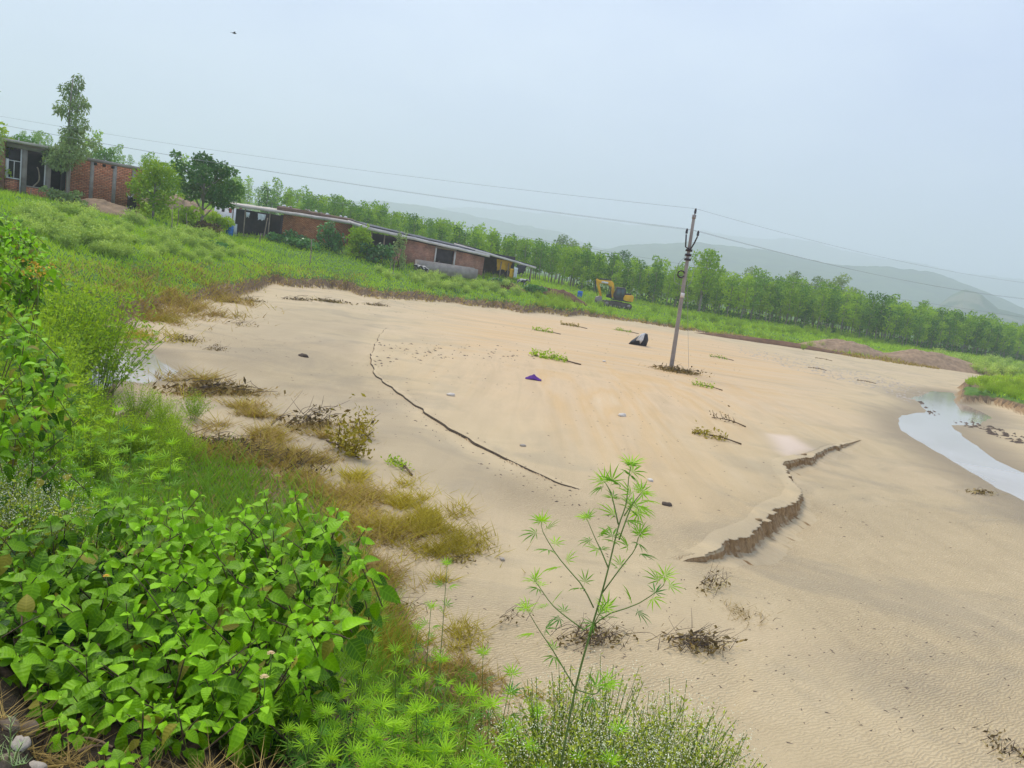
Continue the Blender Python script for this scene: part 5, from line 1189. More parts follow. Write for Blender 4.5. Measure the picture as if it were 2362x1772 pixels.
def cloth(name, label, mat, P, w, h, rz, r, cat='cloth', lump=0.12):
    root = tag(link(name, None), label, cat) if False else None
    nx, nz = 9, 9; X, Z = np.meshgrid(np.linspace(-w/2, w/2, nx), np.linspace(0, -h, nz), indexing='ij')
    Yv = lump*np.sin(X/w*9+r.uniform(0, 6))*(-Z/h)+lump*0.5*r.normal(0, 1, X.shape)*(-Z/h); Z = Z*(1-0.22*np.abs(np.sin(X/w*5+r.uniform(0, 6))))
    V = np.stack([X*(1+0.25*Z/h), Yv, Z], -1).reshape(-1, 3); V2 = V+[0, 0.02, 0]
    a, b = np.meshgrid(np.arange(nx-1), np.arange(nz-1), indexing='ij'); q = np.stack([a*nz+b, (a+1)*nz+b, (a+1)*nz+b+1, a*nz+b+1], -1).reshape(-1, 4)
    n = nx*nz; rim = np.array([i*nz for i in range(nx)]+[(nx-1)*nz+j for j in range(1, nz)]+[i*nz+nz-1 for i in range(nx-2, -1, -1)]+[j for j in range(nz-2, 0, -1)]); r2_ = np.roll(rim, -1)
    o = link(name, mesh_data(name, np.vstack([V, V2]), [q, q[:, ::-1]+n, np.stack([rim, rim+n, r2_+n, r2_], -1)], mat, {'tint': np.full(2*n, .5)}, True))
    o.location = tuple(P); o.rotation_euler = (0, 0, rz); return tag(o, label, cat)
cloth('hanging_sack', 'grey-white sack hanging under the shed roof near its middle', M_CLOTHW, at(604, 494, 76.8), 0.8, 0.7, 0.2, r7)
cloth('hanging_sack', 'small pale rag hanging under the shed roof on the left', M_CLOTHW, at(572, 490, 76.8), 0.4, 0.6, 0.2, r7)
def pole_obj(name, label, cat, P0, P1, rad, mat, n=6):
    P0 = np.asarray(P0, float); P1 = np.asarray(P1, float); mb = MB(); q = np.linspace(0, 1, 6)[:, None]; C = (P1-P0)*q+np.array([1, 0, 0])*0.03*np.sin(q*5)
    mb.tube(C, np.linspace(rad, rad*0.75, 6), n); o = mb.build(name, mat, None, True); o.location = tuple(P0); return tag(o, label, cat)
pole_obj('prop_pole', 'pale crooked pole propping the front of the shed roof', 'pole', at(606, 553, 76.4), at(618, 503, 76.6), 0.07, M_WOOD)
pole_obj('stake', 'short pale stake leaning in the grass below the shed', 'stake', at(594, 582, 71), at(603, 538, 71), 0.055, M_WOOD)
pole_obj('stake', 'tall thin stake standing at the edge of the grassy bank', 'stake', at(714, 612, 66), at(720, 552, 66), 0.055, M_WOOD)
def drum(label, px, py, Y, h=0.9, rad=0.29):
    P = at(px, py, Y); P[2] = max(gz(P[0], P[1]), P[2]-0.15); root = thing('blue_drum', label, 'drum', P)
    zs_ = np.array([0, 0.03, 0.28, 0.31, 0.34, 0.58, 0.61, 0.64, 0.88, 0.9])*h/0.9; rs = np.array([0.93, 1, 1, 1.05, 1, 1, 1.05, 1, 1, 0.9])*rad
    mb = MB(); mb.tube(np.c_[np.zeros(10), np.zeros(10), zs_], rs, 18); mb.build('shell', M_BLUE, root)
    l = MB(); l.tube(np.array([[0, 0, h], [0, 0, h+0.03]]), [rad*0.8, rad*0.78], 18); l.build('lid', M_BLUE, root)
drum('blue plastic drum beside the open stall of the shed', 529, 541, 74.5, 1.0, 0.36)
drum('small blue drum on the bank left of the excavator', 1337, 684, 98, 0.85, 0.33)
# long shed --------------------------------------------------------------
s2 = Facade('long_shed', 'long low brick shed with a pale sheet roof and one dark window', 'shed', at(846, 597, 78.0), at(1222, 654, 94.0))
L = s2.L
def u_of(px, fc, py=600):                    # distance along a facade for a picture column
    d = ray(px, py); a = fc.A; th = fc.root.rotation_euler[2]; c, s_ = math.cos(th), math.sin(th)
    return (a[0]*d[1]-a[1]*d[0])/(s_*d[0]-c*d[1])
u = {k: u_of(k, s2) for k in (846, 880, 905, 925, 930, 1004, 1046, 1117, 1120, 1090, 1160, 1222)}
zl, zr = roofz(846, 531, 78, s2), roofz(1222, 618, 94, s2)
rz_ = lambda x: zl+(zr-zl)*x/L
wb0, wb1 = 1.05, 2.45
zt = lambda x: rz_(x)-0.05
def strip_wall(name, mat, x0, x1, z0, z1=None, y0=0.0, y1=0.25):
    mb = MB(); a, b = (zt(x0), zt(x1)) if z1 is None else (z1, z1)
    mb.prism([(x0, z0), (x1, z0), (x1, b), (x0, a)], y0, y1); return mb.build(name, mat, s2.root)
zw0, zw1 = roofz(1006, 612, 84.5, s2), roofz(1010, 573, 84.5, s2)
strip_wall('wall', M_BRICK3, u[930], u[1004], -0.6); strip_wall('wall', M_BRICK3, u[1046], u[1117], -0.6)
strip_wall('wall', M_BRICK3, u[1004], u[1046], -0.6, zw0); strip_wall('wall', M_BRICK3, u[1004], u[1046], zw1)if False else None
mb = MB(); mb.prism([(u[1004], zw1), (u[1046], zw1-0.03), (u[1046], zt(u[1046])), (u[1004], zt(u[1004]))], 0.0, 0.25); mb.build('lintel_wall', M_BRICK3, s2.root)
wd = s2.part('window', M_INNER, [(u[1004]+0.01, u[1046]-0.01, 0.16, 0.22, zw0, zw1-0.02)])
s2.part('window_frame', M_SHEET, [(u[1004]-0.16, u[1004], -0.05, 0.12, zw0-0.12, zw1+0.02), (u[1046], u[1046]+0.22, -0.05, 0.12, zw0-0.12, zw1-0.05), (u[1004]-0.16, u[1046]+0.22, -0.06, 0.12, zw0-0.26, zw0-0.13)], wd)
s2.part('lintel', M_CONC, [(u[1004]-0.2, u[1046]+0.25, -0.045, -0.005, zw1+0.03, zw1+0.2)])
s2.part('brick_pier', M_BRICK3, [(u[905], u[925], -0.1, 0.3, -0.8, 1.6)])
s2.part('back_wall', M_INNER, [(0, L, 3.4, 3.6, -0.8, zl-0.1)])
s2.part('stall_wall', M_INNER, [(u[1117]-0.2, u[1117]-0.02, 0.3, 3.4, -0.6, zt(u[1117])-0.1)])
s2.part('end_post', M_WOOD, [(L-0.16, L, -0.05, 0.12, -0.7, zr-0.05)])
for x in (u[1160]*0.92+u[1117]*0.08, u[1160]+1.0, u[846]+0.2, u[880]): s2.part('post', M_WOOD, [(x, x+0.1, -0.04, 0.06, -0.6, rz_(x)-0.06)])
wob_sheet('roof', M_SHEET, s2.root, -0.5, u[1117]+0.3, -0.55, 4.0, zl+0.33, rz_(u[1117])+0.36, 0.5, 0.30, r7, 18, 4, 0.015)
wob_sheet('roof_end', M_SHEET, s2.root, u[1090], L+0.25, -0.50, 4.0, rz_(u[1090])+0.66, zr+0.22, 0.4, 0.24, r7, 10, 4, 0.015)
wob_sheet('roof_felt', M_TARP, s2.root, -0.3, u[1117]+0.2, -0.30, 4.1, zl+0.45, rz_(u[1117])+0.48, 0.5, 0.10, r7, 18, 4, 0.015)
wob_sheet('roof_end_felt', M_TARP, s2.root, u[1090]+0.1, L+0.28, -0.3, 4.1, rz_(u[1090])+0.78, zr+0.33, 0.4, 0.10, r7, 10, 4, 0.015)
tr_ = Facade('feed_trough', 'grey plastered feed trough in front of the long shed window', 'trough', at(965, 618, 78.5), at(1100, 645, 83))
tr_.part('front_wall', M_CONC, [(0, tr_.L, 0, 0.15, -0.4, 0.75)]); tr_.part('rear_wall', M_CONC, [(0, tr_.L, 0.75, 0.9, -0.4, 0.85)]); tr_.part('end_wall', M_CONC, [(0, 0.15, 0.16, 0.74, -0.4, 0.75)])
th2 = s2.root.rotation_euler[2]
cloth('yellow_tarp', 'yellow tarpaulin hanging in the open end of the long shed', M_CLOTHY, at(1165, 600, 91.2), 2.6, 1.5, th2, r7, lump=0.2)
cloth('yellow_cloth', 'bright yellow cloth hanging right of the tarpaulin', M_CLOTHY, at(1182, 620, 91.0), 0.7, 1.3, th2, r7)
cloth('white_cloth', 'white cloth hanging in the open end of the long shed', M_CLOTHW, at(1191, 618, 91.2), 0.6, 1.35, th2, r7, lump=0.06)
cloth('dark_tarp', 'black plastic sheet sagging at the right end of the long shed', M_TARP, at(1204, 612, 92.0), 1.6, 1.2, th2, r7, lump=0.2)
# fence stakes
for i, (px, py) in enumerate([(977, 610), (1007, 622), (1058, 630), (1113, 640), (1138, 648), (1145, 655), (897, 620), (905, 625), (1132, 655)]):
    P = ground(px, py+10, 30); pole_obj('fence_stake', 'thin wooden stake in the weeds in front of the long shed', 'stake', P-[0, 0, 0.1], P+[0.12, 0, 1.25+0.2*math.sin(i)], 0.04, M_WOOD)['group'] = 'stakes in front of the long shed'
for i, (px, py) in enumerate([(395, 520), (408, 515), (430, 520), (435, 505), (452, 522), (485, 515), (497, 520)]):
    P = ground(px, py+8, 30); pole_obj('fence_stake', 'crooked dark stake of the fence beside the spreading tree', 'stake', P-[0, 0, 0.1], P+[0.1*math.sin(i*2), 0, 1.35+0.3*math.sin(i*3)], 0.04, M_WOOD)['group'] = 'stakes beside the spreading tree'
# red and white parapet behind the shed
pw = Facade('painted_parapet', 'white parapet with red and dark openings behind the open shed', 'wall', at(495, 480, 92), at(580, 492, 92))
pw.part('wall', M_WHITE, [(0, pw.L, 0, 0.3, -2.5, 0.35)]); pw.part('coping', M_WHITE, [(-0.1, pw.L+0.1, -0.08, 0.38, 0.48, 0.66)])
for k in range(5): pw.part('baluster', [M_WHITE, M_RED, M_BRICK3, M_RED, M_WHITE][k], [(0.3+k*0.9, 0.62+k*0.9, 0.05, 0.25, 0.352, 0.478)])
for k in range(4): pw.part('opening', M_RED if k % 2 else M_INNER, [(0.9+k*0.9, 1.25+k*0.9, -0.02, 0.0, -0.3, 0.25)])
def heap(name, label, px, py, w, d, h, mat, s, cat='heap', Y=None, lumps=0.25):
    P = ground(px, py, 20) if Y is None else at(px, py, Y); P[2] = gz(P[0], P[1])
    X, Yv = np.meshgrid(np.linspace(-1, 1, 41), np.linspace(-1, 1, 31), indexing='ij'); q = np.hypot(X, Yv)
    nz = fbm(X*3+s, Yv*3, s, 5); Z = h*np.clip(1-q**1.6, 0, 1)*(0.55+0.9*nz)+h*lumps*(fbm(X*9, Yv*9, s+3, 3)-0.5)*np.clip(1.1-q, 0, 1)
    xs = X*w/2; ys = Yv*d/2; base = terrain((P[0]+xs).ravel(), (P[1]+ys).ravel())[0].reshape(xs.shape)-P[2]
    Z = Z+base-0.12*sstep(0.75, 1.0, q)-0.03
    a, b = np.meshgrid(np.arange(40), np.arange(30), indexing='ij'); f_ = np.stack([a*31+b, (a+1)*31+b, (a+1)*31+b+1, a*31+b+1], -1).reshape(-1, 4)
    o = link(name, mesh_data(name, np.stack([xs, ys, Z], -1).reshape(-1, 3), f_, mat, {'tint': np.full(xs.size, .5)}, True)); o.location = tuple(P); return tag(o, label, cat)
heap('earth_heap', 'dark brown dug earth heap on the bank left of the blue drum', 1300, 690, 7, 3.0, 1.0, M_SOIL, 401)
heap('earth_heap', 'small dark earth heap on the bank below the long shed end', 1180, 668, 4.0, 2.0, 0.7, M_SOIL, 403)
heap('earth_heap', 'low earth heap beside the dark mound near the drum', 1255, 678, 3.5, 2.0, 0.8, M_SOIL, 404)
heap('gravel_heap', 'broad gravel heap on the riverbank left of the grass tongue', 1945, 808, 13, 6, 1.1, M_GRAVEL, 405)
heap('gravel_heap', 'long gravel heap left of the weedy flat at the far right', 2160, 843, 17, 7, 1.5, M_GRAVEL, 407)
heap('gravel_bar', 'low brown gravel bar along the bank behind the pole', 1790, 795, 22, 3, 0.5, M_SOIL, 409)
heap('sand_heap', 'orange earth patch below the brick house wall', 245, 487, 7, 3, 0.7, M_GRAVEL, 411)
heap('earth_slope', 'brown earth slope behind the spreading tree', 425, 462, 12, 5, 2.0, M_GRAVEL, 413, Y=88)
# ---------------------------------------------------------------- excavator
M_EXY = simple('yellow_machine_paint', (0.80, 0.42, 0.02), 0.45, 0.18, 1.5, bumps=0.05)
M_EXK = simple('dark_machine_paint', (0.035, 0.04, 0.045), 0.6, 0.3, 3)
M_RUB = simple('muddy_track', (0.10, 0.085, 0.07), 0.9, 0.4, 4)
M_STEEL = simple('worn_steel', (0.28, 0.24, 0.21), 0.5, 0.3, 4, metal=0.5)
def glass_mat():
    m, nt, bs, out = new_mat('cab_glass'); bs.inputs['Base Color'].default_value = (0.03, 0.075, 0.085, 1); bs.inputs['Roughness'].default_value = 0.06; bs.inputs['Specular IOR Level'].default_value = 0.7; return m
M_GLASS = glass_mat()
def excavator():
    P = at(1452, 713, 100); P[2] = gz(P[0], P[1])+0.0
    root = thing('excavator', 'yellow tracked excavator with its arm folded down on the far bank', 'excavator', P, math.radians(4))
    # local: -x is forward (picture left), z up, y depth
    def rbox(name, mat, poly, y0, y1, parent=root):
        mb = MB(); mb.prism([(-a, b) for a, b in poly], y0, y1); o = mb.build(name, mat, parent); m = o.modifiers.new('soft', 'BEVEL'); m.width = 0.04; m.segments = 2; return o
    for y in (-1.15, 0.55):
        n = 26; R_ = 0.40; path = []
        for k in range(n):
            t = k/n*2*(3.1+PI*R_)
            if t < 3.1: path.append((0.35+t, 2*R_))
            elif t < 3.1+PI*R_: a = (t-3.1)/R_; path.append((3.45+R_*math.sin(a), R_+R_*math.cos(a)))
            elif t < 6.2+PI*R_: path.append((3.45-(t-3.1-PI*R_), 0))
            else: a = (t-6.2-PI*R_)/R_; path.append((0.35-R_*math.sin(a), R_-R_*math.cos(a)))
        tr = rbox('track', M_RUB, [(-0.05+0, 0.4), (0.1, 0.72), (0.4, 0.8), (3.4, 0.8), (3.72, 0.72), (3.85, 0.4), (3.72, 0.1), (3.4, 0.0), (0.4, 0.0), (0.1, 0.1)], y, y+0.6)
        sh = MB()
        for k, (a, b) in enumerate(path):
            a2, b2 = path[(k+1) % n]; ang = math.atan2(b2-b, -(a2-a)); sh.box((-(a+a2)/2, y+0.3, (b+b2)/2), (0.20, 0.66, 0.05), 0, M=[[math.cos(ang), 0, -math.sin(ang)], [0, 1, 0], [math.sin(ang), 0, math.cos(ang)]])
        o = sh.build('track_shoes', M_RUB, tr); o['kind'] = 'stuff'
        for a in (0.4, 3.4):
            w = MB(); w.tube(np.array([[-a, y-0.03, 0.4], [-a, y+0.63, 0.4]]), 0.27, 14); w.build('wheel', M_STEEL, tr)
        for a in (1.0, 1.6, 2.2, 2.8):
            w = MB(); w.tube(np.array([[-a, y-0.02, 0.2], [-a, y+0.62, 0.2]]), 0.13, 10); w.build('roller', M_STEEL, tr)
    rbox('undercarriage', M_EXK, [(0.9, 0.45), (2.9, 0.45), (2.6, 0.9), (1.2, 0.9)], -0.5, 0.5)
    rbox('platform', M_EXK, [(0.15, 0.98), (2.55, 0.98), (2.6, 1.15), (0.1, 1.15)], -1.15, 1.1)
    cwt = rbox('counterweight', M_EXY, [(-0.05, 1.2), (0.05, 1.08), (0.9, 1.08), (1.25, 1.2), (1.3, 1.45), (1.15, 1.85), (0.1, 1.95), (-0.08, 1.75)], -1.2, 1.15)
    rbox('engine_hood', M_EXK, [(0.25, 1.96), (1.05, 1.88), (1.05, 2.08), (0.3, 2.14)], -0.9, 0.9)
    ex = MB(); ex.tube(np.array([[-1.02, -0.4, 1.9], [-1.02, -0.4, 2.62]]), 0.07, 10); ex.build('exhaust', M_EXK, root)
    cab = rbox('cab', M_EXK, [(1.2, 1.16), (2.45, 1.16), (2.55, 1.75), (2.3, 2.68), (1.3, 2.72), (1.12, 2.3)], -1.12, -0.18)
    rbox('window', M_GLASS, [(1.82, 1.7), (2.38, 1.7), (2.2, 2.52), (1.85, 2.54)], -1.15, -1.125, cab)
    rbox('window', M_GLASS, [(1.36, 1.8), (1.74, 1.75), (1.74, 2.56), (1.42, 2.56), (1.30, 2.3)], -1.15, -1.125, cab)
    rbox('cab_roof', M_STEEL, [(1.22, 2.725), (2.36, 2.685), (2.34, 2.76), (1.24, 2.80)], -1.16, -0.14, cab)
    rbox('door_panel', M_EXK, [(1.80, 1.2), (2.42, 1.2), (2.46, 1.66), (1.80, 1.66)], -1.15, -1.125, cab)
    boom = rbox('boom', M_EXY, [(2.30, 1.30), (2.62, 1.30), (2.85, 2.05), (3.05, 2.62), (3.45, 2.92), (4.72, 2.88), (4.95, 3.05), (4.90, 3.28), (4.60, 3.32), (3.10, 3.46), (2.75, 3.28), (2.50, 2.65)], -0.10, 0.20)
    bp = MB(); bp.box((-3.9, -0.11, 3.10), (0.9, 0.015, 0.24)); bp.build('boom_plate', M_WHITE, boom)
    cyl = MB(); cyl.tube(np.array([[-3.1, 0.05, 3.52], [-4.6, 0.05, 3.50]]), 0.085, 8); cyl.tube(np.array([[-4.5, 0.05, 3.50], [-5.02, 0.05, 3.40]]), 0.045, 6); o = cyl.build('arm_cylinder', M_EXK, boom)
    cyl = MB(); cyl.tube(np.array([[-2.95, -0.2, 1.35], [-3.0, -0.2, 2.7]]), 0.07, 8); cyl.build('boom_cylinder', M_EXK, boom)
    arm = rbox('arm', M_EXY, [(4.70, 3.35), (4.98, 3.45), (5.12, 3.32), (5.02, 2.85), (4.30, 1.25), (4.05, 1.22), (4.02, 1.36), (4.55, 2.75)], -0.08, 0.18)
    cyl = MB(); cyl.tube(np.array([[-5.15, 0.05, 3.2], [-4.95, 0.05, 2.0]]), 0.075, 8); cyl.tube(np.array([[-4.95, 0.05, 2.05], [-4.6, 0.05, 1.25]]), 0.04, 6); cyl.build('bucket_cylinder', M_EXK, arm)
    bk = rbox('bucket', M_STEEL, [(4.35, 1.25), (4.75, 1.05), (4.85, 0.6), (4.55, 0.2), (4.0, 0.02), (3.55, 0.12), (3.65, 0.3), (3.95, 0.75), (4.05, 1.2)], -0.45, 0.5)
    for k in range(4):
        t = MB(); t.box((-3.52, -0.38+k*0.26, 0.14), (0.22, 0.09, 0.07), 0, taper=0.7); t.build('tooth', M_STEEL, bk)
    rbox('hydraulic_tank', M_EXK, [(2.56, 1.16), (3.3, 1.2), (3.2, 1.62), (2.6, 1.75)], 0.35, 1.05)
    for k in range(3):
        h = MB(); h.box((-2.9, 0.7, 1.72+0.12*k), (0.5, 0.5, 0.05)); h.build('step', M_EXK, root)
excavator()
# ---------------------------------------------------------------- power line
M_POLE = simple('concrete_pole', (0.30, 0.255, 0.215), 0.9, 0.25, 3)
M_INS = simple('brown_insulator', (0.03, 0.02, 0.02), 0.25, 0.2, 3, bumps=0)
M_WIRE = simple('wire', (0.30, 0.31, 0.33), 0.6, 0.1, 3, bumps=0)
PB = on(1548, 850, 0.05); PB[2] = gz(PB[0], PB[1])
PT = at(1600, 505, PB[1]+0.15)
def power_pole(base, top, label):
    base = np.asarray(base, float); top = np.asarray(top, float); root = thing('power_pole', label, 'pole', base)
    d = top-base; h = np.linalg.norm(d)
    m = MB(); C = np.linspace(0, 1, 12)[:, None]*d; C[0, 2] -= 0.4
    w = np.linspace(0.105, 0.07, 12)
    V = np.concatenate([[c+[-w_, -w_*0.75, 0], c+[w_, -w_*0.75, 0], c+[w_, w_*0.75, 0], c+[-w_, w_*0.75, 0]] for c, w_ in zip(C, w)])
    F = [[4*i+k, 4*i+(k+1) % 4, 4*i+4+(k+1) % 4, 4*i+4+k] for i in range(11) for k in range(4)]+[[44, 45, 46, 47]]
    m.add(V, np.array(F)); o = m.build('shaft', M_POLE, root); b = o.modifiers.new('soft', 'BEVEL'); b.width = 0.015; b.segments = 1
    out = []
    pin = MB(); pin.tube([d, d+[0.02, 0, 0.32]], 0.03, 6); pin.box(d+np.array([0, 0, 0.1]), (0.17, 0.13, 0.2)); pin.build('top_bracket', M_STEEL, root)
    def insul(p):
        i = MB(); z = np.array([0, 0.03, 0.06, 0.10, 0.13, 0.17, 0.22, 0.27]); r_ = np.array([0.045, 0.095, 0.06, 0.10, 0.06, 0.085, 0.06, 0.03])*0.75; i.tube(np.c_[np.full(8, p[0]), np.full(8, p[1]), p[2]+z], r_, 10); i.build('insulator', M_INS, root); out.append(base+p+[0, 0, 0.25])
    insul(d+np.array([0.02, 0, 0.26]))
    c = d*0.80
    arm = MB(); arm.tube([c+[0, -0.12, 0], c+[-0.22, -0.12, 0.1], c+[-0.30, -0.12, 0.72]], 0.04, 6); arm.build('v_arm', M_INS, root); insul(c+np.array([-0.30, -0.12, 0.75]))
    arm = MB(); arm.tube([c+[0, -0.12, -0.1], c+[0.18, -0.12, 0.35], c+[0.28, -0.12, 0.70]], 0.04, 6); arm.build('v_arm', M_INS, root); insul(c+np.array([0.28, -0.12, 0.72]))
    for q in (0.795, 0.765, 0.735):
        cl_ = MB(); cl_.box(d*q, (0.30, 0.26, 0.11)); cl_.build('clamp', M_INS, root)
    for sgn in (-1, 1):
        s_ = MB(); p0 = d*0.75+np.array([0.12*sgn, -0.1, 0.05]); s_.tube(curve3([p0, p0+[0.33*sgn if sgn < 0 else 0.28, 0, -0.5], p0+[0.36*sgn if sgn < 0 else 0.22, 0, -1.3], d*0.56+[0.1*sgn, -0.1, 0]], 12), 0.012, 5); s_.build('jumper_wire', M_WIRE, root)
    rg = MB(); a = np.linspace(0.3, 5.9, 18); rg.tube(np.c_[-0.24+0.17*np.cos(a), np.full(18, -0.14), 0.17*np.sin(a)]+d*0.635, 0.04, 7); rg.build('wire_coil', M_INS, root)
    pl_ = MB(); pl_.box(d*0.50+np.array([0, -0.12, 0]), (0.2, 0.04, 0.24)); pl_.build('number_plate', M_SHEET, root)
    return out
A_ = power_pole(PB, PT, 'grey concrete power pole leaning in the sand beside the plastic bag')
pLt = at(-260, 236, 58.0); bL = np.array([pLt[0], pLt[1], gz(pLt[0], pLt[1])]); B_ = power_pole(bL, pLt, 'second concrete power pole beyond the left edge')
pRt = at(2560, 680, 74.0); bR = np.array([pRt[0], pRt[1], gz(pRt[0], pRt[1])]); C_ = power_pole(bR, pRt, 'third concrete power pole beyond the right edge')
def wire(p, q, sag, label, rad=0.0065):
    t = np.linspace(0, 1, 40)[:, None]; p = np.asarray(p, float); q = np.asarray(q, float); C = p+(q-p)*t; C[:, 2] -= sag*4*(t*(1-t))[:, 0]
    mb = MB(); mb.tube(C-p, rad, 5); o = mb.build('power_wire', M_WIRE, None, True); o.location = tuple(p); tag(o, label, 'wire')
for i, nm in enumerate(('top', 'left', 'right')):
    wire(A_[i], B_[i], 0.55, 'power wire running left from the %s insulator of the leaning pole' % nm)
    wire(A_[i], C_[i], 0.9, 'power wire running right from the %s insulator of the leaning pole' % nm)
wire(at(-60, 300, 95), at(2500, 752, 95), 1.2, 'fainter wire crossing far behind the leaning pole', 0.014)
sw = MB(); sp = on(1574, 846, 0.0); st0 = PB+(PT-PB)*0.62+[0.12, 0, 0]
wire(st0, sp+[0.3, -0.2, 0.02], 0.0, 'slack stay wire from the leaning pole down to the sand', 0.008)
# ---------------------------------------------------------------- flood wrack and small things
r8 = np.random.default_rng(81)
def debris(label, px, py, w, d, h, n, r, green=0, name='flood_debris', mats=None, cat='debris', leaves=120):
    P = ground(px, py); root = thing(name, label, cat, P, r.uniform(0, 1))
    tw = MB()
    for i in range(n):
        a = r.normal(0, 1, 2)*[w*0.3, d*0.3]; ang = r.normal(0, 0.9); l = r.uniform(0.25, 0.7)*w
        dz = r.uniform(0.0, 1.0)**2*h; c = np.array([a[0], a[1], abs(r.normal(0, h*0.3))+0.01]); dd = np.array([math.cos(ang), math.sin(ang)*0.6, 0])*l/2
        up = np.array([0, 0, dz]); mid = c+np.array([0, 0, h*0.25])+r.normal(0, 0.05*w, 3)*[1, 1, 0.4]
        p0 = c-dd; p0[2] = max(p0[2]-0.02, -0.01); tw.tube(curve3([p0, mid, c+dd+up], 6), np.linspace(0.006, 0.002, 6)*max(0.6, min(2.0, w)), 4, r.random(), False)
    o = tw.build('twigs', M_DEAD, root); o['kind'] = 'stuff'
    k = leaves; Pp = r.normal(0, 1, (k, 3))*[w*0.32, d*0.32, h*0.3]; Pp[:, 2] = np.abs(Pp[:, 2])+0.005; D = rdir(k, r); S = np.cross(D, rdir(k, r)); s_ = (0.03+0.03*r.random(k))[:, None]*max(0.6, min(2.5, w*1.2))
    V = np.stack([Pp-D*s_, Pp+S*s_*0.5, Pp+D*s_, Pp-S*s_*0.5], 1).reshape(-1, 3)
    o = link('rotten_leaves', mesh_data('rotten_leaves', V, np.arange(4*k).reshape(-1, 4), M_DEADL, {'tint': np.repeat(r.random(k), 4)}), root); o['kind'] = 'stuff'
    if green:
        g = np.c_[r.normal(0, 1, (green, 2))*[w*0.4, d*0.3], np.zeros(green)]
        V, F, T = blades(g, 0.13*r.uniform(0.5, 1.3, green)*max(0.8, w), 0.004*max(0.8, w), r, 1.2, 0.1)
        o = link('straw_blades', mesh_data('straw_blades', V, F, M_STRAW if green > 150 else M_DRY, {'tint': T}), root); o['kind'] = 'stuff'
    return root
debris('dark tangle of rotten stalks on the sand behind the tall hemp plant', 1375, 1478, 0.62, 0.36, 0.20, 46, r8, 60, leaves=150)
debris('dark oblong tangle of roots and stalks on the sand right of the hemp plant', 1612, 1492, 0.66, 0.34, 0.20, 60, r8, 50, leaves=200)
debris('curled dead stalks on the sand above the oblong tangle', 1645, 1358, 0.55, 0.26, 0.26, 16, r8, 40, leaves=60)
debris('strip of short green stubble below the curled stalks', 1710, 1420, 0.40, 0.5, 0.04, 5, r8, 160, 'stubble_strip', leaves=10)
debris('dead twig snag on the sand left of the tall hemp plant', 1185, 1440, 0.5, 0.22, 0.24, 9, r8, 0, leaves=18)
debris('brown tangle of dead weeds at the edge of the near bank', 505, 905, 1.5, 0.8, 0.32, 34, r8, 900, leaves=260)
debris('mud-coated dead weed clump below the bank pool', 440, 912, 0.8, 0.4, 0.25, 12, r8, 500, leaves=120)
debris('upright dead shrub skeletons on the mud beside the green bush', 720, 985, 1.2, 0.6, 0.5, 34, r8, 500, leaves=160)
debris('dead weeds in the mud right of the silty pool', 430, 788, 0.8, 0.4, 0.25, 14, r8, 160, leaves=110)
debris('small mud-brown clump right of the pool debris', 498, 808, 0.7, 0.3, 0.2, 18, r8, 10, leaves=60)
debris('twiggy wrack on the sand near the left far bank', 555, 752, 0.9, 0.4, 0.35, 14, r8, 30, leaves=40)
debris('brown clump washed up below the far left bank', 575, 695, 1.3, 0.5, 0.3, 14, r8, 60, leaves=120)
debris('dark brown clump beside the washed up one below the far bank', 525, 698, 1.0, 0.5, 0.28, 10, r8, 40, leaves=110)
debris('low brown wrack line in front of the far bank', 760, 697, 2.0, 0.8, 0.25, 14, r8, 120, leaves=160)
debris('small brown wrack left of the far wrack line', 690, 693, 1.6, 0.6, 0.25, 20, r8, 30, leaves=80)
debris('thin wrack on the sand below the long shed', 865, 705, 1.8, 0.6, 0.22, 18, r8, 40, leaves=70)
debris('weedy mound around the foot of the power pole', 1558, 858, 1.7, 0.9, 0.4, 14, r8, 500, leaves=300)
debris('dark log of wrack right of the pole foot', 1592, 862, 1.1, 0.4, 0.22, 20, r8, 20, leaves=80)
debris('brown weeds in a hollow on the near bank', 590, 1060, 0.9, 0.5, 0.25, 36, r8, 200, leaves=150)
debris('brown trampled weeds beside the green bush top', 530, 1030, 1.0, 0.5, 0.22, 40, r8, 260, leaves=160)
debris('dead stalks leaning above the khaki grass', 700, 1090, 0.7, 0.4, 0.4, 26, r8, 120, leaves=60)
debris('dark twigs beside the khaki mat right of the bush', 1060, 1295, 0.35, 0.2, 0.1, 10, r8, 30, leaves=40)
debris('dark twigs on the sand below the bush overhang', 930, 1405, 0.5, 0.25, 0.14, 12, r8, 10, leaves=20)
debris('dark wrack at the bottom right corner', 2325, 1735, 0.35, 0.6, 0.08, 18, r8, 20, leaves=60)
debris('green-brown clump on the sand left of the stream', 2262, 1138, 0.9, 0.35, 0.12, 10, r8, 60, leaves=60)
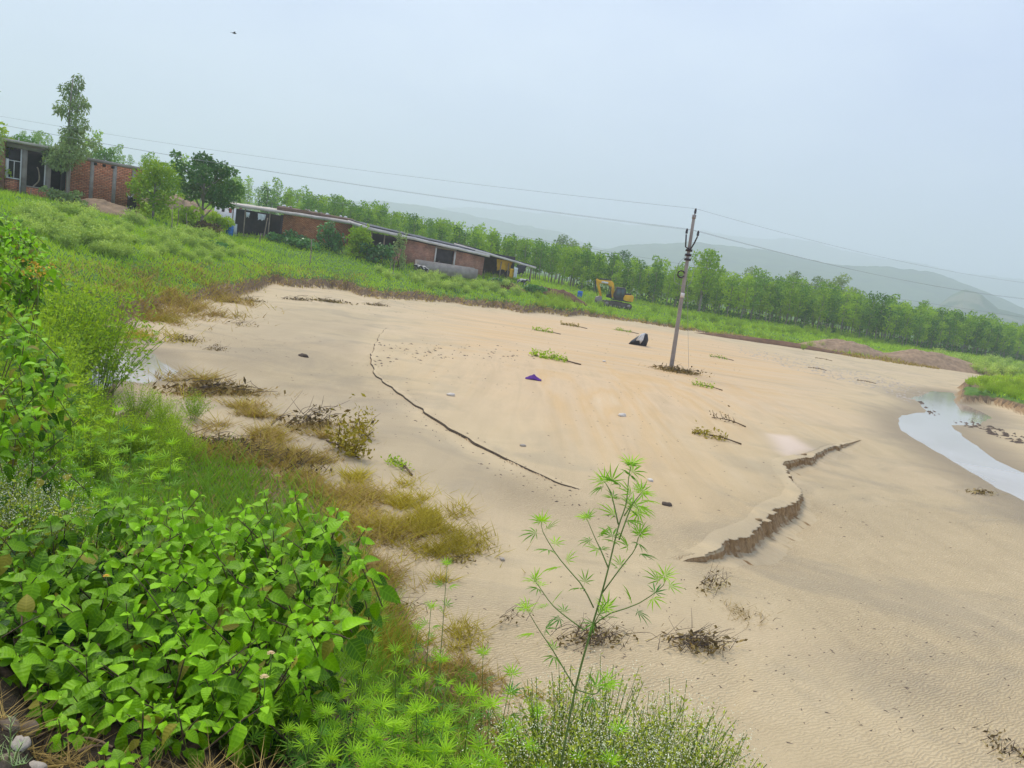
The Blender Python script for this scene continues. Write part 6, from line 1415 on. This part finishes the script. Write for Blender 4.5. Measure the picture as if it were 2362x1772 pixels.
def fallen(label, px, py, length, ang, r, h=0.25, nl=140, mat=None):
    P = ground(px, py); root = thing('fallen_branch', label, 'branch', P, ang)
    s = MB(); s.tube(curve3([(-length/2, 0, 0.03), (0, 0.03*length, 0.08), (length/2, 0, 0.02)], 9), np.linspace(0.012, 0.022, 9)*max(1, length*0.7), 5)
    for i in range(7):
        x = r.uniform(-0.5, 0.25)*length; s.tube([(x, 0, 0.05), (x-0.1*length, r.normal(0, 0.08)*length, r.uniform(0.3, 1)*h)], [0.012, 0.005], 4, 0.5, False)
    s.build('stem', M_STEMB, root)
    Pp = np.c_[r.uniform(-0.55, 0.2, nl)*length, r.normal(0, 0.09, nl)*length, np.abs(r.normal(0, 0.5, nl))*h+0.02]; D = rdir(nl, r); S = np.cross(D, rdir(nl, r)); z_ = (0.05*r.uniform(0.6, 1.4, nl)*max(0.7, length*0.8))[:, None]
    V = np.stack([Pp-D*z_, Pp+S*z_*0.45, Pp+D*z_, Pp-S*z_*0.45], 1).reshape(-1, 3)
    o = link('leaves', mesh_data('leaves', V, np.arange(4*nl).reshape(-1, 4), mat or M_FINE, {'tint': np.repeat(r.random(nl)*0.7, 4)}), root); o['kind'] = 'stuff'
fallen('green leafy branch lying on the sand above the purple cloth', 1285, 832, 2.3, -0.35, r8, 0.3, 220)
fallen('small green branch on the sand left of the plastic bag', 1262, 767, 1.9, -0.05, r8, 0.28)
fallen('brownish branch on the sand near the far bank', 1325, 754, 2.2, -0.2, r8, 0.25, mat=M_DRY)
fallen('thin green branch touching the plastic bag', 1445, 766, 2.2, -0.25, r8, 0.2, 100)
fallen('small green branch right of the pole foot', 1632, 895, 1.3, -0.35, r8, 0.22, 160)
fallen('feathery branch lying flat right of the sand middle', 1655, 1014, 1.3, -0.45, r8, 0.22, 180, M_DRY)
fallen('bare twiggy branch above the pale silt patch', 1680, 975, 1.2, -0.75, r8, 0.3, 30, M_DEADL)
fallen('small branch far right of the pole', 1665, 828, 1.6, -0.25, r8, 0.2, 90)
fallen('small green wrack right of the bush on the mud', 925, 1083, 0.85, -0.95, r8, 0.14, 150)
fallen('leaning olive shrub uprooted at the edge of the near bank', 790, 1040, 1.3, 2.3, r8, 0.65, 520, M_DRY)
fallen('olive branch over the mud beside the uprooted shrub', 830, 1000, 0.9, 2.2, r8, 0.5, 300, M_DRY)
fallen('dark stick lying on the far sand', 1900, 830, 1.5, -0.4, r8, 0.12, 20, M_DEADL)
fallen('dark stick beside the other on the far sand', 1885, 852, 1.3, -0.3, r8, 0.12, 20, M_DEADL)
fallen('dark stick on the sand left of the stream bend', 1998, 882, 1.2, -0.2, r8, 0.12, 16, M_DEADL)
# plastic bag and cloth
def bag():
    P = on(1478, 798, 0.0); P[2] = gz(P[0], P[1]); root = thing('plastic_bag', 'black and white plastic sheet heaped on the sand left of the pole', 'plastic', P, 0.1)
    def lump(name, mat, poly, y0, y1, s):
        p = np.array(poly, float); n = len(p); ring = []
        for k, (y, q) in enumerate(((y0, 0.75), (y0+(y1-y0)*0.25, 1.0), (y0+(y1-y0)*0.7, 0.95), (y1, 0.7))):
            c = p.mean(0); v = c+(p-c)*q; v[:, 1] = np.maximum(v[:, 1], 0.0); ring.append(np.c_[v[:, 0]+r8.normal(0, 0.03, n), np.full(n, y)+r8.normal(0, 0.05, n), v[:, 1]])
        V = np.vstack(ring); a = np.arange(n); b = (a+1) % n; F = np.vstack([np.stack([a+k*n, b+k*n, b+(k+1)*n, a+(k+1)*n], -1) for k in range(3)])
        me = mesh_data(name, V, [F, np.array([a[::-1]]), np.array([a+3*n])], mat, {'tint': np.full(len(V), .5)}, False); link(name, me, root)
    lump('black_sheet', M_TARP, [(-0.95, 0), (0.35, -0.05), (0.4, 0.45), (0.32, 0.85), (0.1, 0.9), (-0.25, 0.62), (-0.7, 0.25)], -0.4, 0.4, 1)
    lump('white_patch', M_WHITE, [(-0.55, 0.32), (-0.25, 0.35), (-0.15, 0.1), (-0.05, 0.4), (0.05, 0.7), (0.08, 0.93), (-0.15, 0.84), (-0.3, 0.66)], -0.52, -0.30, 2)
bag()
M_PURP = simple('purple_cloth', (0.09, 0.02, 0.20), 0.8, 0.3, 8)
def purple():
    P = on(1230, 876, 0.0); P[2] = gz(P[0], P[1])
    X, Y = np.meshgrid(np.linspace(-1, 1, 17), np.linspace(-1, 1, 11), indexing='ij'); q = np.hypot(X, Y)
    Z = 0.15*np.clip(1-q**1.4, 0, 1)*(0.6+0.8*fbm(X*2.5+3, Y*2.5, 9, 3))+0.02
    V = np.stack([X*0.26*(1+0.2*fbm(Y*3, X, 4, 2)), Y*0.22, Z], -1).reshape(-1, 3); a, b = np.meshgrid(np.arange(16), np.arange(10), indexing='ij')
    o = link('purple_cloth', mesh_data('purple_cloth', V, np.stack([a*11+b, (a+1)*11+b, (a+1)*11+b+1, a*11+b+1], -1).reshape(-1, 4), M_PURP, {'tint': np.full(len(V), .5)}, True)); o.location = tuple(P)
    sm = o.modifiers.new('thick', 'SOLIDIFY'); sm.thickness = 0.01
    tag(o, 'crumpled purple cloth lying in the middle of the sand', 'cloth')
purple()
M_CLOD = simple('damp_sand_clod', (0.33, 0.23, 0.12), 0.95, 0.35, 6, bumps=0.5)
# stones
def rock_mesh(s, flat=0.6):
    r = np.random.default_rng(s); u = np.linspace(0, PI, 8); v = np.arange(12)*2*PI/12
    V = np.array([[math.sin(a)*math.cos(b), math.sin(a)*math.sin(b), math.cos(a)*flat] for a in u for b in v]); n_ = fbm(V[:, 0]*1.7+s, V[:, 1]*1.7+V[:, 2]*1.3, s, 3); V *= (0.45+1.1*n_)[:, None]; V *= np.array([1.3, 0.85, 0.9]); V = np.sign(V)*np.abs(V)**0.9
    F = [[i*12+j, i*12+(j+1) % 12, (i+1)*12+(j+1) % 12, (i+1)*12+j] for i in range(7) for j in range(12)]
    return V, np.array(F)
ROCKS = [mesh_data('stone', *rock_mesh(i+500), M_STONE, {'tint': np.full(96, .5)}, True) for i in range(5)]
M_STONE3 = simple('earthy_stone', (0.20, 0.15, 0.105), 0.9, 0.35, 14, bumps=0.5)
M_STONE2 = simple('pale_stone', (0.62, 0.56, 0.48), 0.8, 0.2, 6)
def stone(label, P, s, k, rz=0.0, mat=None, group=None):
    me = ROCKS[k % 5]
    if mat: me = me.copy(); me.materials.clear(); me.materials.append(mat)
    o = link('stone', me); o.location = tuple(P); o.scale = (s, s, s); o.rotation_euler = (0, 0, rz); tag(o, label, 'stone', group)
for i, (px, py, Y, s, lab) in enumerate([(82, 1735, 1.98, 0.055, 'pale rounded stone in the bottom left corner'), (95, 1768, 1.90, 0.085, 'broad tan stone at the bottom edge in the left corner'), (20, 1655, 2.15, 0.07, 'grey stone half hidden at the left edge below the bush'), (50, 1625, 2.2, 0.075, 'brown stone in the dark gap under the bush'), (45, 1712, 2.05, 0.06, 'small brown stone beside the pale one'), (150, 1768, 1.9, 0.04, 'small stone at the bottom edge right of the tan one'), (10, 1740, 1.95, 0.07, 'stone under the silvery sprig at the left edge'), (190, 1760, 1.92, 0.035, 'pebble beside the red brick fragment')]):
    P = at(px, py, Y); P[2] = gz(P[0], P[1])+s*0.1; stone(lab, P, s*0.5, i, i*1.3, M_STONE3 if 'pale' not in lab else M_STONE)
P = at(222, 1722, 2.0); P[2] = gz(P[0], P[1])+0.03
mb = MB(); mb.box((0, 0, 0), (0.085, 0.06, 0.05), 0.5, taper=0.9); o = mb.build('brick_fragment', M_RED); o.location = tuple(P); bm_ = o.modifiers.new('soft', 'BEVEL'); bm_.width = 0.008; tag(o, 'red brick fragment among leaves at the bottom left', 'brick')
for i, (px, py, s, lab) in enumerate([(1040, 913, 0.10, 'white stone on the sand right of the dark crack'), (1435, 960, 0.11, 'pale stone on the sand in the middle distance'), (1500, 1110, 0.06, 'small white stone on the sand above the hemp plant'), (1537, 1167, 0.07, 'flat dark stone right of the hemp plant top'), (1393, 835, 0.09, 'pale pebble left of the pole'), (1158, 1292, 0.04, 'small stone near the lower crack'), (700, 823, 0.13, 'dark stone standing alone on the left sand'), (1205, 1030, 0.06, 'stone beside the long crack')]):
    P = ground(px, py); P[2] += s*0.2; stone(lab, P, s, i, i, M_STONE2 if 'white' in lab or 'pale' in lab else (M_DEAD if 'dark' in lab else None))
# small litter specks and river gravel: too many and too small to single out
def specks(name, label, mat, P, s, r, flat=0.35):
    V0 = np.array([[1, 0, 0], [-0.7, 0.6, 0], [-0.6, -0.7, 0], [0, 0, 1.0]]); F0 = np.array([[0, 1, 3], [1, 2, 3], [2, 0, 3]])
    n = len(P); a = r.uniform(0, 6.28, n); R = np.zeros((n, 3, 3)); R[:, 0, 0] = np.cos(a); R[:, 0, 1] = -np.sin(a); R[:, 1, 0] = np.sin(a); R[:, 1, 1] = np.cos(a); R[:, 2, 2] = flat
    V = inst(V0*np.array([1.6, 0.7, 1]), P, R, s); return tag(link(name, mesh_data(name, V, inst_f(F0, n, 4), mat, {'tint': np.repeat(r.random(n), 4)})), label, None, None, 'stuff')
P, b, ne, fa, rr, wt = sample_polar(2600, -25, 38, 6.5, 70, r8, 1.0)
k = (b < 0.05) & (wt < 0.2) & (fbm(P[:, 0]*0.25, P[:, 1]*0.25, 601, 3)+0.25*r8.random(len(P)) > 0.68)
specks('flood_litter', 'dark specks of leaf and twig litter strewn over the sand', M_DEAD, P[k], r8.uniform(0.008, 0.024, k.sum())*(0.7+rr[k]*0.035), r8)
def gravel_patch(poly, n, s0, s1, label, mat=M_STONE, name='river_gravel'):
    pts = np.array(scatter_px(poly, n, r8, 0)); Pp = np.array([on(a, b, 0.0) for a, b in pts]); Pp[:, 2] = terrain(Pp[:, 0], Pp[:, 1])[0]
    specks(name, label, mat, Pp, r8.uniform(s0, s1, len(Pp)), r8, 0.6)
gravel_patch([(1700, 795), (1900, 838), (2080, 880), (2150, 905), (2100, 925), (2020, 900), (1850, 860), (1700, 812)], 650, 0.03, 0.12, 'scattered river gravel along the far side of the sand')
gravel_patch([(870, 790), (1150, 800), (1250, 815), (1240, 835), (1000, 830), (860, 850)], 120, 0.02, 0.07, 'dark litter specks beside the curved crack', M_DEAD, 'crack_litter')
gravel_patch([(900, 900), (1250, 1090), (1450, 1180), (1400, 1210), (1150, 1100), (880, 930)], 110, 0.01, 0.035, 'litter specks along the long crack', M_DEAD, 'crack_litter')
gravel_patch([(2110, 915), (2180, 930), (2300, 985), (2362, 1010), (2362, 1030), (2260, 990), (2140, 950)], 150, 0.05, 0.16, 'dark stones breaking the surface of the stream', M_DEAD, 'stream_stones')
# ---------------------------------------------------------------- silvery sprig in the corner
def sprig():
    P = at(20, 1775, 1.95); P[2] = gz(P[0], P[1]); root = thing('silvery_sprig', 'grey-green needle-leaved sprig in the bottom left corner', 'plant', P)
    st = MB(); V = []; T = []
    for k, (dx, dz, l) in enumerate(((0.0, 0.16, 1), (0.05, 0.10, 0.8), (-0.04, 0.12, 0.9), (0.09, 0.07, 0.7), (-0.08, 0.08, 0.7))):
        tip = np.array([dx, -0.02*k, dz]); st.tube([(dx*0.2, 0, -0.02), tip*0.6, tip], [0.003, 0.002, 0.001], 4, 0.5, False)
        for i in range(26):
            t = 0.2+0.8*i/25; b = tip*t; a = i*2.4; d = np.array([math.cos(a), math.sin(a)*0.8, 0.65]); d /= np.linalg.norm(d); s = np.cross(d, [0, 0.3, 1]); s /= np.linalg.norm(s); L_ = 0.045*(1.1-0.5*t)
            V += [b-s*0.0016, b+s*0.0016, b+d*L_]; T += [r8.random()]*3
    st.build('stems', M_STEM, root)
    o = link('needles', mesh_data('needles', np.array(V), np.arange(len(V)).reshape(-1, 3), M_SAGE, {'tint': np.array(T)}), root); o['kind'] = 'stuff'
sprig()
# ---------------------------------------------------------------- dark leafy creepers by the shed
def creeper(label, px, py, Y, w, h, mat, r, n=900, size=0.26, name='creeper_bush'):
    P = at(px, py, Y); P[2] = gz(P[0], P[1]); root = thing(name, label, 'bush', P)
    lob = [((r.uniform(-0.5, 0.5)*w, r.uniform(-0.3, 0.3)*w*0.6, r.uniform(0.15, 0.75)*h), (w*0.24, w*0.2, h*0.28)) for _ in range(9)]
    V, F, T = crown(lob, n, size, r, 0.4, 0.5, 0.8); V[:, 2] = np.maximum(V[:, 2], 0.02)
    o = link('foliage', mesh_data('foliage', V, F, mat, {'tint': T}), root); o['kind'] = 'stuff'
    s = MB()
    for i in range(5): s.tube([(r.normal(0, 0.2)*w, 0, -0.05), np.array(lob[i][0])*[0.9, 0.9, 0.6], lob[i][0]], [0.05, 0.035, 0.015], 5)
    s.build('stems', M_STEMB, root)
M_CREEP = leafmat('creeper_leaf', (0.02, 0.085, 0.035), (0.10, 0.24, 0.09), 0.25, 0.45, 0.35)
creeper('dark blue-green creeper sprawling at the left foot of the brick shed', 665, 560, 76.2, 3.2, 1.8, M_CREEP, r8)
creeper('low blue-green creeper spilling down in front of the brick shed', 700, 585, 74.5, 3.6, 1.2, M_CREEP, r8)
creeper('tall dark green bush in front of the brick shed wall', 765, 568, 76.0, 2.4, 3.0, M_CREEP, r8, 1200)
creeper('olive green bush at the right end of the brick shed', 825, 580, 76.8, 3.0, 3.4, M_FINE, r8, 1300)
creeper('dark bush with pale leaves in front of the long shed', 868, 600, 76.5, 3.0, 2.2, M_CREEP, r8, 1100)
creeper('thin pale sapling in front of the long shed pier', 918, 590, 77.0, 1.4, 4.0, M_TEUC, r8, 500, 0.22)
creeper('grey brushwood pile under the spreading tree', 462, 525, 68, 3.4, 1.0, M_DEADL, r8, 900, 0.22, 'brushwood_pile')
creeper('green bush between the bushy tree and the open shed', 420, 505, 67, 3.0, 1.9, M_FINE, r8, 1000)
creeper('green bush just left of the open shed', 500, 520, 74, 3.0, 2.0, M_FINE, r8, 1000)
creeper('dark creeper on the bank below the long shed end', 1145, 680, 84, 3.0, 1.0, M_CREEP, r8, 700)
creeper('dark creeper on the bank left of the earth heap', 1220, 695, 84, 2.6, 1.0, M_CREEP, r8, 700)
creeper('dark green clump on the grass below the open shed', 495, 605, 56, 1.8, 0.6, M_CREEP, r8, 500, 0.2)
creeper('grey-green bush at the foot of the eucalyptus', 152, 468, 54, 2.4, 1.1, M_TEUC, r8, 700, 0.2)
# ---------------------------------------------------------------- cows
M_COW = None
def cow(label, P, rz, sc, white):
    m, nt, bs, out = new_mat('cow_hide')
    v = noise(nt, 1.6, 2, 0.5, objco(nt)); c = ramp(nt, v, [(0.60 if not white else 0.48, (0.012, 0.012, 0.014)), (0.64 if not white else 0.53, (0.55, 0.52, 0.48))])
    nt.links.new(c, bs.inputs['Base Color']); bs.inputs['Roughness'].default_value = 0.7
    root = thing('cow', label, 'cow', P, rz, None, sc)
    VV = [(0, 0, 1.05), (-0.45, 0, 1.10), (-0.85, 0, 1.08), (0.45, 0, 1.10), (0.75, 0, 1.2), (1.05, 0, 1.38), (1.25, 0, 1.36), (1.48, 0, 1.18),
          (0.5, 0.2, 0.75), (0.52, 0.2, 0.42), (0.5, 0.2, 0.05), (0.5, -0.2, 0.75), (0.52, -0.2, 0.42), (0.5, -0.2, 0.05),
          (-0.8, 0.2, 0.78), (-0.90, 0.2, 0.42), (-0.82, 0.2, 0.05), (-0.8, -0.2, 0.78), (-0.90, -0.2, 0.42), (-0.82, -0.2, 0.05), (-1.05, 0, 1.05), (-1.10, 0, 0.5),
          (1.18, 0.22, 1.42), (1.18, -0.22, 1.42)]
    EE = [(0, 1), (1, 2), (0, 3), (3, 4), (4, 5), (5, 6), (6, 7), (3, 8), (8, 9), (9, 10), (3, 11), (11, 12), (12, 13), (2, 14), (14, 15), (15, 16), (2, 17), (17, 18), (18, 19), (2, 20), (20, 21), (6, 22), (6, 23)]
    RR_ = [(.34, .38), (.33, .36), (.28, .30), (.30, .35), (.20, .24), (.14, .17), (.13, .14), (.08, .08)]+[(.11, .11), (.07, .07), (.055, .055)]*2+[(.13, .14), (.07, .07), (.055, .055)]*2+[(.04, .04), (.03, .03), (.06, .03), (.06, .03)]
    me = bpy.data.meshes.new('body'); me.from_pydata(VV, EE, []); me.materials.append(m); o = link('body', me, root)
    sk = o.modifiers.new('skin', 'SKIN')
    if not me.skin_vertices: me.skin_vertices.new() if hasattr(me.skin_vertices, 'new') else None
    if me.skin_vertices:
        for i, q in enumerate(RR_): me.skin_vertices[0].data[i].radius = q
        me.skin_vertices[0].data[0].use_root = True
    sk.use_smooth_shade = True; sb = o.modifiers.new('sub', 'SUBSURF'); sb.levels = 1; sb.render_levels = 1
    for s_ in (-1, 1):
        h = MB(); h.tube(curve3([(1.15, 0.08*s_, 1.48), (1.16, 0.20*s_, 1.58), (1.20, 0.22*s_, 1.72)], 6), np.linspace(0.03, 0.008, 6), 6); h.build('horn', M_SHEET, root, True)
P = at(302, 489, 57.2); P[2] = gz(P[0], P[1]); cow('black cow with white marks standing behind the bushy tree by the house', P, -1.2, 0.9, False)
P = at(974, 620, 77.2); P[2] = gz(P[0], P[1]); cow('small black and white calf at the end of the feed trough', P, 2.8, 0.7, True)
P = at(1204, 652, 89.5); P[2] = gz(P[0], P[1]); cow('black and white calf lying low at the right end of the long shed', P, 0.3, 0.6, True)
cloth('black_sheet', 'black plastic sheet sagging over a hollow below the brick house wall', M_TARP, at(243, 476, 56.4), 3.4, 0.85, math.radians(38), r8, lump=0.25)
# ---------------------------------------------------------------- bird
P = at(540, 77, 60); root = thing('bird', 'tiny dark bird flying high in the sky', 'bird', P, 0.6)
b = MB(); b.tube(np.array([[-0.16, 0, 0], [-0.06, 0, 0.01], [0.04, 0, 0.01], [0.13, 0, 0.02], [0.18, 0, 0.02]]), [0.01, 0.05, 0.055, 0.035, 0.01], 8); b.build('body', M_EXK, root, True)
for s_ in (-1, 1):
    w = MB(); w.add([(0.06, 0, 0.02), (0.07, 0.16*s_, 0.09), (0.0, 0.36*s_, 0.04), (-0.05, 0.15*s_, 0.07), (-0.06, 0, 0.02)], np.array([[0, 1, 2, 3, 4]])); o = w.build('wing', M_EXK, root); sm = o.modifiers.new('thick', 'SOLIDIFY'); sm.thickness = 0.012
t = MB(); t.add([(-0.14, 0, 0), (-0.27, 0.05, 0), (-0.27, -0.05, 0)], [[0, 1, 2]]); o = t.build('tail', M_EXK, root); sm = o.modifiers.new('thick', 'SOLIDIFY'); sm.thickness = 0.012

for i, (px, py, s) in enumerate([(1828, 1196, 0.10), (1800, 1212, 0.06), (1742, 1240, 0.06), (1850, 1066, 0.06)]):
    P = ground(px, py); P[2] += s*0.1; me = ROCKS[i % 5].copy(); me.materials.clear(); me.materials.append(M_CLOD); o = link('sand_clod', me); o.location = tuple(P); o.scale = (s, s, s*0.8); o.rotation_euler = (0.2, 0.3, i); tag(o, ['largest slumped sand clod at the foot of the near scarp', 'sand clod left of the largest one below the scarp', 'clod under the middle of the near scarp', 'clod at the left end of the far scarp'][i], 'clod')
# ---------------------------------------------------------------- tell apart the few alike things by their place
ORD = ['first', 'second', 'third', 'fourth', 'fifth', 'sixth', 'seventh', 'eighth', 'ninth', 'tenth', 'eleventh', 'twelfth', 'thirteenth', 'fourteenth', 'fifteenth', 'sixteenth', 'seventeenth', 'eighteenth', 'nineteenth', 'twentieth']
SHORT = {'low weeds on the near slope': 'low light green weed above the thicket', 'feathery weeds on the left bank': 'tall feathery weed beside the silty pool', 'white-flowered weeds at the bottom': 'white-flowered weed along the bottom edge', 'white-flowered weeds at the left edge': 'white-flowered weed below the round-leaved bush', 'hemp plants on the left slope': 'bright hemp plant on the left slope',
         'stakes in front of the long shed': 'thin wooden stake before the long shed', 'stakes beside the spreading tree': 'crooked dark stake beside the spreading tree', 'hazy trees on the rising ground behind the houses': 'hazy green tree on the rise behind the houses', 'shrubs below the excavator': 'green shrub on the bank below the excavator'}
def sx_(o):
    v = np.array(o.location)-[0, 0, CZ]; return float((v@cR)/(v@cF))
for g, base in SHORT.items():
    M_ = sorted([o for o in COL.objects if o.get('group') == g and o.parent is None], key=sx_)
    if len(M_) > 20: continue
    for i, o in enumerate(M_): o['label'] = base+', '+ORD[i]+' from the left'
